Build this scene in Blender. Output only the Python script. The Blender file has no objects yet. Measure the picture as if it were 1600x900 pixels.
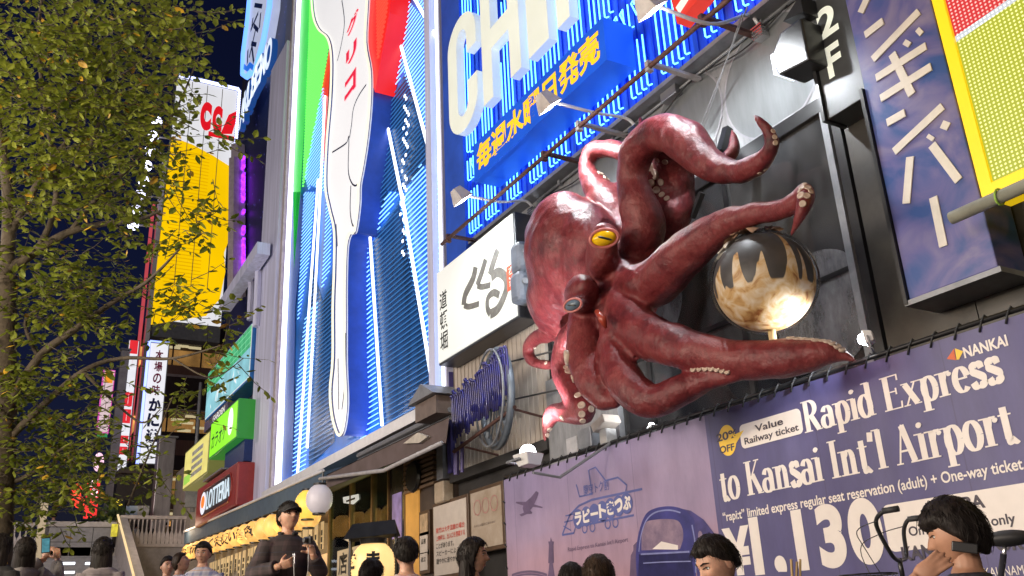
import bpy, bmesh, math, random
import numpy as np
from mathutils import Vector, Matrix, noise as mnoise
S = bpy.context.scene
COL = S.collection
PI = math.pi
R = math.radians
random.seed(7)

# ------------------------------------------------------------------ camera
F = 1407.0                       # focal length in photo pixels (1600 wide)
H = 1.2                          # eye height
_U = Vector((-185, 3740, -1407)).normalized()
_X = -Vector((-857, -572, -1407)); _X = (_X - _U*_X.dot(_U)).normalized()
_Y = _U.cross(_X)
cam = bpy.data.cameras.new('camera'); camo = bpy.data.objects.new('camera', cam); COL.objects.link(camo)
cam.sensor_width = 36; cam.lens = 36*F/1600; cam.clip_start = .05; cam.clip_end = 2000
camo.matrix_world = Matrix(((_X.x, _X.y, _X.z, 0), (_Y.x, _Y.y, _Y.z, 0), (_U.x, _U.y, _U.z, H), (0, 0, 0, 1)))
S.camera = camo
def ray(px, py):
    c = Vector((px-800, 450-py, -F)); return Vector((c.dot(_X), c.dot(_Y), c.dot(_U)))
CP = Vector((0, 0, H))
def P(px, py, Y):  d = ray(px, py); return CP + d*(Y/d.y)      # point of a plane parallel to the facade
def PX(px, py, X): d = ray(px, py); return CP + d*(X/d.x)      # point of a plane across the street
def PD(px, py, D): return CP + ray(px, py)*(D/F)               # point at a depth
def depth(p): q = p-CP; return -(q.x*_X.z + q.y*_Y.z + q.z*_U.z)

# ------------------------------------------------------------------ world, lights, exposure
w = bpy.data.worlds.new('World'); S.world = w; w.use_nodes = True
nt = w.node_tree; bg = nt.nodes['Background']
sky = nt.nodes.new('ShaderNodeTexSky'); sky.sky_type = 'NISHITA'; sky.sun_disc = False
sky.sun_elevation = R(-2.0); sky.sun_rotation = R(200)
tint = nt.nodes.new('ShaderNodeMix'); tint.data_type = 'RGBA'; tint.blend_type = 'MULTIPLY'; tint.inputs[0].default_value = 1
tint.inputs[7].default_value = (.26, .34, 1.1, 1)             # the deep blue of a city night
nt.links.new(sky.outputs[0], tint.inputs[6]); nt.links.new(tint.outputs[2], bg.inputs[0]); bg.inputs[1].default_value = .15
sl = bpy.data.lights.new('fill_sun', 'SUN'); so = bpy.data.objects.new('fill_sun', sl); COL.objects.link(so)  # warm sun lamp added as fill from the camera side, lifting distant surfaces
sl.energy = .16; sl.angle = R(12); sl.color = (1, .86, .74)
so.rotation_euler = Vector((-.62, .72, -.30)).to_track_quat('-Z', 'Y').to_euler()
def area(name, loc, aim, sx, sy, power, col):
    l = bpy.data.lights.new(name, 'AREA'); o = bpy.data.objects.new(name, l); COL.objects.link(o)
    l.shape = 'RECTANGLE'; l.size = sx; l.size_y = sy; l.energy = power; l.color = col
    o.location = loc; o.rotation_euler = (Vector(aim)-Vector(loc)).to_track_quat('-Z', 'Y').to_euler(); return o
# the lit signs of the opposite bank, across the canal behind the camera
area('opposite_bank_light', (0, -13.5, 5), (-7.5, 5, 3), 14, 4, 1950, (1, .84, .72))
area('far_bank_light', (-15, -13.5, 7), (-12, 3, 5), 12, 5, 2600, (1, .88, .78))
vs = S.view_settings; vs.view_transform = 'Standard'; vs.look = 'None'; vs.gamma = 1; vs.exposure = 0; vs.use_curve_mapping = False
S.cycles.use_denoising = True
S.cycles.max_bounces = 6; S.cycles.diffuse_bounces = 3; S.cycles.glossy_bounces = 3; S.cycles.transparent_max_bounces = 10
S.cycles.sample_clamp_indirect = 6
S.cycles.caustics_reflective = False; S.cycles.caustics_refractive = False
def spot(name, loc, aim, power, col=(.92, .96, 1), ang=80, rad=.05, blend=.6):
    l = bpy.data.lights.new(name, 'SPOT'); o = bpy.data.objects.new(name, l); COL.objects.link(o)
    l.energy = power; l.color = col; l.spot_size = R(ang); l.spot_blend = blend; l.shadow_soft_size = rad
    o.location = loc; o.rotation_euler = (Vector(aim)-Vector(loc)).to_track_quat('-Z', 'Y').to_euler(); return o
def point(name, loc, power, col, rad=.1):
    l = bpy.data.lights.new(name, 'POINT'); o = bpy.data.objects.new(name, l); COL.objects.link(o)
    l.energy = power; l.color = col; l.shadow_soft_size = rad; o.location = loc; return o

# a promenade lamp beside the tree, left of the camera
point('promenade_lamp', (-5.5, -3.6, 4.2), 1250, (1, .86, .62), .35)

# ------------------------------------------------------------------ materials
def new(name):
    m = bpy.data.materials.new(name); m.use_nodes = True
    return m, m.node_tree, m.node_tree.nodes['Principled BSDF']
def N(t, kind, **kw):
    n = t.nodes.new('ShaderNode'+kind)
    for k, v in kw.items(): setattr(n, k, v)
    return n
def coords(t, scale=(1, 1, 1), out='Object'):
    tc = N(t, 'TexCoord'); mp = N(t, 'Mapping'); mp.inputs['Scale'].default_value = scale
    t.links.new(tc.outputs[out], mp.inputs[0]); return mp.outputs[0]
def mat(name, col, rough=.6, metal=0, var=.18, vs_=6, bump=0, bs=30, stretch=(1, 1, 1), col2=None, detail=5):
    """painted / plain surface with uneven colour and roughness"""
    m, t, b = new(name)
    b.inputs['Roughness'].default_value = rough; b.inputs['Metallic'].default_value = metal
    co = coords(t, stretch)
    n = N(t, 'TexNoise'); n.inputs['Scale'].default_value = vs_; n.inputs['Detail'].default_value = detail; n.inputs['Roughness'].default_value = .65
    t.links.new(co, n.inputs['Vector'])
    r = N(t, 'ValToRGB'); e = r.color_ramp.elements
    e[0].position = .32; e[1].position = .68
    c2 = col2 if col2 else tuple(min(1, c*(1+var)) for c in col)
    c1 = col if col2 else tuple(c*(1-var) for c in col)
    e[0].color = (*c1, 1); e[1].color = (*c2, 1)
    t.links.new(n.outputs[0], r.inputs[0]); t.links.new(r.outputs[0], b.inputs['Base Color'])
    if bump:
        n2 = N(t, 'TexNoise'); n2.inputs['Scale'].default_value = bs; n2.inputs['Detail'].default_value = 4
        t.links.new(co, n2.inputs['Vector'])
        bp = N(t, 'Bump'); bp.inputs['Strength'].default_value = bump; bp.inputs['Distance'].default_value = .02
        t.links.new(n2.outputs[0], bp.inputs['Height']); t.links.new(bp.outputs[0], b.inputs['Normal'])
    return m
def glow(name, col, s=1.0, var=.06, vs_=3, base=.3, rough=.4, stretch=(1, 1, 1)):
    """a surface lit from inside: sign face, lantern paper, tube"""
    m, t, b = new(name)
    b.inputs['Base Color'].default_value = (*[c*base for c in col], 1); b.inputs['Roughness'].default_value = rough
    b.inputs['Emission Strength'].default_value = s
    if var:
        n = N(t, 'TexNoise'); n.inputs['Scale'].default_value = vs_; n.inputs['Detail'].default_value = 3
        t.links.new(coords(t, stretch), n.inputs['Vector'])
        r = N(t, 'ValToRGB'); e = r.color_ramp.elements; e[0].position = .3; e[1].position = .7
        e[0].color = (*[c*(1-var) for c in col], 1); e[1].color = (*[c*(1+var) for c in col], 1)
        t.links.new(n.outputs[0], r.inputs[0]); t.links.new(r.outputs[0], b.inputs['Emission Color'])
    else: b.inputs['Emission Color'].default_value = (*col, 1)
    return m
def glass(name, tint=(.8, .85, .85), refl=.25, rough=.03, dust=0, dcol=(.3, .3, .31)):
    m, t, b = new(name); t.nodes.remove(b)
    tr = N(t, 'BsdfTransparent'); tr.inputs[0].default_value = (*tint, 1)
    gl = N(t, 'BsdfGlossy'); gl.inputs['Roughness'].default_value = rough; gl.inputs[0].default_value = (.9, .9, .9, 1)
    fr = N(t, 'LayerWeight'); fr.inputs[0].default_value = refl
    mx = N(t, 'MixShader'); t.links.new(fr.outputs['Fresnel'], mx.inputs[0])
    t.links.new(tr.outputs[0], mx.inputs[1]); t.links.new(gl.outputs[0], mx.inputs[2]); out = mx
    if dust:
        df = N(t, 'BsdfDiffuse'); df.inputs[0].default_value = (*dcol, 1)
        n = N(t, 'TexNoise'); n.inputs['Scale'].default_value = 2.2; n.inputs['Detail'].default_value = 10; n.inputs['Roughness'].default_value = .75; t.links.new(coords(t, (1.6, 1, .6)), n.inputs['Vector'])
        mp = N(t, 'MapRange'); mp.inputs[1].default_value = .35; mp.inputs[2].default_value = .7; mp.inputs[3].default_value = dust*.35; mp.inputs[4].default_value = dust*1.6; t.links.new(n.outputs[0], mp.inputs[0])
        m2 = N(t, 'MixShader'); t.links.new(mp.outputs[0], m2.inputs[0]); t.links.new(mx.outputs[0], m2.inputs[1]); t.links.new(df.outputs[0], m2.inputs[2]); out = m2
    t.links.new(out.outputs[0], t.nodes['Material Output'].inputs[0]); return m
M = dict(
 asphalt=mat('stone_paving', (.16, .15, .145), .7, var=.25, bump=.3),
 concrete=mat('concrete', (.36, .34, .32), .8, var=.2, vs_=3, bump=.25),
 wall_dark=mat('dark_wall', (.040, .038, .037), .45, var=.3, vs_=2),
 wall_brown=mat('brown_wall', (.07, .05, .04), .5, var=.3, vs_=3),
 steel=mat('brushed_steel', (.30, .30, .32), .38, .7, var=.3, vs_=3, stretch=(1, 1, .25)),
 black=mat('black_paint', (.016, .016, .017), .35, var=.3),
 black_rubber=mat('black_rubber', (.02, .02, .022), .6),
 chrome=mat('chrome', (.65, .66, .68), .22, .9, var=.1),
 white_metal=mat('white_metal', (.72, .72, .74), .4, var=.08),
 gray_metal=mat('grey_metal', (.22, .23, .25), .4, .2),
 rust=mat('rusty_pipe', (.07, .035, .03), .7, .2, col2=(.15, .07, .055), vs_=9, bump=.4),
 lilac=mat('neon_tinted_lilac', (.62, .64, .86), .45, var=.2, vs_=2.2, stretch=(3, 3, .12)),  # base colour carries the tint cast by the blue neon
 white_letter=glow('letter_white', (.78, .82, .72), .42, var=.1, vs_=2, base=.9),
 neon=glow('blue_white_neon', (.10, .45, 1.0), 5.0, var=0),
 neon_h=glow('white_blue_neon', (.20, .46, 1.0), 2.6, var=0),
 neon_white=glow('white_neon', (.85, .90, 1.0), 2.6, var=0),
 neon_dim=glow('dim_neon', (.07, .32, .85), .4, var=0),
 bluepaint=mat('blue_backing', (.01, .055, .62), .4, var=.3, vs_=4, stretch=(3, 3, .3)),
 blueflat=mat('blue_panel', (.03, .10, .55), .45, var=.15, vs_=2),
 bluebox=glow('blue_sign_face', (.01, .09, .62), .42, var=.2, vs_=2.5, base=1.0),
 yellowtext=glow('yellow_letters', (1.0, .56, .02), .72, var=.05, base=.8),
 sign_white=glow('lit_white_acrylic', (.80, .81, .76), .62, var=.05, vs_=1.2, base=.7),
 ink=mat('sign_ink', (.02, .02, .02), .6),
 greyink=mat('grey_brush_ink', (.16, .155, .14), .6, var=.35, vs_=9),
 redink=mat('red_ink', (.55, .05, .03), .6),
 greyplastic=mat('grey_plastic', (.14, .16, .20), .45),
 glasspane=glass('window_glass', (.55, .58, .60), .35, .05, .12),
 shopglass=glass('shop_glass', (.62, .78, .70), .18),
 lampface=glow('lamp_glass', (.95, .97, 1.0), 40, var=0),
 warm=glow('warm_bulb', (1, .62, .22), 9, var=0),
)

# ------------------------------------------------------------------ mesh helpers
class MB:
    def __init__(s): s.v = []; s.f = []; s.mi = []
    def add(s, vs, fs, mi=0):
        k = len(s.v); s.v += [tuple(p) for p in vs]; s.f += [[i+k for i in q] for q in fs]; s.mi += [mi]*len(fs); return s
    def box(s, x0, x1, y0, y1, z0, z1, mi=0):
        return s.add([(x0, y0, z0), (x1, y0, z0), (x1, y1, z0), (x0, y1, z0), (x0, y0, z1), (x1, y0, z1), (x1, y1, z1), (x0, y1, z1)],
                     [(0, 3, 2, 1), (4, 5, 6, 7), (0, 1, 5, 4), (1, 2, 6, 5), (2, 3, 7, 6), (3, 0, 4, 7)], mi)
    def prism(s, pts, y0, y1, mi=0):               # outline in X,Z; y0 is the front
        n = len(pts)
        a = sum(pts[i][0]*pts[(i+1) % n][1]-pts[(i+1) % n][0]*pts[i][1] for i in range(n))
        if a < 0: pts = pts[::-1]
        vs = [(x, y0, z) for x, z in pts]+[(x, y1, z) for x, z in pts]
        fs = [list(range(n)), list(range(2*n-1, n-1, -1))]+[(i, i+n, (i+1) % n+n, (i+1) % n) for i in range(n)]
        return s.add(vs, fs, mi)
    def prismX(s, pts, x0, x1, mi=0):              # outline in Y,Z; x1 is the front
        k = len(s.v); s.prism([(y, z) for y, z in pts], -x1, -x0, mi)
        s.v[k:] = [(-b, a, c) for a, b, c in s.v[k:]]; return s
    def tube(s, pts, rad, seg=8, cap=True, mi=0, closed=False):
        pts = [Vector(p) for p in pts]; n = len(pts)
        if not hasattr(rad, '__len__'): rad = [rad]*n
        k = len(s.v); up = None; vs = []
        for i in range(n):
            a = pts[(i-1) % n] if closed else pts[max(i-1, 0)]; b = pts[(i+1) % n] if closed else pts[min(i+1, n-1)]
            t = (b-a)
            t = t.normalized() if t.length > 1e-9 else Vector((0, 0, 1))
            if up is None: up = t.orthogonal().normalized()
            up = (up-t*up.dot(t)); up = up.normalized() if up.length > 1e-6 else t.orthogonal().normalized()
            sd = t.cross(up)
            for j in range(seg):
                an = 2*PI*j/seg; vs.append(pts[i]+(up*math.cos(an)+sd*math.sin(an))*rad[i])
        fs = []
        for i in range(n if closed else n-1):
            for j in range(seg):
                i2 = (i+1) % n
                fs.append((i*seg+j, i*seg+(j+1) % seg, i2*seg+(j+1) % seg, i2*seg+j))
        if cap and not closed: fs.append(list(range(seg-1, -1, -1))); fs.append([(n-1)*seg+j for j in range(seg)])
        return s.add(vs, fs, mi)
    def ell(s, c, r, seg=16, rings=10, rot=None, mi=0):
        vs = []; fs = []
        for i in range(rings+1):
            th = PI*i/rings
            for j in range(seg):
                ph = 2*PI*j/seg
                p = Vector((r[0]*math.sin(th)*math.cos(ph), r[1]*math.sin(th)*math.sin(ph), r[2]*math.cos(th)))
                if rot: p = rot @ p
                vs.append(p+Vector(c))
        for i in range(rings):
            for j in range(seg):
                a, b, c_, d = i*seg+j, (i+1)*seg+j, (i+1)*seg+(j+1) % seg, i*seg+(j+1) % seg
                if i == 0: fs.append((a, b, c_))
                elif i == rings-1: fs.append((a, b, d))
                else: fs.append((a, b, c_, d))
        return s.add(vs, fs, mi)
    def lathe(s, prof, c=(0, 0, 0), seg=24, mi=0, rot=None):     # profile of (r,z)
        vs = []; fs = []; n = len(prof)
        for r_, z in prof:
            for j in range(seg):
                p = Vector((r_*math.cos(2*PI*j/seg), r_*math.sin(2*PI*j/seg), z))
                if rot: p = rot @ p
                vs.append(p+Vector(c))
        for i in range(n-1):
            for j in range(seg): fs.append((i*seg+j, i*seg+(j+1) % seg, (i+1)*seg+(j+1) % seg, (i+1)*seg+j))
        if prof[0][0] > 1e-4: fs.append(list(range(seg-1, -1, -1)))
        if prof[-1][0] > 1e-4: fs.append([(n-1)*seg+j for j in range(seg)])
        return s.add(vs, fs, mi)
    def disc(s, c, r, nrm, th=.01, seg=20, mi=0):
        q = Vector(nrm).to_track_quat('Z', 'Y').to_matrix()
        return s.lathe([(r*.92, 0), (r, th*.4), (r*.9, th), (0.0001, th)], c, seg, mi, q)
    def build(s, name, m, parent=None, smooth=False, bevel=0):
        me = bpy.data.meshes.new(name); me.from_pydata(s.v, [], s.f)
        ms = m if isinstance(m, (list, tuple)) else [m]
        for x in ms: me.materials.append(x)
        if len(ms) > 1: me.polygons.foreach_set('material_index', s.mi)
        o = bpy.data.objects.new(name, me); COL.objects.link(o)
        if smooth: me.polygons.foreach_set('use_smooth', [True]*len(me.polygons))
        me.update()
        if bevel:
            b = o.modifiers.new('bevel', 'BEVEL'); b.width = bevel; b.segments = 2; b.limit_method = 'ANGLE'; b.angle_limit = R(40)
        if parent: adopt(o, parent)
        return o
def adopt(o, parent):
    o.parent = parent
    pl = Vector((0, 0, 0)); q = parent
    while q: pl += q.location; q = q.parent
    o.location = -pl
def tag(o, label=None, cat=None, group=None, kind=None):
    if label: o['label'] = label
    if cat: o['category'] = cat
    if group: o['group'] = group
    if kind: o['kind'] = kind
    return o
def thing(name, label, cat, loc=(0, 0, 0), group=None):
    o = bpy.data.objects.new(name, None); o.empty_display_size = .2; COL.objects.link(o); o.location = loc
    return tag(o, label, cat, group)
def clone(o, parent=None):
    c = o.copy(); COL.objects.link(c); c.parent = parent
    for ch in list(o.children): clone(ch, c)
    return c
def remesh(mb, name, voxel, smooth=5, m=None, parent=None, noise_amp=0, noise_scale=3):
    o = mb.build(name, [])
    r = o.modifiers.new('r', 'REMESH'); r.mode = 'VOXEL'; r.voxel_size = voxel
    if smooth:
        k = o.modifiers.new('s', 'SMOOTH'); k.iterations = smooth; k.factor = .5
    dg = bpy.context.evaluated_depsgraph_get()
    me = bpy.data.meshes.new_from_object(o.evaluated_get(dg)); old = o.data; o.modifiers.clear(); o.data = me
    bpy.data.meshes.remove(old); me.name = name
    if noise_amp:
        n = len(me.vertices); co = np.empty(n*3); no = np.empty(n*3)
        me.vertices.foreach_get('co', co); me.vertices.foreach_get('normal', no); co = co.reshape(-1, 3); no = no.reshape(-1, 3)
        for i in range(n): co[i] += no[i]*noise_amp*mnoise.noise(Vector(co[i])*noise_scale)
        me.vertices.foreach_set('co', co.ravel())
    me.materials.clear()
    if m: me.materials.append(m)
    me.polygons.foreach_set('use_smooth', [True]*len(me.polygons)); me.update()
    if parent: adopt(o, parent)
    return o
def catmull(pts, n=8):
    pts = [tuple(p) for p in pts]; out = []
    e = [pts[0]]+pts+[pts[-1]]
    for i in range(1, len(e)-2):
        for k in range(n):
            t = k/n
            out.append(tuple(.5*((2*b)+(-a+c)*t+(2*a-5*b+4*c-d)*t*t+(-a+3*b-3*c+d)*t**3) for a, b, c, d in zip(e[i-1], e[i], e[i+1], e[i+2])))
    out.append(pts[-1]); return out
# frames: u to the right, v up, w towards the viewer
def fac(Y): return (Vector((0, Y, 0)), Vector((1, 0, 0)), Vector((0, 0, 1)), Vector((0, -1, 0)))
def blade(X): return (Vector((X, 0, 0)), Vector((0, 1, 0)), Vector((0, 0, 1)), Vector((1, 0, 0)))
_fm = {}
def text_mesh(s, bold, space=1):
    c = bpy.data.curves.new('t', 'FONT'); c.body = s; c.size = 1; c.offset = bold; c.space_character = space; c.resolution_u = 10 if len(s) < 8 and ord(s[0]) < 256 else 4; c.fill_mode = 'FRONT'
    o = bpy.data.objects.new('t', c); me = o.to_mesh()
    v = [tuple(p.co) for p in me.vertices]; f = [list(p.vertices) for p in me.polygons]
    o.to_mesh_clear(); bpy.data.objects.remove(o); bpy.data.curves.remove(c); return v, f
def text(s, fr, u0, u1, v0, v1, m, name, parent, bold=0.0, w=.004, base=False, shear=0, thick=0, space=1):
    v, f = text_mesh(s, bold, space)
    xs = [p[0] for p in v]; x0, x1 = min(xs), max(xs)
    if base: y0, y1 = -bold, .729+bold
    else: ys = [p[1] for p in v]; y0, y1 = min(ys), max(ys)
    O, U, V, W = fr; mb = MB()
    def mp(p, ww):
        a = (p[0]-x0)/(x1-x0); b = (p[1]-y0)/(y1-y0)
        return O+U*(u0+(u1-u0)*a+shear*b*(v1-v0))+V*(v0+(v1-v0)*b)+W*ww
    if not thick: mb.add([mp(p, w) for p in v], f)
    else:
        from collections import Counter
        n = len(v); fs = [list(q) for q in f]+[[i+n for i in q[::-1]] for q in f]
        ed = Counter()
        for q in f:
            for i in range(len(q)): ed[(q[i], q[(i+1) % len(q)])] += 1
        for (a, b) in list(ed):
            if (b, a) not in ed: fs.append([b, a, a+n, b+n])
        mb.add([mp(p, w+thick) for p in v]+[mp(p, w) for p in v], fs)
    return mb.build(name, m, parent)
def vtext(s, fr, u0, u1, v0, v1, m, name, parent, bold=0.0, w=.004, gap=.12):
    n = len(s); hgt = (v1-v0)/n; O, U, V, W = fr; mb = MB()
    for i, ch in enumerate(s):
        v, f = text_mesh(ch, bold)
        if not v: continue
        xs = [p[0] for p in v]; ys = [p[1] for p in v]; a0, a1, b0, b1 = min(xs), max(xs), min(ys), max(ys)
        sx = (u1-u0)/max(a1-a0, .45); top = v1-i*hgt-hgt*gap/2; h_ = hgt*(1-gap)
        sy = h_/max(b1-b0, .3); cx = (u0+u1)/2-(a0+a1)/2*sx; cy = top-h_/2-(b0+b1)/2*sy
        mb.add([O+U*(p[0]*sx+cx)+V*(p[1]*sy+cy)+W*w for p in v], f)
    return mb.build(name, m, parent)
def flat(pts, fr, w, m, name, parent):           # flat outline in a frame (u,v)
    O, U, V, W = fr; n = len(pts)
    a = sum(pts[i][0]*pts[(i+1) % n][1]-pts[(i+1) % n][0]*pts[i][1] for i in range(n))
    if a < 0: pts = pts[::-1]
    return MB().add([O+U*p[0]+V*p[1]+W*w for p in pts], [list(range(n))]).build(name, m, parent)
def stroke(mb, pts, hw, fr, w, closed=False):    # flat ribbon along a polyline in a frame
    O, U, V, W = fr; n = len(pts); vs = []; fs = []
    for i in range(n):
        a = pts[(i-1) % n] if closed else pts[max(i-1, 0)]; b = pts[(i+1) % n] if closed else pts[min(i+1, n-1)]
        dx, dy = b[0]-a[0], b[1]-a[1]; L = math.hypot(dx, dy) or 1
        h_ = hw(dx/L, dy/L) if callable(hw) else hw
        nx, ny = -dy/L*h_, dx/L*h_
        vs += [O+U*(pts[i][0]+nx)+V*(pts[i][1]+ny)+W*w, O+U*(pts[i][0]-nx)+V*(pts[i][1]-ny)+W*w]
    for i in range(n if closed else n-1):
        j = (i+1) % n; fs.append((2*i, 2*i+1, 2*j+1, 2*j))
    mb.add(vs, fs)
def xz(px, py, Y): p = P(px, py, Y); return (p.x, p.z)
def yz(px, py, X): p = PX(px, py, X); return (p.y, p.z)
def arc(cx, cy, rx, ry, a0, a1, n=14):
    return [(cx+rx*math.cos(R(a0+(a1-a0)*i/n)), cy+ry*math.sin(R(a0+(a1-a0)*i/n))) for i in range(n+1)]

# ================================================================== SETTING
GZ = .6
def ground_z(x, y): return GZ
g = MB()
g.add([(-400, -3.2, GZ), (60, -3.2, GZ), (60, 60, GZ), (-400, 60, GZ)], [(0, 1, 2, 3)])
g.add([(-400, -3.2, -1.5), (60, -3.2, -1.5), (60, -3.2, GZ), (-400, -3.2, GZ)], [(0, 1, 2, 3)])
tag(g.build('promenade', M['asphalt']), kind='structure')
tag(MB().add([(-400, -16, -1.2), (60, -16, -1.2), (60, -3.2, -1.2), (-400, -3.2, -1.2)], [(0, 1, 2, 3)]).build('canal_water', mat('canal_water', (.01, .02, .02), .08, bump=.6, bs=2)), kind='structure')
tag(MB().add([(-400, -200, -.9), (60, -200, -.9), (60, -16, -.9), (-400, -16, -.9)], [(0, 1, 2, 3)]).build('opposite_bank', M['asphalt']), kind='structure')

# ================================================================== OCTOPUS RESTAURANT FACADE
fb = thing('restaurant_building', 'dark restaurant front with dusty grey panels and tall black windows behind the octopus', 'building', (-9, 7, .45))
# body of the building with openings: pieces butt against each other
b = MB()
b.box(-5.2, 3.0, 7.0, 13, .45, 30)                 # right of the windows
b.box(-14.1, -5.2, 7.03, 13, 7.95, 30)             # above the grey panel
b.box(-14.1, -5.2, 7.1, 13, .45, 3.0)              # below the windows
b.box(-14.1, -10.9, 7.03, 13, 3.0, 7.95)
b.box(-10.9, -5.2, 11.0, 13, 3.0, 7.95)
b.build('wall', M['wall_dark'], fb)
dust = mat('dusty_steel_panel', (.20, .205, .215), .45, .15, col2=(.33, .335, .35), vs_=5, stretch=(2.5, 1, .7), bump=.06, bs=60, detail=9)
pn = MB()
for a, c in ((-14.1, -11.93), (-11.92, -9.2), (-9.19, -6.9), (-6.89, -5.2)): pn.box(a, c, 6.985, 7.03, 6.2, 7.94)
pn.build('grey_panel', dust, fb)
disc_m = mat('grey_disc', (.20, .215, .225), .28, .25, var=.12, vs_=4, stretch=(2, 1, .3))
rim_m = mat('disc_rim', (.30, .30, .33), .4, .1)
def round_disc(px, py, rad, z0=6.22, z1=7.92):
    c = P(px, py, 6.98); pts = [(c.x+rad*math.cos(2*PI*i/48), min(z1, max(z0, c.z+rad*math.sin(2*PI*i/48)))) for i in range(48)]
    d = MB().prism(pts, 6.978, 6.986).build('round_panel', disc_m, fb)
    rm = MB(); stroke(rm, pts, .012, fac(6.974), 0, True); rm.build('rim', rim_m, d)
round_disc(1075, 190, .62); round_disc(1203, 118, .72); round_disc(960, 270, .62); 
MB().box(-14.1, -5.0, 6.93, 7.03, 6.02, 6.19).build('beam', M['black'], fb, bevel=.01)
MB().box(-5.22, -5.12, 6.9, 7.0, 3.0, 6.02).build('jamb', M['black'], fb)
MB().box(-5.36, -5.28, 6.93, 7.0, 3.0, 6.02).build('jamb', M['gray_metal'], fb)
wf = MB()
for x in (-10.85, -8.6, -6.9): wf.box(x, x+.07, 6.96, 7.02, 3.0, 6.02)
wf.box(-10.78, -5.36, 6.962, 7.018, 4.28, 4.33)
wf.build('window_frame', M['black'], fb)
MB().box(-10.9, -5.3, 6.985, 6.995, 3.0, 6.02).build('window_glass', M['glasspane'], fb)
refl_glass = glass('reflection_glass', (.5, .5, .52), .3, .25, .5, (.30, .30, .32))  # paler glass for discs that paint round reflections onto the window
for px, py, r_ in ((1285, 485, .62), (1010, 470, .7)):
    c = P(px, py, 6.98); fd = MB().prism([(min(-5.38, c.x+r_*math.cos(2*PI*i/48)), c.z+r_*math.sin(2*PI*i/48)) for i in range(48)], 6.976, 6.982).build('grey_disc', refl_glass, fb)
ir = MB().box(-10.9, -5.2, 10.85, 10.98, 3.0, 7.9).box(-10.9, -5.2, 7.1, 10.85, 2.9, 3.0).box(-10.9, -5.2, 7.1, 10.85, 6.05, 6.12)
ir.build('dining_room', mat('room_wall', (.10, .07, .05), .7, var=.4, vs_=1.5), fb)
it = MB()
for x, y in ((-9.8, 8.2), (-8.2, 9.4), (-6.8, 8.4), (-6.0, 9.8)):
    it.box(x-.35, x+.35, y-.35, y+.35, 3.7, 3.75).box(x-.05, x+.05, y-.05, y+.05, 3.0, 3.7)
it.build('dining_tables', M['wall_brown'], fb)
hb = MB()
for px, py in ((1108, 305), (1072, 482), (1125, 560), (1262, 200), (980, 300)):
    hb.ell(P(px, py, 7.35), (.05, .05, .05), 10, 6)
hb.build('ceiling_bulbs', M['warm'], fb, True)
point('dining_light', (-8, 9, 5.5), 45, (1, .62, .3), .3)
point('dining_light', (-6.2, 9, 5.5), 35, (1, .62, .3), .3)
MB().box(-8.3, -7.3, 8.5, 8.6, 5.35, 5.75).build('hanging_menu', mat('brown_paper', (.45, .22, .08), .7), fb)
# lower grey strip, lit, left of the windows
MB().box(-10.9, -9.2, 6.9, 6.99, 3.0, 4.55).build('lower_panel', dust, fb)
# right-hand panels
rp = MB()
for a, c in ((-5.1, -4.2), (-4.19, -3.1), (-3.09, -1.6)): rp.box(a, c, 6.93, 7.0, .45, 8)
rp.build('black_panel', mat('black_cladding', (.035, .032, .028), .4, .2, var=.4, vs_=2.5), fb)
# corrugated cream cladding under the white sign
cr = MB(); x = -14.05; k = 0
while x < -10.95:
    cr.box(x, x+.066, 6.93+.012*(k % 2), 6.99, 3.72, 5.6); x += .07; k += 1
cr.build('ribbed_cladding', mat('cream_cladding', (.46, .40, .34), .55, var=.12, vs_=2, stretch=(1, 1, .15)), fb)
MB().box(-14.1, -10.9, 6.86, 7.03, 3.55, 3.71).build('sill_beam', M['wall_dark'], fb)
MB().box(-14.12, -13.98, 6.84, 6.92, 3.72, 5.5).build('corner_strip', mat('violet_strip', (.06, .05, .22), .5), fb)

bo = MB()
for xx in (-13.9, -12.1, -11.8, -9.35, -9.05, -7.05, -6.75, -5.35):
    for zz_ in (6.3, 6.75, 7.3, 7.8): bo.lathe([(.016, 0), (.012, .01), (.0001, .012)], (xx, 6.986, zz_), 8, 0, Matrix.Rotation(PI/2, 3, 'X'))
bo.build('panel_bolts', M['gray_metal'], fb)['kind'] = 'stuff'
cd_ = thing('wall_conduit', 'grey electrical conduit with loose black cable running along the top of the dusty panels', 'conduit', (-8, 6.95, 7.4))
MB().tube([(-10.9, 6.95, 7.5), (-5.4, 6.95, 7.5)], .022, 8).build('conduit', M['gray_metal'], cd_, True)
MB().tube(catmull([(-10.6, 6.93, 7.46), (-9.7, 6.9, 7.3), (-8.8, 6.92, 7.47), (-7.9, 6.9, 7.25), (-7.1, 6.92, 7.46), (-6.2, 6.9, 7.32), (-5.5, 6.93, 7.47)], 8), .010, 6).build('cable', M['black_rubber'], cd_, True)
for xx in (-10.2, -8.8, -7.1, -5.9): MB().box(xx-.03, xx+.03, 6.91, 6.985, 7.46, 7.54).build('clip', M['gray_metal'], cd_)
jb = MB().box(-7.65, -7.35, 6.86, 6.985, 7.42, 7.72); jb.build('junction_box', M['steel'], cd_, bevel=.01)
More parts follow.
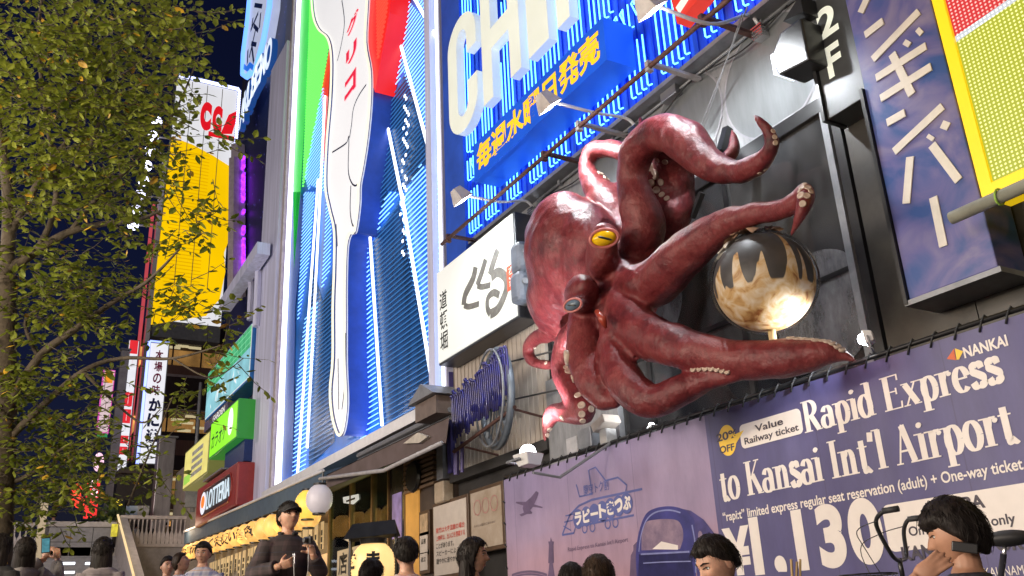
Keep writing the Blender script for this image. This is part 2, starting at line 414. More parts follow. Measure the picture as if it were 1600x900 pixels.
# ---- white sign of the octopus restaurant
ks = thing('shop_sign', 'white lit signboard with grey brush lettering and black edge left of the octopus', 'sign', (-12.4, 6.9, 5.6))
MB().box(-13.78, -10.95, 6.55, 6.92, 5.52, 7.27).build('case', mat('sign_case', (.03, .03, .035), .4), ks, bevel=.01)
MB().box(-13.76, -10.99, 6.53, 6.548, 5.56, 7.25).build('face', M['sign_white'], ks)
fk = fac(6.53)
vtext('道頓堀', fk, -13.66, -13.36, 5.72, 6.85, M['ink'], 'lettering', ks, bold=.012, gap=.1)
kb = MB()
def brush(pts, w0): stroke(kb, [c[:2] for c in catmull(pts, 6)], w0, fk, .004+.0006*len(kb.f)/20)
def kz(lst): return [xz(680+a/3.75, 300+b_/3.75, 6.53) for a, b_ in lst]
brush(kz([(238, 440), (222, 510), (178, 600), (168, 662)]), .085); brush(kz([(170, 664), (200, 672), (258, 655)]), .05)
brush(kz([(297, 395), (275, 470), (247, 548)]), .075); brush(kz([(248, 548), (275, 556), (325, 545)]), .05)
brush(kz([(368, 338), (345, 405), (322, 485)]), .085); brush(kz([(330, 500), (370, 470), (412, 500), (420, 560), (398, 630), (365, 690), (325, 715)]), .08)
brush(kz([(325, 715), (308, 680), (312, 620), (345, 590), (378, 605)]), .06)
kb.build('brush_lettering', M['greyink'], ks)
rx0, rz0 = xz(794, 466, 6.53); rx1, rz1 = xz(809, 396, 6.53)
MB().box(rx0, rx1, 6.524, 6.529, rz0+.1, rz1-.1).build('red_label', glow('red_label', (.72, .10, .05), .5, base=.8), ks)
vtext('たこ家', fac(6.522), rx0+.07, rx1-.07, rz0+.15, rz1-.13, M['sign_white'], 'label_lettering', ks, bold=.01)
for py in (404, 450):
    pc0 = P(812, py, 6.3)
    f_ = MB().box(pc0.x-.15, pc0.x+.16, 6.2, 6.5, pc0.z-.24, pc0.z+.24).build('clamp_pad', M['greyplastic'], ks, bevel=.08)
    MB().disc((pc0.x+.16, 6.3, pc0.z+.05), .05, (1, -.3, 0), .03).build('bolt', M['gray_metal'], f_)

# ================================================================== BLUE NEON BILLBOARD WITH BIG LETTERS
ch = thing('neon_billboard', 'blue neon billboard with huge white capital letters above the grey panels', 'billboard', (-8, 6.9, 7.6))
YB = 6.75
cb = MB(); x = -12.95; k = 0
while x < -1.0:
    cb.box(x, x+.078, YB+.05+.02*(k % 2), 7.02, 7.62, 20); x += .08; k += 1
cb.build('ribbed_backing', M['bluepaint'], ch)
MB().box(-13.75, -12.96, YB-.02, 7.02, 7.4, 20).build('side_panel', M['blueflat'], ch)
MB().box(-13.75, -1.0, YB+.02, 7.02, 7.55, 7.615).build('bottom_rail', M['gray_metal'], ch)
tb = MB(); rng = random.Random(3)
def vt(x, z0, z1, hook=True):
    if hook: tb.tube([(x+.03, YB+.05, z0+.05), (x+.02, YB+.0, z0+.02), (x, YB, z0+.05), (x, YB, z1)], .0115, 5)
    else: tb.tube([(x, YB, z0), (x, YB, z1)], .0115, 5)
gx = -12.85
while gx < -1.2:
    nt_ = rng.choice((3, 4, 4, 5))
    for i in range(nt_):
        x = gx+i*.115
        if x < -7.7:
            vt(x, 7.68, 8.5)
            if rng.random() < .9: vt(x, 8.72+rng.uniform(0, .04), 9.15)
        else: vt(x, 7.68, 9.1+rng.uniform(-.5, .1))
        vt(x, 9.25+rng.uniform(0, .06), rng.choice((10.4, 11.6)), True)
        vt(x, 11.8, 14.5)
    gx += nt_*.115+rng.uniform(.12, .3)
tb.build('neon_tubing', M['neon'], ch, True)['kind'] = 'stuff'
hk = MB(); x = -12.6
while x < -6:
    if rng.random() < .75: hk.tube([(x, YB-.0, 8.86), (x, YB-.08, 9.02), (x+.05, YB-.08, 9.04), (x+.06, YB-.08, 8.97)], .012, 5)
    x += .13
hk.build('tube_ends', M['neon'], ch, True)['kind'] = 'stuff'
zb, zt = 9.45, 11.75
fc = fac(6.45)
for s_, x0, x1 in (('C', -12.84, -11.72), ('H', -11.52, -10.25), ('I', -10.02, -9.42), ('N', -9.18, -7.85), ('T', -7.65, -6.4), ('A', -6.3, -4.9), ('I', -4.7, -4.15)):
    if s_ == 'I':
        L = MB().box(x0, x1, 6.40, 6.56, zb, zt).build('letter', M['white_letter'], ch)
    else:
        # heavy block letters drawn as outlines
        w_ = x1-x0; t_ = .34 if s_ != 'C' else .36; mb = MB()
        if s_ == 'H':
            mb.prism([(x0, zb), (x0+t_, zb), (x0+t_, zb+.95), (x1-t_, zb+.95), (x1-t_, zb), (x1, zb), (x1, zt), (x1-t_, zt), (x1-t_, zt-.95), (x0+t_, zt-.95), (x0+t_, zt), (x0, zt)], 6.40, 6.56)
        elif s_ == 'C':
            cx = (x0+x1)/2; o_ = []; r_ = w_/2
            o_ += [(x1, zt-.85), (x1, zt-r_+.0)]+arc(cx, zt-r_+.06, r_, r_, 0, 180, 16)+arc(cx, zb+r_-.06, r_, r_, 180, 360, 16)+[(x1, zb+.85), (x1-t_, zb+.85)]
            q = r_-t_; o_ += [(x1-t_, zb+r_)]+arc(cx, zb+r_-.06, q, q*1.25, 360, 180, 12)+arc(cx, zt-r_+.06, q, q*1.25, 180, 0, 12)+[(x1-t_, zt-.85)]
            mb.prism(o_, 6.40, 6.56)
        elif s_ == 'N':
            mb.prism([(x0, zb), (x0+t_, zb), (x0+t_, zt-.9), (x1-t_, zb), (x1, zb), (x1, zt), (x1-t_, zt), (x1-t_, zb+.9), (x0+t_, zt), (x0, zt)], 6.40, 6.56)
        elif s_ == 'T':
            c_ = (x0+x1)/2; mb.prism([(c_-t_/2, zb), (c_+t_/2, zb), (c_+t_/2, zt-.36), (x1, zt-.36), (x1, zt), (x0, zt), (x0, zt-.36), (c_-t_/2, zt-.36)], 6.40, 6.56)
        elif s_ == 'A':
            c_ = (x0+x1)/2; mb.prism([(x0, zb), (x0+.33, zb), (x0+.42, zb+.5), (x1-.42, zb+.5), (x1-.33, zb), (x1, zb), (c_+.2, zt), (c_-.2, zt)], 6.40, 6.56)
        L = mb.build('letter', M['white_letter'], ch)
# blue box with yellow lettering
bx = MB().box(-11.62, -7.86, 6.22, 6.70, 8.03, 8.70).build('subtitle_box', M['bluebox'], ch)
text('毎週水曜日発売', fac(6.22), -11.5, -7.98, 8.12, 8.62, M['yellowtext'], 'subtitle_lettering', bx, bold=.034)

# ---- small red sign above the rail
rs = thing('small_red_sign', 'red and black sign corner hanging above the rusty rail', 'sign', tuple(P(1075, 30, 6.3)))
pp = [xz(*q, 6.3) for q in ((1046, -10), (1058, 37), (1115, -30), (1115, -60), (1046, -60))]
MB().prism(pp, 6.3, 6.5).build('face', glow('red_sign', (.85, .05, .03), .75), rs)
flat([xz(*q, 6.29) for q in ((1062, 22), (1056, 12), (1068, -6), (1076, -14), (1084, -12))], fac(6.29), .004, M['sign_white'], 'lettering', rs)

# ---- rusty rail with brackets
rl = thing('support_rail', 'long rusty pipe rail with grey brackets crossing in front of the blue neon', 'rail', (-9, 6.2, 7.3))
MB().tube([(-12.75, 6.15, 7.36), (-9, 6.15, 7.36), (-2, 6.15, 7.34)], .032, 10).build('pipe', M['rust'], rl, True)
for px in (700, 850, 905, 1015, 1100):
    c = P(px, 370-.79*(px-700), 6.15)
    MB().box(c.x-.035, c.x+.035, 6.15, 6.95, 7.40, 7.44).box(c.x-.03, c.x+.03, 6.12, 6.2, 7.3, 7.44).build('bracket', mat('bracket_steel', (.45, .42, .42), .5, .3) if px in (1015, 905) else M['rust'], rl)

# ---- arm lamps
def arm_lamp(bpx, hpx, label, power, aim):
    bs = P(*bpx, 6.98); x = bs.x
    hd = PX(*hpx, x); z = bs.z
    t = thing('arm_floodlight', label, 'floodlight', tuple(bs), 'arm lamps over the restaurant front')
    L = hd.y
    MB().tube(catmull([(x, 6.98, z-.10), (x, 6.9, z-.02), (x, 6.75, z+.05), (x, (L+7)/2, hd.z+.03), (x, L+.1, hd.z+.02)], 6), .022, 8).build('arm', M['white_metal'], t, True)
    cl = MB().box(x-.07, x+.07, 6.86, 6.98, z-.22, z-.12)
    for i in range(4): cl.box(x-.08, x+.08, 6.85, 6.94, z-.2+.04*i, z-.18+.04*i)
    cl.build('wall_clamp', M['chrome'], t)
    h = MB()
    q = Matrix.Rotation(R(38), 3, 'X')
    def bx(x0, x1, y0, y1, z0, z1):
        vs = [Vector((a, b_, c)) for a in (x0, x1) for b_ in (y0, y1) for c in (z0, z1)]
        return [q @ v + Vector((x, L, hd.z)) for v in vs]
    top = [(-.07, -.06), (.07, -.06), (.07, .06), (-.07, .06)]; bot = [(-.15, -.11), (.15, -.11), (.15, .11), (-.15, .11)]
    vs = [q @ Vector((a, b_, .12)) + Vector((x, L, hd.z)) for a, b_ in top]+[q @ Vector((a, b_, -.10)) + Vector((x, L, hd.z)) for a, b_ in bot]
    h.add(vs, [(3, 2, 1, 0)]+[(i, (i+1) % 4, (i+1) % 4+4, i+4) for i in range(4)])
    ho = h.build('lamp_head', mat('lamp_housing', (.50, .46, .44), .5), t)
    fl = [q @ Vector((a*.9, b_*.9, -.095)) + Vector((x, L, hd.z)) for a, b_ in bot]
    MB().add(fl, [(0, 1, 2, 3)]).build('lamp_glass', M['lampface'], ho)
    spot('arm_lamp_light', (x, L+.10, hd.z-.14), aim, power*SPOTK, ang=125)
SPOTK = 1.9
arm_lamp((838, 322), (718, 305), 'arm lamp with bright head above the white shop sign, lowest of the row', 90, (-11.8, 7, 5.6))
arm_lamp((998, 195), (853, 158), 'arm lamp reaching over the yellow lettering, curved white arm', 170, (-8.4, 6.4, 5.6))
arm_lamp((1192, 38), (1012, 6), 'arm lamp cut by the top edge, clamp over the large round panel', 150, (-6.2, 6.6, 5.2))

# ---- stay cables
cbm = thing('stay_cable', 'thin steel cables slanting across the grey panels behind the octopus', 'cable', tuple(P(1168, 30, 6.6)))
MB().tube([P(1168, 10, 6.5), P(1088, 215, 6.9)], .008, 6).build('cable', M['gray_metal'], cbm)
MB().tube([P(1160, 20, 6.5), P(1098, 205, 6.9)], .006, 6).build('cable', M['gray_metal'], cbm)

# ---- black flood lamp on the vertical sign
fl = thing('wall_floodlight', 'black box floodlight with white front fixed beside the dark floor sign', 'floodlight', tuple(P(1245, 80, 6.6)))
c = P(1243, 84, 6.5)
MB().prism([(c.x-.19, c.z+.02), (c.x-.02, c.z+.22), (c.x+.26, c.z+.22), (c.x+.26, c.z-.28), (c.x-.13, c.z-.22)], 6.35, 6.72).build('housing', M['black'], fl, bevel=.02)
lg = MB().box(c.x-.23, c.x-.195, 6.40, 6.68, c.z-.14, c.z+.10).build('lens', glow('lens_white', (.8, .85, .95), 1.4, var=.1), fl)
MB().box(c.x+.05, c.x+.2, 6.72, 6.9, c.z-.05, c.z+.05).build('mount', M['black'], fl)
MB().prism([(c.x+.0, c.z+.36), (c.x+.26, c.z+.5), (c.x+.26, c.z+.3)], 6.4, 6.7).build('visor', M['black'], fl)
spot('wall_flood_light', (c.x-.26, 6.5, c.z), (-7.6, 6.9, 6.6), 32, ang=120)

# ================================================================== RIGHT-HAND VERTICAL SIGNS
fs = thing('floor_sign', 'dark grey vertical sign box reading 2F in white', 'sign', (-4.8, 6.8, 5.7))
MB().box(-5.03, -4.56, 6.62, 6.93, 5.68, 9).build('case', mat('charcoal_sign', (.055, .058, .06), .4, .2, var=.25, vs_=2), fs, bevel=.008)
MB().box(-5.07, -5.032, 6.58, 6.9, 5.66, 9).build('edge_rail', M['black'], fs)
text('2', fac(6.62), -4.94, -4.70, 6.52, 6.86, M['white_letter'], 'numeral', fs, bold=.03)
text('F', fac(6.62), -4.92, -4.74, 6.07, 6.42, M['white_letter'], 'letter', fs, bold=.03)

bs = thing('bar_sign', 'blue and violet painted vertical sign with slanted cream brush strokes', 'sign', (-4.1, 6.7, 3.6))
m, t, bb = new('violet_marbled_paint')
co = coords(t, (1, 1, 1)); n1 = N(t, 'TexNoise'); n1.inputs['Scale'].default_value = 1.6; n1.inputs['Detail'].default_value = 5; n1.inputs['Distortion'].default_value = 1.6
t.links.new(co, n1.inputs['Vector']); r = N(t, 'ValToRGB'); r.color_ramp.elements[0].position = .38; r.color_ramp.elements[0].color = (.028, .07, .24, 1)
r.color_ramp.elements[1].position = .72; r.color_ramp.elements[1].color = (.22, .19, .30, 1); e = r.color_ramp.elements.new(.52); e.color = (.105, .10, .27, 1)
t.links.new(n1.outputs[0], r.inputs[0]); t.links.new(r.outputs[0], bb.inputs['Base Color']); bb.inputs['Roughness'].default_value = .35
MB().box(-4.49, -3.69, 6.5, 6.9, 3.61, 9).build('case', m, bs, bevel=.01)
MB().box(-4.53, -4.495, 6.47, 6.92, 3.57, 5.68).build('side_edge', M['black'], bs)
MB().box(-4.53, -3.66, 6.48, 6.92, 3.56, 3.605).build('bottom_edge', M['gray_metal'], bs)
cream = mat('cream_strokes', (.62, .58, .52), .5, var=.08)
st = [[(1345, 20), (1358, -8)], [(1352, 55), (1380, 33)], [(1364, 93), (1436, 18)], [(1415, 72), (1420, 64)], [(1434, 53), (1440, 46)],
      [(1369, 122), (1447, 72)], [(1376, 154), (1455, 104)], [(1394, 84), (1425, 148)], [(1386, 192), (1414, 176)],
      [(1397, 237), (1473, 166)], [(1452, 218), (1456, 212)], [(1474, 202), (1480, 190)], [(1422, 245), (1416, 318)], [(1456, 226), (1498, 282)], [(1458, 308), (1474, 385)]]
for k, sgm in enumerate(st):
    a, c_ = [Vector(xz(*q, 6.49)) for q in sgm]; d = (c_-a).normalized(); nn = Vector((-d.y, d.x))*.037
    MB().prism([tuple(a-nn), tuple(c_-nn), tuple(c_+nn), tuple(a+nn)], 6.482+.0004*k, 6.497).build('brush_stroke', cream, bs)

# LED screen
ls = thing('led_screen', 'red and yellow dotted LED screen with yellow border at the upper right', 'screen', (-2.5, 6.5, 4))
m, t, bb = new('led_dots')
tc = N(t, 'TexCoord'); sp = N(t, 'SeparateXYZ'); t.links.new(tc.outputs['Object'], sp.inputs[0])
def mth(op, a, b_=None, cl=False):
    n = N(t, 'Math', operation=op); n.use_clamp = cl
    for i, q in enumerate((a, b_)):
        if q is None: continue
        if isinstance(q, (int, float)): n.inputs[i].default_value = q
        else: t.links.new(q, n.inputs[i])
    return n.outputs[0]
pit = .034
def cell(o): return mth('ABSOLUTE', mth('SUBTRACT', mth('FRACT', mth('DIVIDE', o, pit)), .5))
dd = mth('SQRT', mth('ADD', mth('POWER', cell(sp.outputs[0]), 2), mth('POWER', cell(sp.outputs[2]), 2)))
dot = mth('SUBTRACT', 1, mth('MULTIPLY', mth('SUBTRACT', dd, .12), 4), True)
# diagonal border between red and yellow
q0 = Vector(xz(1482, 70, 6.28)); q1 = Vector(xz(1600, -12, 6.28)); sl_ = (q1.y-q0.y)/(q1.x-q0.x)
ls_off = mth('SUBTRACT', sp.outputs[2], mth('ADD', mth('MULTIPLY', mth('SUBTRACT', sp.outputs[0], q0.x), sl_), q0.y))
rp_ = N(t, 'ValToRGB'); rp_.color_ramp.interpolation = 'CONSTANT'; e = rp_.color_ramp.elements
e[0].position = 0; e[0].color = (.62, .66, .0, 1); e[1].position = .485; e[1].color = (.9, .95, 1, 1); e2 = e.new(.515); e2.color = (1, .0, .01, 1)
t.links.new(mth('ADD', mth('MULTIPLY', ls_off, .5), .5), rp_.inputs[0])
rp2 = N(t, 'ValToRGB'); rp2.color_ramp.interpolation = 'CONSTANT'; e = rp2.color_ramp.elements
e[0].position = 0; e[0].color = (1.0, 1.0, .42, 1); e[1].position = .485; e[1].color = (1, 1, 1, 1); e2 = e.new(.515); e2.color = (1, .55, .5, 1)
t.links.new(mth('ADD', mth('MULTIPLY', ls_off, .5), .5), rp2.inputs[0])
mx = N(t, 'Mix', data_type='RGBA'); t.links.new(dot, mx.inputs[0]); t.links.new(rp_.outputs[0], mx.inputs[6]); t.links.new(rp2.outputs[0], mx.inputs[7])
bb.inputs['Base Color'].default_value = (.03, .03, .03, 1); t.links.new(mx.outputs[2], bb.inputs['Emission Color'])
t.links.new(mth('ADD', mth('MULTIPLY', dot, .75), .72), bb.inputs['Emission Strength'])
MB().box(-3.44, 1.5, 6.28, 6.6, 4.17, 9).build('led_panel', m, ls)
yb = glow('yellow_border', (.95, .62, .01), .62, base=.8)
MB().box(-3.54, -3.445, 6.26, 6.62, 4.08, 9).box(-3.445, 1.5, 6.26, 6.62, 4.08, 4.165).build('border', yb, ls)
gp = thing('drain_pipe', 'grey horizontal pipe with green strap under the LED screen', 'pipe', (-3, 6.2, 3.95))
MB().tube([(-3.75, 6.15, 3.98), (1.5, 6.15, 3.98)], .05, 12).build('pipe', mat('grey_pipe', (.25, .25, .2), .5), gp, True)
MB().tube([(-3.35+.01*math.sin(a), 6.15+.06*math.cos(a), 3.98+.06*math.sin(a)) for a in [2*PI*i/14 for i in range(14)]], .008, 6, closed=True).build('strap', mat('green_strap', (.3, .5, .08), .5), gp)

# ================================================================== RAILWAY BANNER
YN = 6.4
bn = thing('advert_banner', 'large violet banner with white railway ticket lettering laced along its top edge', 'banner', (-7.4, YN, GZ))
m, t, bb = new('printed_vinyl')
tc = N(t, 'TexCoord'); sp = N(t, 'SeparateXYZ'); t.links.new(tc.outputs['Object'], sp.inputs[0])
nz = N(t, 'TexNoise'); nz.inputs['Scale'].default_value = .9; nz.inputs['Detail'].default_value = 5; t.links.new(coords(t, (.6, 1, 2.2)), nz.inputs['Vector'])
r = N(t, 'ValToRGB'); e = r.color_ramp.elements
e[0].position = .15; e[0].color = (.41, .25, .31, 1); e[1].position = .95; e[1].color = (.22, .19, .34, 1); ee = e.new(.5); ee.color = (.33, .25, .38, 1)
t.links.new(mth('ADD', mth('MULTIPLY', mth('SUBTRACT', sp.outputs[2], 1.2), .42), mth('MULTIPLY', mth('SUBTRACT', nz.outputs[0], .5), .5)), r.inputs[0])
mx = N(t, 'Mix', data_type='RGBA'); t.links.new(mth('GREATER_THAN', sp.outputs[0], -7.05), mx.inputs[0]); t.links.new(r.outputs[0], mx.inputs[6])
mx.inputs[7].default_value = (.088, .080, .20, 1); t.links.new(mx.outputs[2], bb.inputs['Base Color']); bb.inputs['Roughness'].default_value = .5
gr = N(t, 'TexNoise'); gr.inputs['Scale'].default_value = 2.6; gr.inputs['Detail'].default_value = 9; gr.inputs['Roughness'].default_value = .7; t.links.new(coords(t, (1.4, 1, .4)), gr.inputs['Vector'])
seam = mth('LESS_THAN', mth('ABSOLUTE', mth('SUBTRACT', mth('FRACT', mth('DIVIDE', mth('ADD', sp.outputs[0], 20.0), 1.37)), .5)), .004)
go = N(t, 'Mix', data_type='RGBA'); go.blend_type = 'OVERLAY'; go.inputs[0].default_value = .38; t.links.new(mx.outputs[2], go.inputs[6]); t.links.new(gr.outputs[0], go.inputs[7])
sd2 = N(t, 'Mix', data_type='RGBA'); t.links.new(mth('MULTIPLY', seam, .35), sd2.inputs[0]); t.links.new(go.outputs[2], sd2.inputs[6]); sd2.inputs[7].default_value = (.05, .04, .08, 1); t.links.new(sd2.outputs[2], bb.inputs['Base Color'])
n2 = N(t, 'TexNoise'); n2.inputs['Scale'].default_value = 1.3; t.links.new(coords(t, (1, 1, .35)), n2.inputs['Vector'])
bp = N(t, 'Bump'); bp.inputs['Strength'].default_value = .5; bp.inputs['Distance'].default_value = .15; t.links.new(n2.outputs[0], bp.inputs['Height']); t.links.new(bp.outputs[0], bb.inputs['Normal'])
MB().box(-11.38, -3.5, YN, YN+.03, GZ+.02, 3.17).build('vinyl_sheet', m, bn)
rr = MB().tube([(-11.4, YN+.03, 3.22), (-3.42, YN+.03, 3.22)], .022, 8).tube([(-3.45, YN+.04, GZ), (-3.45, YN+.04, 3.22)], .02, 8).tube([(-11.42, YN+.04, GZ), (-11.42, YN+.04, 3.22)], .025, 8)
rr.build('frame_rail', M['black'], bn, True)
lc = MB(); x = -11.2
while x < -3.5:
    lc.tube([(x, YN-.012, 3.13), (x+.03, YN-.01, 3.2), (x+.05, YN+.02, 3.255), (x+.06, YN+.06, 3.22)], .009, 5); x += .215
z = .75
while z < 3.1: lc.tube([(-11.36, YN-.012, z), (-11.42, YN-.012, z+.03), (-11.46, YN+.05, z+.03)], .009, 5); z += .3
lc.build('lacing', M['black_rubber'], bn, True)['kind'] = 'stuff'
fn = fac(YN)
cw = mat('print_white', (.78, .72, .68), .5, var=.04)
pb = mat('print_dark', (.05, .04, .06), .5); pbl = mat('print_blue', (.10, .12, .34), .5, var=.1); ply = mat('print_yellow', (.85, .55, .05), .5, var=.05)
psil = mat('print_silhouette', (.12, .08, .16), .5)
# --- a condensed bold serif, drawn stroke by stroke with a broad pen
def pen(T, th): return lambda dx, dy: th+(T-th)*abs(dy)**1.3
PT, PH = .088, .026
def E_(cx, cy, rx, ry, a0=0, a1=360, n=22): return arc(cx, cy, rx, ry, a0, a1, n)
SER = .035
def gl(chh):
    s = []; bars = []; x_ = .66
    def st(x, a, b_, l=.1, r_=.1, top='L', bot=True):
        s.append(('k', [(x, a+.02), (x, b_-.02)]))
        if bot: bars.append((x-PT-l*.7, x+PT+r_*.7, a))
        if top == 'B': bars.append((x-PT-l*.7, x+PT+r_*.7, b_-SER))
        elif top == 'L': bars.append((x-PT-l, x+PT*.5, b_-SER))
    if chh == 'R': st(.17, 0, 1, top='B'); s.append(('p', [(.17, .975)]+E_(.28, .735, .22, .24, 90, -90)+[(.17, .495)])); s.append(('k', [(.33, .5), (.56, .02)])); bars.append((.48, .70, 0)); adv = .68
    elif chh == 'a': s.append(('k', [(.37, .03), (.37, .46)])); s.append(('p', E_(.235, .45, .135, .2, 0, 165))); s.append(('p', E_(.21, .19, .15, .19))); bars.append((.37, .52, 0)); adv = .50
    elif chh == 'p': st(.15, -.28, x_); s.append(('p', E_(.29, .33, .17, .33))); adv = .54
    elif chh == 'i': st(.15, 0, x_); s.append(('d', (.15, .86, .085))); adv = .30
    elif chh == 'd': st(.38, 0, 1.02, top='L', bot=False); bars.append((.38, .54, 0)); s.append(('p', E_(.23, .33, .17, .33))); adv = .55
    elif chh == 'E': st(.17, 0, 1, top='B'); bars += [(.17, .56, 0), (.17, .56, 1-SER), (.17, .46, .5)]; s += [('t', [(.555, .0), (.575, .2)]), ('t', [(.545, 1.0), (.545, .82)]), ('t', [(.46, .42), (.46, .61)])]; adv = .62
    elif chh == 'x': s += [('k', [(.12, x_-.03), (.41, .03)]), ('t', [(.41, x_-.03), (.1, .03)])]; bars += [(0, .2, x_-SER), (.32, .52, x_-SER), (.0, .2, 0), (.32, .54, 0)]; adv = .53
    elif chh == 'r': st(.15, 0, x_); s += [('p', [(.15, .42)]+E_(.29, .44, .12, .2, 160, 60, 8)), ('d', (.36, .57, .07))]; adv = .42
    elif chh == 'e': s += [('p', E_(.235, .33, .17, .33, 12, 318)), ('t', [(.08, .36), (.4, .36)])]; adv = .47
    elif chh == 's': s += [('q', [(.33, .5), (.30, .6), (.2, .64), (.1, .56), (.11, .44), (.22, .35), (.33, .25), (.34, .12), (.24, .025), (.12, .04), (.06, .16)])]; adv = .42
    elif chh == 't': s += [('k', [(.17, .1), (.17, .82)]), ('q', [(.17, .14), (.2, .04), (.28, .02), (.35, .07)])]; bars += [(.02, .34, x_-SER)]; adv = .37
    elif chh == 'o': s += [('p', E_(.25, .33, .18, .33))]; adv = .51
    elif chh == 'K': st(.17, 0, 1, top='B'); s += [('t', [(.55, .97), (.24, .45)]), ('k', [(.33, .58), (.58, .03)])]; bars += [(.44, .66, 1-SER), (.48, .72, 0)]; adv = .70
    elif chh == 'n': st(.15, 0, x_); st(.43, 0, .46, top=''); s += [('p', [(.15, .48)]+E_(.31, .44, .12, .2, 150, 0, 10))]; adv = .60
    elif chh == 'I': st(.17, 0, 1, top='B'); adv = .36
    elif chh == "'": s += [('k', [(.1, .74), (.13, .98)])]; adv = .22
    elif chh == 'l': st(.15, 0, 1.02); adv = .31
    elif chh == 'A': s += [('t', [(.32, .98), (.1, .02)]), ('k', [(.32, .96), (.54, .03)]), ('t', [(.17, .32), (.44, .32)])]; bars += [(0, .2, 0), (.42, .68, 0)]; adv = .68
    else: adv = .26
    return s, bars, adv
def serif_text(s, u0, u1, v0, cap, name):
    tot = sum(gl(c_)[2] for c_ in s); sx = (u1-u0)/tot; cur = u0
    for c_ in s:
        ss, bars, adv = gl(c_)
        if ss:
            mb = MB(); k = [0]
            def wv(): k[0] += 1; return .004+.0004*k[0]
            f2 = (fn[0]+fn[1]*cur+fn[2]*v0, fn[1]*sx, fn[2]*cap, fn[3])
            for kind, d in ss:
                if kind == 'd': stroke(mb, [(d[0]-.001, d[1]), (d[0]+.001, d[1])], .001, f2, wv()); mb.add([f2[0]+f2[1]*p[0]+f2[2]*p[1]+f2[3]*wv() for p in arc(d[0], d[1], d[2], d[2]*.85, 0, 345, 15)], [list(range(16))])
                elif kind == 'k': stroke(mb, d, PT, f2, wv())
                elif kind == 't': stroke(mb, d, PH, f2, wv())
                elif kind == 'p': stroke(mb, d, pen(PT, PH), f2, wv())
                elif kind == 'q': stroke(mb, [q[:2] for q in catmull(d, 5)], lambda dx, dy: .045+.045*abs(dx*dy)*2+.02*abs(dy), f2, wv())
            for a, b_, y in bars: stroke(mb, [(a, y+SER/2), (b_, y+SER/2)], SER/2, f2, wv())
            mb.build(name, cw, bn)
        cur += adv*sx
def bz(px, py): return P(px, py, YN)
def line(s, x0px, x1px, base0, base1, cap_px, serif=False, m_=None, bold=.0, name='lettering'):
    a, b_ = bz(x0px, base0), bz(x1px, base1); t_ = bz(x0px, base0-cap_px)
    cap = t_.z-a.z
    if serif: serif_text(s, a.x, b_.x, a.z, cap, 'serif_letter')
    else: text(s, fn, a.x, b_.x, a.z, a.z+cap, m_ or cw, name, bn, bold=bold, base=True, w=.005)
line('Rapid Express', 1258, 1573, 677, 603, 50, True)
line("to Kansai Int'l Airport", 1128, 1593, 783, 692, 52, True)
line('“rapi:t” limited express regular seat reservation (adult) + One-way ticket', 1131, 1603, 815, 743, 15, bold=.018)
line('NANKAI', 1508, 1576, 560, 538, 19, bold=.03)
q = [bz(*k) for k in ((1480, 561), (1491, 545), (1502, 550), (1494, 563))]
flat([(q[0].x, q[0].z), (q[1].x, q[1].z), ((q[1].x+q[3].x)/2, q[3].z)], fn, .005, mat('print_red', (.62, .12, .03), .5), 'emblem', bn)
flat([((q[1].x+q[3].x)/2+.005, q[3].z), (q[1].x+.01, q[1].z), (q[2].x+.02, q[2].z), (q[3].x+.03, q[3].z)], fn, .006, ply, 'emblem', bn)
# price
def price(s, x0, x1, y0, y1, cap):
    a, b_, t_ = bz(x0, y0), bz(x1, y1), bz(x0, y0-cap); text(s, fn, a.x, b_.x, a.z, t_.z, cw, 'price_lettering', bn, bold=.05, base=True, w=.005, space=1.14)
price('¥', 1137, 1180, 901, 896, 77)
price('1,130', 1181, 1388, 899, 873, 97)
# yellow bubble and white tag
c = bz(1137, 688); el = [(c.x+.125*math.cos(2*PI*i/32), c.z+.155*math.sin(2*PI*i/32)) for i in range(32)]
flat(el, fn, .004, ply, 'discount_bubble', bn); q = [bz(*k) for k in ((1146, 680), (1163, 672), (1150, 694))]; flat([(k.x, k.z) for k in q], fn, .0046, ply, 'bubble_tip', bn)
a, b_ = bz(1121, 692), bz(1153, 683); text('20%', fn, a.x, b_.x, a.z+.005, a.z+.09, pb, 'lettering', bn, bold=.03, base=True, w=.006)
a, b_ = bz(1126, 710), bz(1149, 704); text('OFF', fn, a.x, b_.x, a.z+.005, a.z+.08, pb, 'lettering', bn, bold=.03, base=True, w=.006)
a, b_ = bz(1160, 702), bz(1250, 637)
def rrect(x0, x1, z0, z1, r_): return arc(x1-r_, z1-r_, r_, r_, 0, 90, 5)+arc(x0+r_, z1-r_, r_, r_, 90, 180, 5)+arc(x0+r_, z0+r_, r_, r_, 180, 270, 5)+arc(x1-r_, z0+r_, r_, r_, 270, 360, 5)
flat(rrect(a.x, b_.x, a.z, bz(1250, 637).z, .05), fn, .004, cw, 'ticket_tag', bn)
hh = bz(1250, 637).z-a.z
text('Value', fn, a.x+.2*(b_.x-a.x)+.05, a.x+.72*(b_.x-a.x), a.z+hh*.54, a.z+hh*.84, pb, 'lettering', bn, bold=.02, base=True, w=.006)
text('Railway ticket', fn, a.x+.06*(b_.x-a.x), a.x+.94*(b_.x-a.x), a.z+hh*.15, a.z+hh*.44, pb, 'lettering', bn, bold=.02, base=True, w=.006)
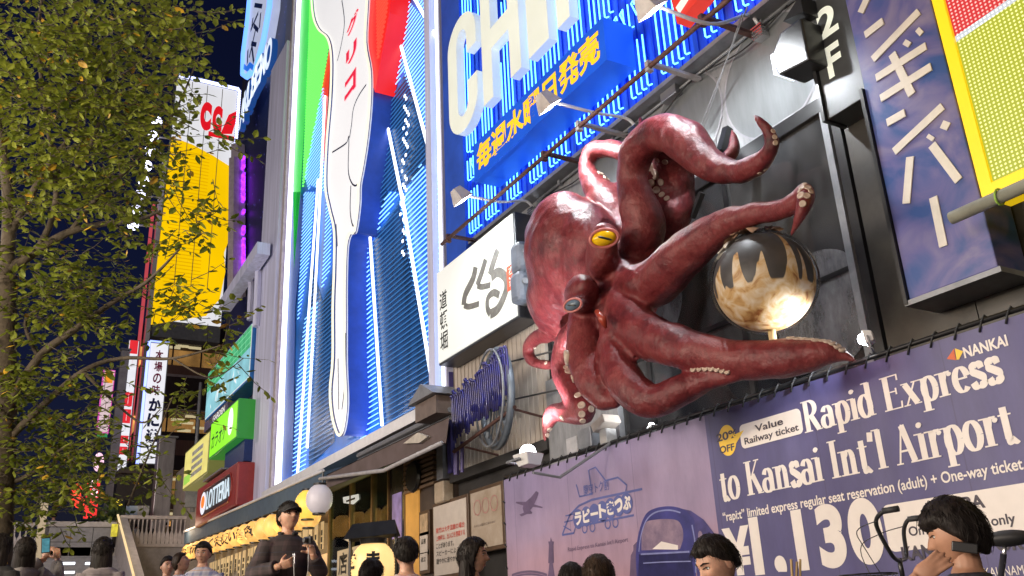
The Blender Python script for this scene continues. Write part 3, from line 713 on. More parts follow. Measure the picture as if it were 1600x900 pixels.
# white route box
a = bz(1392, 868); zt_ = bz(1392, 788).z
flat(rrect(a.x, -3.3-.25, 1.62, zt_, .06), fn, .004, cw, 'route_box', bn)
def dl(s, x0, x1, y0, y1, cap, bold=.02):
    a, b_, t_ = bz(x0, y0), bz(x1, y1), bz(x0, y0-cap); text(s, fn, a.x, b_.x, a.z, t_.z, pb, 'lettering', bn, bold=bold, base=True, w=.0065)
dl('NAMBA', 1450, 1541, 806, 791, 22, .035)
dl('On web tickets only', 1422, 1590, 838, 822, 16)
dl('KANSAI AIRPORT', 1412, 1618, 877, 855, 24, .035)
line('* NANKAI  NAMBA', 1500, 1620, 905, 890, 15)
# left half: printed ticket mark, train, tower, plane
lw = MB()
def ps(pts, hw=.011, w_=.005): stroke(lw, [xz(*k, YN) for k in pts], hw, fn, w_+.0003*(len(lw.f) % 7))
ps([(1004, 764), (925, 781), (905, 790), (890, 806), (879, 836)], .013); ps([(879, 836), (897, 833), (900, 823), (991, 805)], .012)
ps([(884, 806), (898, 803), (895, 813), (882, 816)], .008); ps([(881, 822), (893, 829)], .008)
ps([(901, 757), (906, 776), (926, 772), (920, 735), (931, 730), (947, 751), (966, 746), (980, 758), (978, 768)], .011)
lw.build('ticket_mark', pbl, bn)
wl = MB()
for px, py in ((914, 826), (926, 824), (950, 819), (962, 817)):
    c = bz(px, py); stroke(wl, [(c.x+.052*math.cos(2*PI*i/16), c.z+.05*math.sin(2*PI*i/16)) for i in range(16)], .009, fn, .005, True)
wl.build('mark_wheels', pbl, bn)
s_ = 'ラピートきっぷ'
for k, chh in enumerate(s_):
    px = 904+k*12.6; py = 811-k*4.1; c = bz(px, py); rr_ = .115
    flat([(c.x+rr_*math.cos(2*PI*i/20), c.z+rr_*1.05*math.sin(2*PI*i/20)) for i in range(20)], fn, .005+.0004*k, pbl, 'letter_disc', bn)
    text(chh, fn, c.x-.07, c.x+.085, c.z-.075, c.z+.085, cw, 'lettering', bn, bold=.05, w=.0095) if chh != 'ー' else MB().box(c.x-.075, c.x+.085, YN-.0098, YN-.009, c.z-.016, c.z+.016).build('lettering', cw, bn)
a, b_ = bz(913, 775), bz(952, 766); text('関空トク割', fn, a.x, b_.x, a.z-.0, a.z+.13, pbl, 'lettering', bn, bold=.01)
line('Rapid Express to Kansai Int’l Airport', 888, 982, 862, 845, 7, m_=psil)
# airliner silhouette
flat([xz(*k, YN) for k in ((838, 767), (842, 770), (839, 779), (835, 788), (848, 792), (848, 794), (833, 792), (829, 797), (832, 801), (831, 803), (824, 803), (815, 807), (812, 804), (819, 801), (817, 794), (818, 790), (806, 786), (807, 784), (822, 784), (830, 777))], fn, .004, psil, 'printed_airliner', bn)
flat([xz(*k, YN) for k in ((856, 905), (859, 880), (857, 880), (858, 852), (857, 846), (860, 846), (861, 839), (863, 846), (866, 846), (865, 852), (866, 879), (864, 880), (868, 905))], fn, .004, psil, 'printed_tower', bn)
br = MB()
stroke(br, [xz(k, 893+.022*(k-828)**2/3, YN) for k in range(800, 856, 5)], .015, fn, .004); stroke(br, [xz(k, 897+.022*(k-828)**2/3, YN) for k in range(800, 856, 5)], .012, fn, .0045)
br.build('printed_bridge', psil, bn)
flat([xz(*k, YN) for k in ((986, 868), (990, 860), (990, 852), (996, 846), (1000, 905), (984, 905))], fn, .0042, psil, 'printed_tower', bn)
tn = [xz(*k, YN) for k in ((996, 905), (994, 870), (998, 835), (1008, 806), (1022, 795), (1045, 791), (1066, 795), (1080, 806), (1086, 820), (1088, 905))]
flat([q[:2] for q in catmull(tn, 6)], fn, .005, mat('print_train_blue', (.045, .045, .20), .35, var=.35, vs_=2), 'printed_train', bn)
flat([xz(*k, YN) for k in ((1066, 795), (1080, 798), (1100, 812), (1118, 835), (1122, 905), (1090, 905), (1086, 822), (1080, 806))], fn, .0046, mat('print_train_shade', (.06, .05, .19), .4, var=.3), 'printed_train', bn)
flat([q[:2] for q in catmull([xz(*k, YN) for k in ((1003, 860), (1003, 845), (1004, 830), (1010, 816), (1025, 812), (1045, 811), (1060, 814), (1067, 826), (1068, 842), (1063, 858))], 5)], fn, .006, mat('print_windscreen', (.36, .26, .34), .3, col2=(.16, .12, .2), vs_=4), 'printed_windscreen', bn)
flat([xz(*k, YN) for k in ((1020, 858), (1034, 846), (1060, 852), (1060, 859))], fn, .0066, cw, 'printed_glint', bn)
flat([xz(*k, YN) for k in ((999, 866), (1080, 862), (1086, 905), (998, 905))], fn, .0062, mat('print_train_nose', (.025, .025, .10), .3, var=.3), 'printed_nose', bn)

for px, py in ((1095, 838), (1103, 850), (1110, 864), (1115, 880)):
    c = bz(px, py); flat([(c.x+.035*math.cos(2*PI*i/16), c.z+.055*math.sin(2*PI*i/16)) for i in range(16)], fn, .0056, bpy.data.materials['print_windscreen'], 'printed_porthole', bn)
hl_ = MB()
for pts, hw in ((((999, 862), (1002, 838), (1010, 814), (1024, 801), (1046, 797), (1064, 801)), .008), (((1082, 820), (1087, 850), (1088, 895)), .010), (((1002, 866), (1040, 864), (1078, 862)), .009), (((1006, 880), (1040, 878), (1080, 877)), .006)): stroke(hl_, [q[:2] for q in catmull([xz(*k, YN) for k in pts], 4)], hw, fn, .0068+.0003*len(hl_.f)/20)
hl_.build('printed_highlights', mat('print_light_blue', (.22, .24, .48), .5), bn)
# ---- floodlights along the banner's top
def flood(px, py, Y, label, aim, power, sz, strength=None):
    c = P(px, py, Y); t_ = thing('banner_floodlight', label, 'floodlight', tuple(c), 'floodlights standing behind the banner edge')
    d = (Vector(aim)-c).normalized(); q = d.to_track_quat('Y', 'Z').to_matrix()
    def tf(v): return q @ Vector(v)+c
    h = MB(); h.v = []; vs = [tf((sx*sz*(1 if y > 0 else .7), y*sz, zz*sz*.75*(1 if y > 0 else .7))) for y in (-.6, .3) for sx in (-1, 1) for zz in (-1, 1)]
    h.add(vs, [(0, 1, 3, 2), (4, 6, 7, 5), (0, 2, 6, 4), (1, 5, 7, 3), (0, 4, 5, 1), (2, 3, 7, 6)])
    hs = h.build('housing', M['white_metal'], t_, bevel=.008)
    MB().add([tf(v) for v in ((-sz*.9, sz*.31, -sz*.66), (sz*.9, sz*.31, -sz*.66), (sz*.9, sz*.31, sz*.66), (-sz*.9, sz*.31, sz*.66))], [(0, 1, 2, 3)]).build('lamp_glass', M['lampface'], hs)
    MB().ell(c+d*sz*.42, (sz*.62,)*3, 16, 12).build('glare_ball', M['lampface'], hs, True)  # glowing ball added over the lamp glass to give it a glare
    MB().tube([tf((-sz*1.05, -.1*sz, 0)), tf((-sz*1.05, -.1*sz, -sz*1.3)), tf((sz*1.05, -.1*sz, -sz*1.3)), tf((sz*1.05, -.1*sz, 0))], sz*.1, 6).build('yoke', M['gray_metal'], t_)
    spot('banner_flood_light', tuple(c+d*sz*1.2), aim, power, ang=130, rad=.04); return t_
flood(826, 716, 5.25, 'blazing white floodlight at the left end of the banner top', (-8.9, 5.2, 4.5), 430, .15)
fa = P(826, 716, 5.25); MB().tube([(fa.x, fa.y+.05, fa.z-.16), (fa.x, fa.y+.4, fa.z-.2), (fa.x, 6.4, 3.2)], .018, 6).build('arm', M['gray_metal'], bpy.data.objects['banner_floodlight'])
flood(1356, 528, 6.25, 'small floodlight with ribbed back at the right end of the long tentacle', (-5.6, 5.75, 3.25), 150, .08)
flood(1020, 668, 6.62, 'small floodlight half hidden under the lower tentacle', (-9.4, 6.4, 5.2), 55, .06)
wb = thing('cable_box', 'white electrical box with dark lid standing on the banner edge', 'box', tuple(P(905, 690, 6.7)))
c = P(905, 695, 6.6); MB().box(c.x-.16, c.x+.1, 6.5, 6.8, c.z-.12, c.z+.1).build('case', mat('box_grey', (.40, .40, .42), .5), wb, bevel=.015)
MB().box(c.x+.11, c.x+.42, 6.5, 6.8, c.z-.1, c.z+.16).build('side_case', M['gray_metal'], wb, bevel=.015)
hl = thing('halogen_lamp', 'pale square lamp with tilted shade below the sucker covered tentacle', 'lamp', tuple(P(945, 672, 6.5)))
c = P(944, 668, 6.4)
MB().prism([(c.x-.15, c.z+.05), (c.x+.12, c.z+.14), (c.x+.16, c.z+.04), (c.x-.1, c.z-.05)], 6.3, 6.55).build('shade', mat('lamp_beige', (.36, .31, .27), .5), hl, bevel=.01)
MB().box(c.x-.06, c.x+.08, 6.36, 6.52, c.z-.2, c.z-.02).build('lamp_body', mat('lamp_grey', (.38, .37, .36), .5), hl, bevel=.01)

# ================================================================== OCTOPUS
def zp(x, y): return 800+.6*x, 160+.6*y
ob = MB()
def seg_pts(lst, n=7):
    out = []
    for x, y, Y, r_ in lst:
        p = P(*zp(x, y), Y); k = .6*depth(p)/F
        out.append((p.x, p.y, p.z, r_*k))
    return catmull(out, n)
TENT = {}
def tent(name, lst, n=7):
    q = seg_pts(lst, n); TENT[name] = q
    pts = [k[:3] for k in q]; rad = [max(.012, k[3]*(1.13 if k[3] > .12 else 1.03)) for k in q]
    ob.tube(pts, rad, 14)
    ob.ell(pts[0], (rad[0],)*3, 12, 8); ob.ell(pts[-1], (rad[-1],)*3, 10, 6)
def blob(x, y, Y, rx, ry, rd, rot=0):
    p = P(*zp(x, y), Y); k = .6*depth(p)/F
    # a solid lump; rx across, ry up (photo pixels of the sculpture), rd in metres along the street
    right = Vector(_X[i] if 0 else 0 for i in range(3)) if 0 else Vector((_X.x, _Y.x, _U.x)); up = Vector((0, 0, 1)); fw = right.cross(up).normalized(); right = up.cross(fw).normalized()*-1
    right = Vector((_X.x, _Y.x, 0)).normalized(); fw = Vector((-right.y, right.x, 0))
    mt = Matrix((right, fw, up)).transposed() @ Matrix.Rotation(R(rot), 3, 'Y')
    ob.ell(p, (rx*k, rd, ry*k), 28, 18, mt)
# mantle
blob(158, 420, 6.05, 122, 186, 1.0, -12)
blob(200, 420, 6.0, 100, 160, .85, -8)
blob(130, 500, 6.05, 92, 105, .85, 4)
blob(235, 470, 5.95, 78, 120, .75, -5)
blob(300, 500, 5.95, 85, 95, .6)
blob(290, 430, 6.0, 60, 70, .5)
# eye stalks
blob(238, 362, 5.35, 40, 36, .34); blob(235, 405, 5.45, 44, 55, .38)
blob(182, 500, 5.25, 44, 46, .35, 15); blob(205, 530, 5.5, 38, 40, .4)
tent('a', [(320, 410, 5.9, 46), (342, 330, 5.85, 50), (330, 265, 5.8, 46), (313, 195, 5.75, 37), (332, 120, 5.7, 42), (392, 80, 5.7, 44), (455, 105, 5.7, 50), (505, 155, 5.7, 40), (575, 180, 5.7, 33), (640, 163, 5.65, 29), (676, 120, 5.6, 21), (668, 78, 5.55, 17), (645, 50, 5.5, 12), (631, 33, 5.5, 6)])
tent('a2', [(360, 360, 6.25, 48), (410, 300, 6.35, 50), (425, 235, 6.4, 45), (420, 170, 6.3, 45), (400, 110, 6.05, 40)])
blob(372, 215, 6.25, 62, 90, .2)
tent('b', [(320, 375, 6.15, 42), (268, 280, 6.2, 44), (222, 225, 6.2, 32), (195, 172, 6.2, 23), (212, 128, 6.25, 24), (262, 122, 6.3, 23), (320, 140, 6.3, 24)])
tent('b2', [(222, 225, 6.25, 20), (262, 232, 6.35, 24), (310, 240, 6.4, 28)])
tent('c', [(290, 490, 5.75, 58), (370, 470, 5.7, 57), (440, 405, 5.65, 54), (520, 340, 5.65, 43), (600, 300, 5.65, 34), (690, 280, 5.65, 27), (738, 258, 5.6, 27), (762, 228, 5.6, 23)])
tent('c2', [(766, 232, 5.58, 25), (760, 265, 5.5, 21), (745, 305, 5.5, 15), (727, 347, 5.55, 7)])
tent('d', [(280, 545, 5.6, 58), (340, 600, 5.5, 55), (440, 640, 5.5, 51), (550, 664, 5.6, 47), (650, 670, 5.7, 46), (740, 663, 5.8, 44), (815, 654, 5.9, 34), (865, 662, 5.98, 18), (893, 672, 6.0, 7)])
tent('e', [(290, 575, 5.55, 50), (268, 650, 5.4, 42), (300, 735, 5.3, 46), (370, 778, 5.35, 40), (450, 745, 5.45, 36), (530, 720, 5.55, 24), (592, 712, 5.6, 11)])
tent('f', [(200, 560, 5.55, 46), (192, 640, 5.4, 46), (210, 720, 5.3, 44), (240, 768, 5.3, 33), (265, 778, 5.3, 20)])
tent('g', [(185, 590, 5.9, 38), (140, 640, 5.85, 32), (135, 700, 5.8, 28), (155, 755, 5.75, 27), (188, 805, 5.7, 28), (150, 812, 5.7, 26), (112, 808, 5.7, 24), (90, 845, 5.68, 13), (85, 880, 5.65, 6)])
tent('h', [(150, 610, 6.1, 22), (110, 605, 6.1, 19), (65, 612, 6.1, 20), (42, 645, 6.1, 16), (58, 678, 6.1, 14), (110, 684, 6.1, 13)])
tent('i', [(540, 165, 6.2, 20), (575, 130, 6.25, 17), (578, 95, 6.3, 12), (572, 72, 6.3, 5)])
tent('j', [(380, 110, 6.4, 24), (345, 72, 6.5, 15), (333, 40, 6.5, 6)])
m, t, bb = new('octopus_paint')
co = coords(t, (1, 1, 1))
n1 = N(t, 'TexNoise'); n1.inputs['Scale'].default_value = 2.2; n1.inputs['Detail'].default_value = 8; n1.inputs['Roughness'].default_value = .7; t.links.new(co, n1.inputs['Vector'])
r = N(t, 'ValToRGB'); e = r.color_ramp.elements; e[0].position = .30; e[0].color = (.045, .007, .011, 1); e[1].position = .78; e[1].color = (.26, .062, .058, 1)
ee = e.new(.5); ee.color = (.148, .015, .019, 1)
t.links.new(n1.outputs[0], r.inputs[0])
n3 = N(t, 'TexNoise'); n3.inputs['Scale'].default_value = 38; n3.inputs['Detail'].default_value = 3; t.links.new(coords(t, (1, 1, .35)), n3.inputs['Vector'])
mr = N(t, 'Mix', data_type='RGBA'); mr.blend_type = 'OVERLAY'; mr.inputs[0].default_value = .45; t.links.new(r.outputs[0], mr.inputs[6]); t.links.new(n3.outputs[0], mr.inputs[7])
wn = N(t, 'TexNoise'); wn.inputs['Scale'].default_value = 5.5; wn.inputs['Detail'].default_value = 10; wn.inputs['Roughness'].default_value = .75; t.links.new(co, wn.inputs['Vector'])
wr_ = N(t, 'MapRange'); wr_.inputs[1].default_value = .56; wr_.inputs[2].default_value = .72; wr_.inputs[3].default_value = 0; wr_.inputs[4].default_value = .5; t.links.new(wn.outputs[0], wr_.inputs[0])
wm = N(t, 'Mix', data_type='RGBA'); t.links.new(wr_.outputs[0], wm.inputs[0]); t.links.new(mr.outputs[2], wm.inputs[6]); wm.inputs[7].default_value = (.34, .17, .17, 1); mr = wm
hs = N(t, 'HueSaturation'); hs.inputs['Saturation'].default_value = .95; t.links.new(mr.outputs[2], hs.inputs['Color'])
t.links.new(hs.outputs[0], bb.inputs['Base Color']); bb.inputs['Roughness'].default_value = .38; bb.inputs['Specular IOR Level'].default_value = .35
n2 = N(t, 'TexNoise'); n2.inputs['Scale'].default_value = 26; n2.inputs['Detail'].default_value = 6; n2.inputs['Roughness'].default_value = .7; t.links.new(coords(t, (1, 1, .6)), n2.inputs['Vector'])
n4 = N(t, 'TexNoise'); n4.inputs['Scale'].default_value = 5.5; n4.inputs['Detail'].default_value = 3; n4.inputs['Distortion'].default_value = .8; t.links.new(co, n4.inputs['Vector'])
b4 = N(t, 'Bump'); b4.inputs['Strength'].default_value = .2; b4.inputs['Distance'].default_value = .12; t.links.new(n4.outputs[0], b4.inputs['Height'])
bp = N(t, 'Bump'); bp.inputs['Strength'].default_value = .42; bp.inputs['Distance'].default_value = .03; t.links.new(n2.outputs[0], bp.inputs['Height']); t.links.new(b4.outputs[0], bp.inputs['Normal']); t.links.new(bp.outputs[0], bb.inputs['Normal'])
oc = thing('octopus_sculpture', 'giant red octopus sculpture with yellow eye clinging to the restaurant front', 'sculpture', (-8.5, 6.4, 5))
octo = remesh(ob, 'body', .024, 7, m, oc, .02, 5)
# bracket holding it
MB().box(-8.6, -8.3, 6.3, 6.99, 5.0, 5.2).box(-9.6, -9.4, 6.4, 6.99, 4.6, 4.8).build('wall_bracket', M['black'], oc)
kb2 = MB(); a = P(*zp(545, 130), 6.4); b_ = P(*zp(562, 68), 6.5); kb2.tube([a, b_], .06, 4); kb2.tube([P(*zp(470, 300), 6.5), P(*zp(495, 235), 6.5)], .04, 4); kb2.build('strut', M['black'], oc)
# eyes
to_cam = lambda p: (CP-p).normalized()
def eye(x, y, Y, rx, lid, iris, pup, yaw):
    p = P(*zp(x, y), Y); k = .6*depth(p)/F; d = to_cam(p)
    d = Matrix.Rotation(R(yaw), 3, 'Z') @ d
    up = Vector((0, 0, 1)); rt = up.cross(d).normalized(); up = d.cross(rt)
    mt = Matrix((rt, d, up)).transposed() @ Matrix.Rotation(R(-8), 3, 'Y')
    lr = MB(); q = [mt @ Vector((rx*1.16*k*math.cos(an), .0, rx*.74*k*math.sin(an)))+p for an in [2*PI*i/28 for i in range(28)]]
    lr.tube(q, rx*.14*k, 8, closed=True).build('eyelid', lid, oc, True)
    eo = MB().ell(p-d*rx*.1*k, (rx*1.04*k, rx*.55*k, rx*.66*k), 24, 16, mt).build('eyeball', iris, oc, True)
    pu = MB(); s_ = Matrix.Rotation(R(22), 3, 'Y')
    pu.ell(p+d*rx*.40*k, (rx*.62*k, rx*.08*k, rx*.11*k), 16, 8, mt @ s_).build('pupil', pup, eo, True)
lidm = mat('eyelid_pink', (.50, .16, .15), .4, var=.2)
yel = mat('eye_yellow', (.85, .52, .01), .12, var=.12, vs_=8); yel.node_tree.nodes['Principled BSDF'].inputs['Emission Color'].default_value = (.9, .6, .02, 1); 
eye(240, 354, 5.0, 32, lidm, yel, M['black'], 10)
eye(158, 528, 4.97, 22, lidm, mat('eye_grey', (.11, .15, .2), .12, var=.25), M['black'], -25)
MB().tube([P(*zp(222, 545), 5.15), P(*zp(236, 565), 5.1), P(*zp(245, 588), 5.15)], [.03, .045, .012], 8).build('beak', mat('beak_red', (.30, .04, .02), .4), oc, True)
# suckers, each a cup of its own
sm = mat('sucker_cream', (.34, .24, .19), .5, col2=(.52, .42, .34), vs_=12)
def sucker(p, r_, nrm):
    q = Vector(nrm).to_track_quat('Z', 'Y').to_matrix()
    r_ *= 1.18
    MB().lathe([(r_*.95, -.5*r_), (r_, .12*r_), (r_*.88, .26*r_), (r_*.66, .24*r_), (r_*.5, .1*r_), (r_*.36, .16*r_), (r_*.22, .12*r_), (.0001, .05*r_)], p, 18, 0, q).build('sucker', sm, oc, True)
from mathutils.bvhtree import BVHTree
_ov = [tuple(v.co) for v in octo.data.vertices]; _of = [tuple(p_.vertices) for p_ in octo.data.polygons]
bvh = BVHTree.FromPolygons(_ov, _of)
def suck_at(x, y, rpx, tilt=.35):
    d = ray(*zp(x, y)).normalized(); loc, nrm, i_, dist = bvh.ray_cast(CP, d)
    if loc is None: return
    k = .6*depth(loc)/F; sucker(loc, rpx*k, nrm)
for s_ in ((370, 180, 19), (362, 210, 9), (388, 208, 8), (376, 228, 8), (390, 240, 7), (403, 250, 7), (378, 150, 7), (398, 155, 7),
           (143, 665, 18), (147, 700, 9), (158, 720, 9), (140, 690, 6), (172, 762, 9), (181, 788, 9), (182, 812, 8), (184, 830, 7), (206, 798, 8), (130, 822, 7), (118, 832, 7), (108, 845, 7), (98, 852, 6), (92, 866, 5),
           (230, 185, 9), (246, 198, 9), (236, 172, 6), (262, 204, 8), (225, 168, 6),
           (755, 222, 8), (770, 222, 8), (778, 232, 7), (752, 242, 9), (768, 243, 8), (757, 264, 8), (762, 212, 6), (748, 230, 6),
           (72, 668, 6), (62, 655, 6), (60, 640, 5), (88, 678, 5),
           (680, 75, 6), (684, 90, 6), (676, 62, 5), (686, 105, 6), (645, 185, 5), (660, 176, 5)):
    suck_at(*s_)
# rows of suckers on the edges of the two lower arms and along undersides
def edge_row(pts, rpx):
    for x, y in pts:
        best = None
        for dy in range(0, 26, 2):
            d = ray(*zp(x, y+dy)).normalized(); loc, nrm, i_, dist = bvh.ray_cast(CP, d)
            if loc is not None: best = (loc, nrm); break
        if best:
            loc, nrm = best; k = .6*depth(loc)/F; n_ = (nrm+to_cam(loc)*.25+Vector((0, 0, .9))).normalized(); sucker(loc, rpx*k, n_)
edge_row([(725, 612), (742, 611), (758, 610), (774, 611), (790, 613), (806, 616), (820, 620), (833, 626), (846, 634), (858, 642)], 10)
edge_row([(472, 694), (488, 693), (503, 692), (518, 692), (533, 694), (547, 697), (560, 700)], 8)

# ================================================================== DUMPLING BALL ON A STICK
bl = thing('dumpling_ball', 'round dumpling model with dripping sauce line on a stick, held by the octopus arms', 'sculpture', tuple(P(1197, 520, 5.85)))
bc = P(1194, 441, 5.85); br_ = 80*depth(bc)/F
m, t, bb = new('sauced_batter'); tc = N(t, 'TexCoord'); mp = N(t, 'Mapping'); mp.inputs['Location'].default_value = tuple(-bc); t.links.new(tc.outputs['Object'], mp.inputs[0])
sp = N(t, 'SeparateXYZ'); t.links.new(mp.outputs[0], sp.inputs[0])
ang = mth('ARCTAN2', sp.outputs[1], sp.outputs[0])
nd = N(t, 'TexNoise', noise_dimensions='1D'); nd.inputs['Scale'].default_value = 1.7; nd.inputs['Detail'].default_value = 1; t.links.new(ang, nd.inputs['W'])
ne = N(t, 'TexNoise', noise_dimensions='1D'); ne.inputs['Scale'].default_value = 3.1; ne.inputs['Detail'].default_value = 2; t.links.new(mth('ADD', ang, 9.0), ne.inputs['W'])
ph_ = mth('ADD', mth('MULTIPLY', ang, 13.0), mth('MULTIPLY', nd.outputs[0], 9.0))
fing = mth('POWER', mth('ADD', mth('MULTIPLY', mth('COSINE', ph_), .5), .5), 2.6)
edge = mth('ADD', mth('MULTIPLY', mth('MULTIPLY', fing, mth('MULTIPLY', mth('SUBTRACT', ne.outputs[0], .22), 2.1)), 1.3*br_), -.26*br_)
msk = mth('MULTIPLY', mth('SUBTRACT', mth('ADD', edge, 0), sp.outputs[2]), 60, False); mc = N(t, 'Clamp'); t.links.new(msk, mc.inputs[0])
nb = N(t, 'TexNoise'); nb.inputs['Scale'].default_value = 7; nb.inputs['Detail'].default_value = 8; nb.inputs['Distortion'].default_value = 1; t.links.new(mp.outputs[0], nb.inputs['Vector'])
rb = N(t, 'ValToRGB'); e = rb.color_ramp.elements; e[0].position = .32; e[0].color = (.22, .07, .015, 1); e[1].position = .66; e[1].color = (.66, .55, .42, 1); q_ = e.new(.46); q_.color = (.52, .32, .13, 1)
t.links.new(nb.outputs[0], rb.inputs[0])
sauce = N(t, 'ValToRGB'); sauce.color_ramp.elements[0].color = (.028, .024, .024, 1); sauce.color_ramp.elements[1].color = (.085, .075, .072, 1); t.links.new(nb.outputs[0], sauce.inputs[0])
mx = N(t, 'Mix', data_type='RGBA'); t.links.new(mc.outputs[0], mx.inputs[0]); t.links.new(sauce.outputs[0], mx.inputs[6]); t.links.new(rb.outputs[0], mx.inputs[7])
t.links.new(mx.outputs[2], bb.inputs['Base Color']); bb.inputs['Roughness'].default_value = .5
MB().ell(bc, (br_*.97, br_*.97, br_*.98), 48, 32).build('ball', m, bl, True)
MB().ell(bc, (br_*1.04, br_*1.04, br_*1.02), 48, 32).build('clear_shell', glass('clear_shell', (.93, .94, .95), .03, .22), bl, True)
MB().tube([bc-Vector((0, 0, br_*.95)), bc-Vector((0, 0, br_*1.5))], .035, 10).build('stick', mat('stick_wood', (.55, .42, .22), .6), bl, True)
fk_ = MB(); rng = random.Random(5)
for i in range(46):
    a = rng.uniform(0, 2*PI); th = rng.uniform(0, .62); p = bc+Vector((math.sin(th)*math.cos(a), math.sin(th)*math.sin(a), math.cos(th)))*br_*1.05
    n_ = (p-bc).normalized(); u_ = n_.orthogonal().normalized(); v_ = n_.cross(u_); a2 = rng.uniform(0, 6); u_, v_ = u_*math.cos(a2)+v_*math.sin(a2), v_*math.cos(a2)-u_*math.sin(a2); s_ = rng.uniform(.04, .085)
    fk_.add([p-u_*s_+n_*.02, p+v_*s_*.5-n_*.01, p+u_*s_+n_*rng.uniform(0, .05), p-v_*s_*.5+n_*.03], [(0, 1, 2, 3)])
fk_.build('fish_flakes', mat('fish_flakes', (.24, .14, .09), .6, var=.5, vs_=12), bl)
my = MB(); 
for a0 in (-2.9, -2.55, -2.2, -1.85, -1.5):
    pts = []
    for k in range(8):
        th = .35+.12*k*.5+(.16 if k % 2 else 0); a = a0-.9+.1*k+.04*(k % 2); pts.append(bc+Vector((math.sin(th)*math.cos(a), math.sin(th)*math.sin(a), math.cos(th)))*br_*1.035)
    my.tube(catmull(pts, 4), .012, 6)
my.build('mayonnaise', mat('mayonnaise', (.62, .58, .50), .3), bl, True)

# ================================================================== RING AND UNLIT NEON LETTERS ON THE CREAM WALL
rg = thing('wheel_ornament', 'big grey wheel ring with thin spokes mounted on the ribbed cream wall', 'ornament', tuple(P(778, 622, 6.5)))
c = P(776, 622, 6.45); c2 = P(776, 556, 6.45); rr_ = (c2-c).length*1.12
ringm = mat('ring_grey', (.17, .20, .24), .45, .3)
MB().tube([c+Vector((.97*rr_*math.cos(2*PI*i/40), -.2*rr_*math.cos(2*PI*i/40), rr_*math.sin(2*PI*i/40))) for i in range(40)], .055, 8, closed=True).build('rim', ringm, rg, True)
MB().tube([c+Vector((.97*rr_*math.cos(2*PI*i/40)-.02, -.12-.2*rr_*math.cos(2*PI*i/40), rr_*math.sin(2*PI*i/40))) for i in range(40)], .018, 6, closed=True).build('outer_hoop', M['gray_metal'], rg, True)
sp_ = MB()
for i in range(14):
    a = 2*PI*i/14+.1; sp_.tube([c+Vector((.06*math.cos(a), 0, .06*math.sin(a))), c+Vector((.97*rr_*math.cos(a), -.2*rr_*math.cos(a), rr_*math.sin(a)))], .012, 5)
sp_.tube([c+Vector((-.3, -.02, -.55)), c+Vector((-.1, -.02, .1)), c+Vector((.25, -.02, .5))], .035, 6).tube([c+Vector((.3, -.02, -.5)), c+Vector((0, -.02, .1))], .035, 6)
sp_.build('spokes', ringm, rg)
MB().disc(c, .1, (0, -1, 0), .12).build('hub', M['gray_metal'], rg)
st_ = MB()
for z in (c.z+.48, c.z-.1): st_.tube([(c.x+.2, 6.45, z), (c.x+1.25, 6.93, z)], .014, 6)
st_.build('stay', M['black'], rg)
nl = thing('unlit_neon_letters', 'row of unlit blue neon tube letters on a bracket beside the wheel ring', 'sign', tuple(P(745, 620, 6.3)))
nb_ = MB(); rng = random.Random(11); a0 = P(708, 655, 6.3); a1 = P(792, 585, 6.3); k = 0
while k < 30:
    f_ = k/29; x = a0.x+(a1.x-a0.x)*f_; zz = a0.z+(a1.z-a0.z)*f_; h_ = .36+rng.uniform(-.08, .06)
    nb_.tube(catmull([(x, 6.3, zz-h_), (x+.01, 6.28, zz+h_*.9), (x+.05, 6.24, zz+h_), (x+.09, 6.26, zz+h_*.9), (x+.09, 6.28, zz-h_*rng.uniform(.4, 1))], 3), .017, 5); k += 1
nb_.build('tubes', mat('violet_blue_tube', (.025, .03, .26), .25, col2=(.07, .06, .12), vs_=6), nl, True)['kind'] = 'stuff'
MB().tube([(a0.x-.1, 6.35, a0.z-.5), (a1.x+.1, 6.35, a1.z-.5)], .03, 6).tube([(a0.x+.3, 6.35, a0.z-.5), (a0.x+.3, 6.95, a0.z-.6)], .02, 6).tube([(a1.x, 6.35, a1.z-.5), (a1.x, 6.95, a1.z-.6)], .02, 6).build('bracket', M['rust'], nl)
MB().tube([P(713, 700, 6.4), P(713, 742, 6.4)], .05, 6).tube([P(722, 690, 6.4), P(722, 738, 6.4)], .03, 6).build('support_post', mat('violet_post', (.08, .06, .2), .5), nl)

# ================================================================== GIANT NEON FIGURE BILLBOARD
YG = 6.9
gb = thing('giant_neon_billboard', 'towering blue neon billboard with white striped tubes and a tall white torso shape', 'billboard', (-19.5, YG, 5))
ZT = 26
MB().box(-24.8, -14.1, YG+.02, YG+.35, 5.0, ZT).build('backing_panel', mat('billboard_blue', (.02, .19, .75), .4, var=.25, vs_=1.2), gb)
def gpoly(px): return [xz(a, b_, YG) for a, b_ in px]
def hatch(poly, step, name, m_, rad=.0125, w_=.0, ph=0):
    mb = MB(); n = len(poly); z = math.floor(min(p[1] for p in poly)/step)*step+ph; zmx = max(p[1] for p in poly)
    while z < zmx:
        xs_ = []
        for i in range(n):
            (xa, za), (xb, zb_) = poly[i], poly[(i+1) % n]
            if (za <= z) != (zb_ <= z): xs_.append(xa+(xb-xa)*(z-za)/(zb_-za))
        xs_.sort()
        for a, c_ in zip(xs_[::2], xs_[1::2]):
            if c_-a > .08: mb.tube([(a+.02, YG-.03-w_, z), (c_-.02, YG-.03-w_, z)], rad, 4)
        z += step
    o = mb.build(name, m_, gb); o['kind'] = 'stuff'; return o
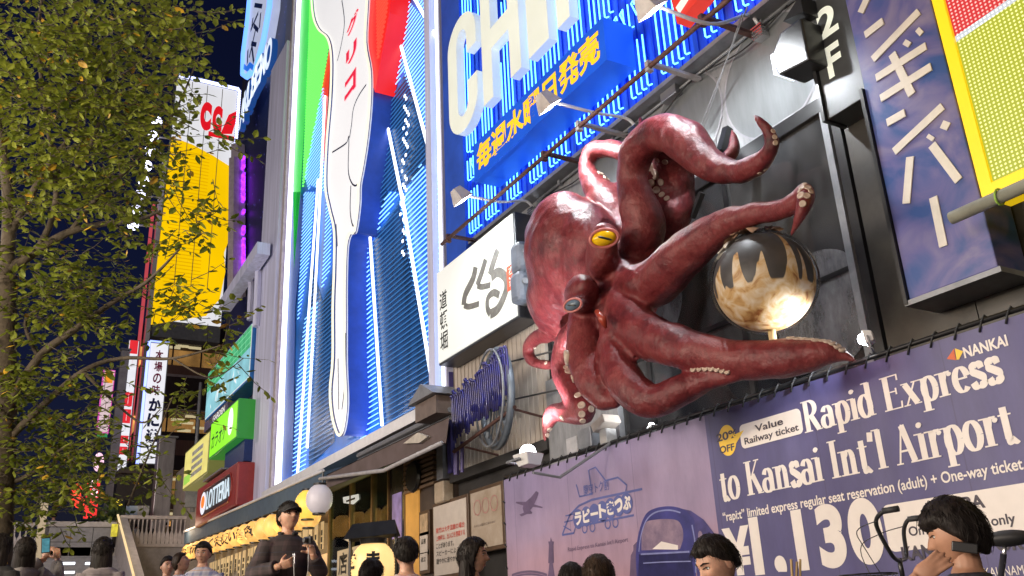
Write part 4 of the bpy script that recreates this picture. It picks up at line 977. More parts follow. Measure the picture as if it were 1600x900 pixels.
# frame in white neon
MB().box(-24.86, -24.72, YG-.12, YG+.02, 4.95, ZT).box(-24.72, -14.3, YG-.12, YG+.02, 4.95, 5.09).build('frame_tube', M['neon_white'], gb)
MB().box(-24.92, -24.865, YG-.1, YG+.3, 4.9, ZT).build('frame_edge', glow('violet_edge', (.18, .16, .9), 1.1, var=0), gb)
MB().box(-14.62, -14.36, YG-.16, YG+.02, 5.1, ZT).build('lattice_post', M['lilac'], gb)
MB().box(-14.16, -14.08, YG-.12, YG+.02, 5.0, ZT).build('frame_tube', M['neon_white'], gb)
MB().box(-14.07, -14.0, YG-.1, YG+.1, 4.9, ZT).build('frame_post', M['lilac'], gb)
MB().box(-24.9, -14.1, YG-.45, YG+.3, 4.72, 4.93).build('sill', M['white_metal'], gb)
# green / red colour fields
grn = glow('green_field', (.03, .62, .06), 1.0, var=.12, vs_=1); 
def field(px, m_, name, w_=.01): return flat(gpoly(px), fac(YG), w_, m_, name, gb)
field([(472, -260), (492, -260), (486, 35), (470, 300), (460, 420), (458, 250)], grn, 'green_field')
hatch(gpoly([(490, -200), (518, -200), (517, 60), (508, 115), (498, 175), (474, 300), (484, 60)]), .10, 'green_tubing', glow('green_neon', (.16, 1, .12), 1.3, var=0), .03)
field([(518, 60), (517, 95), (506, 260), (503, 140)], glow('red_field', (.85, .05, .02), .9, var=.1), 'red_field')
MB().prism([xz(*k, 6.42) for k in ((577, -120), (626, -160), (608, 20), (586, 144), (578, 120), (574, 60))], 6.42, YG).build('red_field', glow('red_field_deep', (.80, .012, .012), 1.0, var=.05), gb)
hatch([xz(*k, 6.42) for k in ((588, -130), (625, -160), (607, 20), (592, 105))], .10, 'red_tubing', glow('red_neon', (1, .07, .04), 1.1, var=0), .03, .49)
# blue flat strip along the left frame
field([(457, 300), (470, 300), (476, 330), (462, 480), (458, 745), (441, 757), (449, 500)], mat('blue_field', (.03, .13, .62), .4, var=.1), 'blue_field')
# striped bands
hatch(gpoly([(496, 180), (507, 130), (508, 300), (487, 290), (484, 300), (477, 275)]), .115, 'white_tubing', M['neon_h'])
hatch(gpoly([(476, 300), (494, 300), (486, 400), (468, 505), (466, 500)]), .115, 'white_tubing', M['neon_h'])
hatch(gpoly([(512, 290), (520, 360), (518, 420), (503, 458), (508, 380)]), .115, 'white_tubing', M['neon_h'])
hatch(gpoly([(478, 495), (499, 470), (489, 600), (479, 733), (458, 745), (465, 600)]), .115, 'white_tubing', M['neon_h'])
hatch(gpoly([(564, 395), (577, 380), (595, 667), (575, 680), (565, 690), (559, 600)]), .115, 'white_tubing', M['neon_h'])
hatch(gpoly([(588, 165), (623, 60), (634, 110), (606, 165), (580, 360), (577, 345), (582, 300)]), .115, 'white_tubing', M['neon_h'])
hatch(gpoly([(624, 50), (640, -60), (640, 0), (673, 40), (673, 220), (634, 120)]), .115, 'white_tubing', M['neon_h'])
hatch(gpoly([(606, 300), (626, 300), (605, 345), (582, 370)]), .115, 'white_tubing', M['neon_h'])
hatch(gpoly([(626, 315), (660, 255), (673, 270), (675, 520), (674, 570), (645, 430)]), .115, 'white_tubing', M['neon_h'])
hatch(gpoly([(683, -50), (689, -50), (696, 605), (688, 612)]), .115, 'white_tubing', M['neon_h'])
hatch(gpoly([(650, 0), (673, 0), (673, 38)]), .115, 'white_tubing', M['neon_h'])
dtl = mat('dark_teal_panel', (.012, .07, .22), .3, var=.5, vs_=1.5, stretch=(2, 1, .3))
for q in ([(609, 165), (634, 112), (670, 250), (625, 300), (606, 298), (585, 360), (592, 250)], [(582, 378), (622, 318), (672, 570), (672, 632), (600, 664)], [(486, 410), (503, 470), (520, 440), (522, 690), (482, 730)]): field(q, dtl, 'dark_panel', -.012)
# darker blue slats between
dim = M['neon_dim']
hatch(gpoly([(609, 165), (634, 112), (670, 250), (625, 300), (606, 298), (585, 360), (592, 250)]), .115, 'unlit_tubing', dim, .012, 0, .04)
hatch(gpoly([(582, 378), (622, 318), (672, 570), (672, 632), (600, 664)]), .115, 'unlit_tubing', dim, .012, 0, .04)
hatch(gpoly([(486, 410), (503, 470), (520, 440), (522, 690), (482, 730)]), .115, 'unlit_tubing', dim, .012, 0, .04)
hatch(gpoly([(543, 400), (559, 600), (565, 690), (543, 705)]), .115, 'unlit_tubing', dim, .012, 0, .04)
for k, sgm in enumerate((((622, 55), (673, 245)), ((595, 145), (630, 318)), ((630, 318), (674, 590)), ((577, 350), (597, 665)), ((646, -5), (683, 60)),
        ((497, 280), (465, 740)), ((508, 150), (480, 700)), ((522, 660), (522, 705)), ((524, 640), (523, 708)))):
    if k >= 6 and k > 6: continue
    a, c_ = [xz(*q, YG-.06) for q in sgm]; MB().tube([(a[0], YG-.06, a[1]), (c_[0], YG-.06, c_[1])], .035, 6).build('line_tube', M['neon_white'], gb)
a, c_ = [xz(*q, YG) for q in ((628, 245), (618, 540))]
mesh_led = MB()
for i in range(60):
    p = P(633+(i % 4)*2.5-i*.15, 150+i*4.2, YG-.04); 
    if rng.random() < .6: mesh_led.box(p.x-.03, p.x+.03, YG-.06, YG-.04, p.z-.03, p.z+.03)
mesh_led.build('lamp_glints', M['neon_white'], gb)['kind'] = 'stuff'
# the tall white shape: a plain tapering torso panel on a deep blue case
tor = [(487, -60), (490, 15), (499, 45), (514, 60), (520, 90), (519, 150), (513, 225), (511, 290), (517, 325), (525, 362), (525, 420), (523, 480), (523, 560), (519, 610), (522, 650), (531, 679), (538, 672), (543, 630), (541, 570), (541, 500), (541, 440), (543, 385), (549, 365), (556, 362), (562, 320), (563, 290), (568, 262), (575, 215), (580, 160), (580, 110), (573, 65), (576, 0), (578, -60)]
tq = [xz(*k, 6.38) for k in tor]; tq = [c_[:2] for c_ in catmull(tq, 4)]
MB().prism(tq, 6.39, 6.42).build('torso_panel', glow('torso_white', (.84, .85, .88), .66, var=.04, vs_=.6, base=.8), gb)
side = [(a+.0, b_) for a, b_ in tq]
MB().prism(side, 6.421, YG+.03).build('torso_case', M['blueflat'], gb)
def outline(pts, w_, hw, m_, name, closed=False): mb = MB(); stroke(mb, pts, hw, fac(6.39), w_, closed); return mb.build(name, m_, gb)
outline(tq, .006, .03, mat('violet_line', (.10, .10, .34), .5), 'outline', True)
MB().tube([(a+.0, 6.33, b_) for a, b_ in tq], .028, 6, closed=True).build('outline_tube', glow('cream_neon', (1, .95, .72), 1.0, var=0), gb)
ob2 = mat('outline_ink', (.03, .03, .07), .5)
for pts in ([(534, 0), (538, 35), (533, 70), (527, 95)], [(572, 132), (560, 150), (552, 170), (549, 195), (546, 215)], [(519, 238), (535, 228), (542, 222), (545, 215), (544, 265), (549, 285), (556, 290), (561, 282)], [(548, 290), (547, 330), (551, 352), (556, 345), (559, 300)], [(525, 350), (527, 385)], [(540, 520), (538, 600), (534, 640)], [(528, 560), (529, 640)]):
    q = [c_[:2] for c_ in catmull([xz(*k, 6.38) for k in pts], 5)]; outline(q, .009, .022, ob2, 'crease_line')
rl_ = glow('crimson_letters', (.70, .02, .06), .8, base=.8)
for s_, y0, y1, xa, xb in (('グ', 10, 52, 542, 561), ('リ', 58, 98, 541, 558), ('コ', 104, 150, 539, 557)):
    a = xz(xa, y1, 6.38); b_ = xz(xb, y0, 6.38); text(s_, fac(6.38), a[0], b_[0], a[1]-.2, b_[1]-.0, rl_, 'chest_lettering', gb, bold=.05, w=.012, shear=0)
# white pillar left of it
pl_ = thing('white_pillar', 'tall lilac white pillar between the neon billboard and the dark LED building', 'pillar', (-26.2, 6.8, 4.6))
MB().box(-27.1, -25.15, 6.6, 9, 4.6, 19.8).build('shaft', M['lilac'], pl_)
MB().box(-25.14, -24.95, 6.7, 9, 4.6, ZT).build('edge_strip', mat('beige_strip', (.42, .36, .34), .5), pl_)
MB().box(-26.0, -25.15, 6.75, 9, 19.81, ZT).build('upper_shaft', M['gray_metal'], pl_)

# building that carries the billboard and the shops below
sb = thing('shop_building', 'long building behind the neon billboard with glass shop fronts and brown walls', 'building', (-20, 7, .45))
MB().box(-35.0, -14.12, 7.3, 14, 4.7, ZT).build('wall', M['wall_dark'], sb)
MB().box(-35.0, -14.12, 10.5, 14, .45, 4.7).build('back_wall', mat('shop_interior', (.42, .27, .13), .7, var=.5, vs_=1.5), sb)
MB().box(-35, -14.12, 7.06, 10.5, 4.42, 4.7).build('ceiling', M['wall_brown'], sb)
MB().box(-16.2, -14.12, 6.95, 10.5, .45, 4.3).build('brown_panel', M['wall_brown'], sb)
wfr = MB()
for x in (-20.7, -19.3, -18.0, -17.1, -16.25): wfr.box(x, x+.06, 6.93, 7.05, .45, 4.35)
wfr.box(-20.7, -16.2, 6.9, 7.05, 4.35, 4.44)
wfr.build('window_frame', mat('bronze_frame', (.25, .15, .07), .4, .5), sb)
MB().box(-20.64, -17.12, 6.97, 6.99, .45, 4.35).build('shop_glass', M['shopglass'], sb)
MB().box(-17.04, -16.27, 6.97, 7.02, .45, 4.35).build('dark_pane', mat('dark_pane', (.05, .045, .04), .1, var=.4), sb)
MB().box(-16.9, -16.45, 6.955, 6.968, 2.9, 3.75).build('violet_poster', glow('violet_poster', (.35, .25, .5), .5, var=.5, vs_=4), sb)
MB().box(-16.15, -15.55, 6.92, 6.948, 1.6, 3.7).build('orange_panel', glow('orange_panel', (.80, .38, .08), .55, var=.2), sb)
MB().box(-16.2, -14.12, 6.85, 7.0, 4.31, 4.5).build('lintel', mat('orange_wood', (.34, .17, .07), .5), sb)
for x, z in ((-19.8, 3.2), (-18.6, 3.5), (-17.6, 3.1), (-25, 3.6), (-28, 3.5), (-22.5, 3.5)): point('shop_lamp', (x, 8.6, z), 70, (1, .68, .3), .15)
cs = MB()
for i in range(8): cs.box(-20.4+i*.42, -20.2+i*.42, 8.0, 8.2, 2.0+.1*(i % 3), 2.9+.15*(i % 2))
cs.build('shelf_goods', mat('shelf_goods', (.6, .45, .2), .6, var=.6, vs_=8), sb)
MB().box(-20.6, -17.2, 7.9, 8.3, 1.85, 1.95).build('shelf', M['white_metal'], sb)
fc2 = thing('food_counter', 'warmly lit food counter with paper menu strips under the row of lanterns', 'counter', (-26, 6.8, .6))
MB().box(-34, -21, 6.7, 7.3, .6, 1.75).build('counter', mat('counter_wood', (.28, .15, .07), .5, var=.3), fc2); MB().box(-34, -21, 6.6, 7.35, 1.76, 1.84).build('counter_top', M['steel'], fc2)
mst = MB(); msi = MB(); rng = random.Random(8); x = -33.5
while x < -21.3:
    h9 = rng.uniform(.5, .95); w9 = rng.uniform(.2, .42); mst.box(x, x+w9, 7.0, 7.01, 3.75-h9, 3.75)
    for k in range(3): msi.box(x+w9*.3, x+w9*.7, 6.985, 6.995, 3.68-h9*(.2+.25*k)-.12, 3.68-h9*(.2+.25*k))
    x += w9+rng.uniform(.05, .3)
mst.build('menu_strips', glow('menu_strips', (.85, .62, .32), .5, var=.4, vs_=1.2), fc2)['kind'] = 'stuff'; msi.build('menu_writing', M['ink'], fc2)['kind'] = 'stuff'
gcs = MB(); gci = MB()
for i in range(7):
    x = -33+i*1.7; gcs.box(x, x+1.3, 6.72, 7.2, 1.85, 2.35)
    for k in range(5): gci.ell((x+.15+.25*k, 6.95, 1.95+.05*(k % 2)), (.11, .14, .09), 8, 6)
gcs.build('display_case', glass('case_glass', (.85, .85, .8), .2), fc2); gci.build('food', mat('fried_food', (.5, .25, .08), .5, var=.4), fc2, True)['kind'] = 'stuff'
MB().box(-34, -21, 8.6, 8.7, 2.2, 3.4).build('lit_back_panel', glow('lit_back_panel', (1, .62, .28), .7, var=.55, vs_=1.1), fc2)
# cloth strip with characters behind the glass
nr = thing('noren_cloth', 'cream cloth strip with black characters hanging inside the shop window', 'cloth', (-18.8, 6.94, 2.5))
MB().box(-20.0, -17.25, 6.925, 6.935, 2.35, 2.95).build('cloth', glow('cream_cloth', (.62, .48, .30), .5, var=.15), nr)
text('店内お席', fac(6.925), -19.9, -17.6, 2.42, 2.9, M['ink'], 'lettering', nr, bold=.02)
gn = thing('window_notice', 'tilted white notice stuck high on the green shop glass', 'notice', (-18.6, 6.95, 3.7))
q = [xz(*k, 6.95) for k in ((536, 777), (560, 772), (561, 780), (552, 788), (537, 786))]
MB().prism(q, 6.945, 6.955).build('sheet', M['sign_white'], gn); flat([xz(*k, 6.94) for k in ((541, 782), (555, 777), (555, 780), (541, 785))], fac(6.94), .003, M['ink'], 'printing', gn)

# ---- vent, hood and boxes on the brown wall
vt_ = thing('wall_vent', 'louvred metal vent with dark fan above the poster frames', 'vent', tuple(P(660, 735, 6.9)))
c = P(657, 738, 6.88); vb = MB()
for i in range(7): vb.box(c.x-.75, c.x+.6, 6.86, 6.95, c.z-.3+i*.09, c.z-.25+i*.09)
vb.build('louvre', mat('vent_bronze', (.3, .2, .13), .45, .5), vt_); MB().disc((c.x-.2, 6.86, c.z-.05), .3, (0, -1, 0), .08).build('fan', M['black'], vt_)
bxs = thing('junction_box', 'beige junction box at the top of the poster frames', 'box', tuple(P(697, 760, 6.9)))
c = P(697, 762, 6.88); MB().box(c.x-.22, c.x+.16, 6.75, 6.95, c.z-.25, c.z+.1).build('case', mat('beige_box', (.45, .36, .26), .5), bxs, bevel=.02)
MB().box(c.x-.2, c.x+.05, 6.8, 6.95, c.z+.15, c.z+.8).build('conduit', M['gray_metal'], bxs)

# ---- poster frames right of the shop
def poster(px, label, mface, lines, name='wall_poster', lamps=False):
    q = [P(*k, 6.86) for k in px]; x0 = min(k.x for k in q); x1 = max(k.x for k in q); z0 = min(k.z for k in q); z1 = max(k.z for k in q)
    t_ = thing(name, label, 'poster', (x0, 6.9, z0))
    MB().box(x0-.06, x1+.06, 6.87, 6.95, z0-.06, z1+.06).build('frame', mat('poster_brown_frame', (.10, .06, .035), .4), t_, bevel=.01)
    MB().box(x0, x1, 6.86, 6.869, z0, z1).build('sheet', mface, t_)
    for s_, f0, f1, g0, g1, m_ in lines: text(s_, fac(6.86), x0+(x1-x0)*f0, x0+(x1-x0)*f1, z0+(z1-z0)*g0, z0+(z1-z0)*g1, m_, 'lettering', t_, bold=.01, w=.004)
    return t_
pf = mat('poster_cream', (.62, .55, .48), .25, var=.06)
poster([(677, 793), (731, 892)], 'cream wall poster with red and black Japanese notice lines', pf,
   [('掲載は大変混雑の場合', .08, .95, .60, .68, M['redink']), ('上映時は、出入口を閉鎖する', .08, .95, .49, .57, M['redink']), ('ことがあります。', .08, .62, .38, .46, M['ink']), ('スピーカーによる告知', .08, .95, .27, .35, M['ink']), ('穏やかに速やかにして', .08, .9, .16, .24, M['ink'])])
poster([(735, 772), (786, 850)], 'glossy tan wall poster with three faint red circles beside the banner', mat('poster_tan', (.36, .28, .20), .15, col2=(.5, .42, .34), vs_=2), [('◯', .1, .35, .58, .86, mat('faint_red', (.42, .2, .18), .4)), ('◯', .38, .62, .58, .86, bpy.data.materials['faint_red']), ('◯', .66, .9, .58, .86, bpy.data.materials['faint_red']), ('たのしい旅のごあんない', .1, .8, .38, .43, mat('faint_ink', (.2, .15, .12), .5))])
poster([(656, 805), (668, 830)], 'narrow upper menu card on the brown wall post', mat('menu_tan', (.5, .36, .22), .3, var=.4), [], 'menu_card')
poster([(656, 838), (668, 862)], 'narrow middle menu card with thin print on the brown wall post', pf, [('品書', .2, .8, .5, .8, M['ink'])], 'menu_card')
poster([(656, 866), (668, 890)], 'narrow bottom menu card with thin print on the brown wall post', pf, [('献立', .2, .8, .5, .8, M['ink'])], 'menu_card')

# ================================================================== AWNINGS AND LANTERNS
aw = thing('shop_awning', 'long slate blue awning over the row of paper lanterns', 'awning', (-25, 6, 4))
A0 = P(289, 832, 6.35); A1 = P(508, 737, 5.85)
d_ = Vector((A1.x-A0.x, A1.y-A0.y, 0)); zz = (A0.z+A1.z)/2
def awp(f_, off, z): p = A0.lerp(A1, f_); return (p.x, p.y+off, z)
z0a, z1a = A0.z, A1.z
mb = MB(); n = 12; vs = []
for i in range(n+1):
    f_ = i/n; zt_ = z0a+(z1a-z0a)*f_
    vs += [awp(f_, 0, zt_-.42), awp(f_, -.02, zt_), awp(f_, 1.3, zt_+.42), awp(f_, 1.3, zt_+.38), awp(f_, .04, zt_-.05), awp(f_, .03, zt_-.42)]
for i in range(n):
    for j in range(6): mb.f.append([i*6+j, i*6+(j+1) % 6, (i+1)*6+(j+1) % 6, (i+1)*6+j])
mb.v = vs; mb.mi = [0]*len(mb.f); mb.f += [[0, 5, 4, 3, 2, 1], [n*6+j for j in range(6)]]
mb.build('canvas', mat('slate_blue_canvas', (.06, .10, .15), .7, var=.15, vs_=4), aw)
MB().tube([awp(0, -.04, z0a+.02), awp(1, -.04, z1a+.02)], .035, 6).build('front_bar', M['white_metal'], aw)
aw2 = thing('folded_awning', 'folded cream awning roll with brown underside over the glass shop front', 'awning', (-16.2, 6.2, 4.2))
B0 = P(510, 742, 5.85); B1 = P(700, 652, 5.85); B2 = P(505, 765, 5.85); B3 = P(695, 692, 5.85)
mb = MB(); mb.add([B0, B1, P(700, 668, 6.95), P(540, 745, 6.95)], [(0, 1, 2, 3)]); mb.add([B2, B3, P(695, 690, 6.9), P(520, 768, 6.9)], [(0, 1, 2, 3)])
mb.add([(p[0], p[1]+.02, p[2]) for p in (B0, B1, B3, B2)], [(0, 1, 2, 3)])
mb.build('canvas', mat('brown_canvas', (.085, .06, .05), .7, col2=(.15, .11, .11), vs_=1.2), aw2)
MB().tube([P(500, 748, 5.7), P(600, 735, 5.7), P(690, 692, 5.7)], .035, 8).build('roller', mat('cream_roller', (.42, .40, .40), .5), aw2, True)
MB().tube([P(505, 737, 5.7), P(504, 760, 5.7)], .02, 6).build('hook', M['black'], aw2)
MB().prism([xz(630, 693, 5.8), xz(652, 676, 5.8), xz(668, 682, 5.8), xz(655, 692, 5.8)], 5.8, 6.0).build('flap', mat('cream_flap', (.55, .5, .42), .6), aw2)
MB().add([P(588, 728, 5.9), P(640, 704, 5.9), P(645, 716, 6.6), P(590, 738, 6.6)], [(0, 1, 2, 3)]).build('green_strip', mat('green_strip', (.2, .32, .14), .6), aw2)
eb = thing('eave_lamp_box', 'small roofed lamp box at the lower right corner of the neon billboard', 'lamp', tuple(P(675, 630, 6.3)))
c = P(676, 632, 6.3); MB().box(c.x-.5, c.x+.35, 6.2, 6.6, c.z-.22, c.z+.08).build('case', mat('box_brown', (.16, .12, .1), .5), eb); MB().prism([(c.x-.6, c.z+.09), (c.x+.45, c.z+.09), (c.x-.05, c.z+.35)], 6.1, 6.7).build('roof', M['gray_metal'], eb)
ut = thing('under_sill_rails', 'dark bundle of steel rails below the billboard sill', 'rail', (-17, 6.5, 4.6))
MB().tube([P(560, 712, 6.45), P(704, 640, 6.45)], .05, 6).tube([P(560, 720, 6.5), P(704, 652, 6.5)], .04, 6).build('rail', M['gray_metal'], ut)

paper = glow('lantern_paper', (1.0, .55, .15), .85, var=.35, vs_=5, base=.6, stretch=(1, 1, .4))
papery = glow('yellow_lantern_paper', (1.0, .62, .10), .95, var=.15, base=.6)
paperw = glow('pale_lantern_paper', (.60, .55, .58), .35, var=.12, base=.9)
glyphs = ['お', 'コ', 'テ', 'レ', '一', 'く', '夫', '反', 'い', '酒', '色', '', '', '', '', '']
def lantern(c, r_, hh, m_, label, glyph, group):
    t_ = thing('paper_lantern', label, 'lantern', tuple(c), group); pr = []
    for i in range(25):
        a = -1+2*i/24; q = r_*(1-abs(a)**2.6*.55)*(1+.02*math.cos(i*PI)); pr.append((q, a*hh))
    MB().lathe(pr, c, 20).build('paper', m_, t_, True)
    cp = MB(); cp.lathe([(r_*.5, hh), (r_*.5, hh+.04)], c, 14); cp.build('top_cap', M['black'], t_); MB().lathe([(r_*.5, -hh-.03), (r_*.5, -hh)], c, 14).build('bottom_cap', M['black'], t_)
    if glyph:
        # painted on the side that faces the promenade
        v, f_ = text_mesh(glyph, .03); xs = [p[0] for p in v]; ys = [p[1] for p in v]; mx_, my_ = (min(xs)+max(xs))/2, (min(ys)+max(ys))/2
        mg = MB(); s_ = r_*1.25
        def wrap(p):
            a = (p[0]-mx_)*s_/r_; z = (p[1]-my_)*s_; q = r_*(1-abs(z/hh)**2.6*.55)*1.035; an = -PI/2+.55+a
            return (c[0]+q*math.cos(an), c[1]+q*math.sin(an), c[2]+z)
        mg.add([wrap(p) for p in v], f_).build('brush_character', M['ink'], t_)
    return t_
names = ['with a curly kana, far end of the row', 'with an angular kana, beside the far end lantern', 'with a crossed kana stroke', 'with one hooked kana stroke', 'with one level brush stroke', 'with one open angle stroke', 'with a four stroke character', 'with a slanted roof character', 'with two short side strokes', 'with a bottle shaped character', 'with a boxed character', 'without writing, left of the capped man', 'without writing, partly behind the capped man', 'without writing behind the cap', 'without writing, pale orange', 'without writing, next to the yellow one']
for i in range(16):
    f_ = (i+.5)/17; p = A0.lerp(A1, f_); z = z0a+(z1a-z0a)*f_-.74
    lantern(Vector((p.x, p.y+.12, z+.02)), .26, .26, paper, 'glowing orange paper lantern '+names[i], glyphs[i], 'paper lanterns under the blue awning')
    if i % 4 == 1: point('lantern_light', (p.x, p.y-.4, z-.3), 18, (1, .6, .2), .2)
c = P(481, 789, 5.9); lantern(c, .27, .29, papery, 'bright yellow round lantern at the near end of the lantern row', '', 'paper lanterns under the blue awning')
c = P(499, 780, 5.5); lantern(c, .25, .26, paperw, 'unlit pale grey round lantern at the near end of the lantern row', '', 'paper lanterns under the blue awning')
# kiosk lantern with roof
kl = thing('roofed_stand_lantern', 'big glowing paper lantern under a black gabled roof, by the shop window', 'lantern', tuple(P(585, 900, 5.2)))
kc = P(583, 885, 5.2); k_ = depth(kc)/F
pr = []
for i in range(31):
    a = -1+2*i/30; pr.append((34*k_*(1-abs(a)**3*.42)*(1+.018*math.cos(i*PI)), a*33*k_))
MB().lathe(pr, kc, 26).build('paper', glow('big_lantern_paper', (1.0, .66, .26), 1.0, var=.15, base=.6), kl, True)
MB().lathe([(20*k_, 34*k_), (22*k_, 42*k_)], kc, 20).build('top_ring', M['black'], kl)
ku = Vector((_X.x, _Y.x, 0)).normalized(); kv = Vector((-ku.y, ku.x, 0))
def kp(a, b_, c_): return kc+ku*(a*k_)+kv*(b_*k_)+Vector((0, 0, c_*k_))
rf = MB(); rf.add([kp(-34, 0, 62), kp(34, 0, 66), kp(40, -26, 46), kp(-44, -26, 40), kp(40, 26, 46), kp(-44, 26, 40), kp(-33, 0, 66), kp(34, 0, 70)], [(0, 1, 2, 3), (0, 5, 4, 1), (6, 3, 2, 7), (6, 7, 4, 5), (1, 4, 7), (1, 7, 2)])
rf.build('roof', M['black'], kl); MB().add([kp(-33, 0, 63), kp(-43, -25, 41), kp(-43, 25, 41)], [(0, 1, 2)]).build('gable', glow('gable_paper', (.9, .7, .45), .6), kl)
pp_ = MB()
for a, b_ in ((-36, 0), (36, 0)): pp_.tube([kp(a, b_, 50), kp(a, b_, 0), Vector((kp(a, b_, 0).x, kp(a, b_, 0).y, GZ))], .03, 6)
pp_.build('post', M['black'], kl)
for s_, a, sz in (('き', -1.0, 26), ('ま', .15, 26)):
    v, f_ = text_mesh(s_, .05); xs = [p[0] for p in v]; ys = [p[1] for p in v]; mx_, my_ = (min(xs)+max(xs))/2, (min(ys)+max(ys))/2
    q0 = math.atan2(-ku.x, ku.y)  # towards the viewer
    base = math.atan2(-kv.y, -kv.x)+a; mg = MB()
    mg.add([(kc.x+35.2*k_*math.cos(base+(p[0]-mx_)*sz*k_/(34*k_)), kc.y+35.2*k_*math.sin(base+(p[0]-mx_)*sz*k_/(34*k_)), kc.z+8*k_+(p[1]-my_)*sz*k_) for p in v], f_).build('brush_character', M['ink'], kl)

# ================================================================== BOX SIGNS BEFORE THE LED BUILDING
def boxsign(name, label, x0, x1, z0, z1, y0, y1, mf, ms, frame=None):
    t_ = thing(name, label, 'sign', (x0, y1, z0))
    MB().box(x0, x1, y0, y1, z0, z1).build('case', ms, t_, bevel=.02)
    MB().box(x0+.08, x1-.08, y0-.012, y0-.002, z0+.06, z1-.06).build('face', mf, t_); return t_
redcase = mat('red_brown_case', (.30, .035, .03), .4, var=.15)
lo = thing('burger_shop_sign', 'dark red box sign with rounded inset and white lit capitals', 'sign', (-28.5, 6.9, 4.8))
MB().box(-31.9, -26.4, 6.1, 7.0, 4.75, 6.02).build('case', redcase, lo, bevel=.06)
flat(rrect(-31.2, -26.9, 4.98, 5.82, .4), fac(6.1), .006, M['black'], 'inset', lo)
MB().tube([(p[0], 6.09, p[1]) for p in rrect(-31.2, -26.9, 4.98, 5.82, .4)], .03, 6, closed=True).build('inset_rim', redcase, lo)
flat([(-30.75+.42*math.cos(2*PI*i/24), 5.40+.36*math.sin(2*PI*i/24)) for i in range(24)], fac(6.09), .004, glow('white_disc', (.9, .9, 1), .9), 'emblem_disc', lo)
flat([(-30.75+.27*math.cos(2*PI*i/24), 5.44+.2*math.sin(2*PI*i/24)) for i in range(24)], fac(6.08), .004, glow('orange_spot', (1, .22, .02), 1.0), 'emblem_spot', lo)
text('LOTTERIA', fac(6.09), -30.2, -27.1, 5.12, 5.70, glow('cool_white_letters', (.75, .9, 1), .85), 'letter', lo, bold=.0, thick=.015)
gs = boxsign('green_sign', 'bright lime green lit box sign with white leaf above the dark red sign', -30.4, -26.7, 6.75, 7.95, 6.1, 6.9, glow('lime_face', (.30, .95, .02), .9, var=.08), glow('lime_side', (.05, .42, .06), .35))
flat([(-27.55+.33*math.cos(2*PI*i/24), 7.42+.42*math.sin(2*PI*i/24)) for i in range(24)], fac(6.085), .004, glow('white_leaf', (.9, 1, .85), 1.2), 'leaf_emblem', gs)
text('カラオケ', fac(6.085), -30.1, -28.1, 7.0, 7.5, mat('dark_green_ink', (.02, .12, .02), .5), 'lettering', gs, bold=.02)
ys = boxsign('yellow_menu_sign', 'pale yellow lit box sign with grey printed columns beside the lime green one', -34.6, -30.5, 6.35, 7.75, 6.1, 6.9, glow('pale_yellow_face', (.85, .75, .22), .8, var=.15), glow('olive_side', (.35, .35, .1), .3))
for i in range(4): MB().box(-33.2, -31.4, 6.08, 6.086, 6.6+i*.25, 6.74+i*.25).build('print_row', mat('grey_print', (.4, .42, .4), .5, var=.5, vs_=9), ys)
MB().box(-34.4, -33.3, 6.08, 6.086, 6.5, 6.8).build('print_row', glow('green_print', (.4, .8, .1), .7), ys)
ps_ = boxsign('photo_screen_sign', 'large lit sign with green top and pale blue picture, left of the white pillar', -33.6, -27.15, 8.7, 10.55, 6.5, 7.08, M['sign_white'], mat('blue_side', (.02, .16, .5), .4))
fp = fac(6.485); gx0, gx1 = -33.5, -27.25
flat([(gx0, 9.75), (gx1, 9.75), (gx1, 10.47), (gx0, 10.47)], fp, .004, glow('green_picture', (.07, .48, .20), .75, var=.25, vs_=2), 'green_picture', ps_)
flat([(gx0, 8.78), (gx1, 8.78), (gx1, 9.75), (gx0, 9.75)], fp, .004, glow('pale_picture', (.30, .66, .75), .75, var=.3, vs_=1.5), 'pale_picture', ps_)
gl_ = MB()
for i in range(12): x = gx0+.4+i*.52; stroke(gl_, [(x, 9.78), (x, 10.44)], .012, fp, .008)
for i in range(3): stroke(gl_, [(gx0, 9.9+i*.2), (gx1, 9.9+i*.2)], .012, fp, .0085)
gl_.build('grid_lines', glow('grid_lines', (.3, .8, .45), .8, var=0), ps_)
wv_ = MB(); rng = random.Random(4)
for i in range(9):
    x = -32.5+i*.5; wv_.add([Vector((x+rng.uniform(-.3, .3), 6.475-.001*i, 8.9+rng.uniform(0, .75))) for _ in range(3)], [(0, 1, 2)])
wv_.build('picture_shapes', glow('white_shapes', (.8, .88, .9), .9), ps_)
MB().box(-33.6, -30, 6.5, 7.08, 8.3, 8.66).build('lower_strip', mat('violet_strip_sign', (.12, .1, .16), .5), ps_); text('GARDEN', fac(6.5), -32.2, -30.4, 8.38, 8.60, M['sign_white'], 'lettering', ps_, bold=.03)
bx_ = thing('blue_case', 'dark blue cabinet with grey hood between the lime sign and the dark red sign', 'cabinet', (-28, 6.8, 6))
MB().box(-29.2, -26.75, 6.35, 7.0, 6.1, 6.74).build('case', mat('navy_case', (.01, .03, .14), .5), bx_); MB().box(-30.6, -28.0, 6.0, 7.0, 6.05, 6.1).build('hood', M['gray_metal'], bx_)

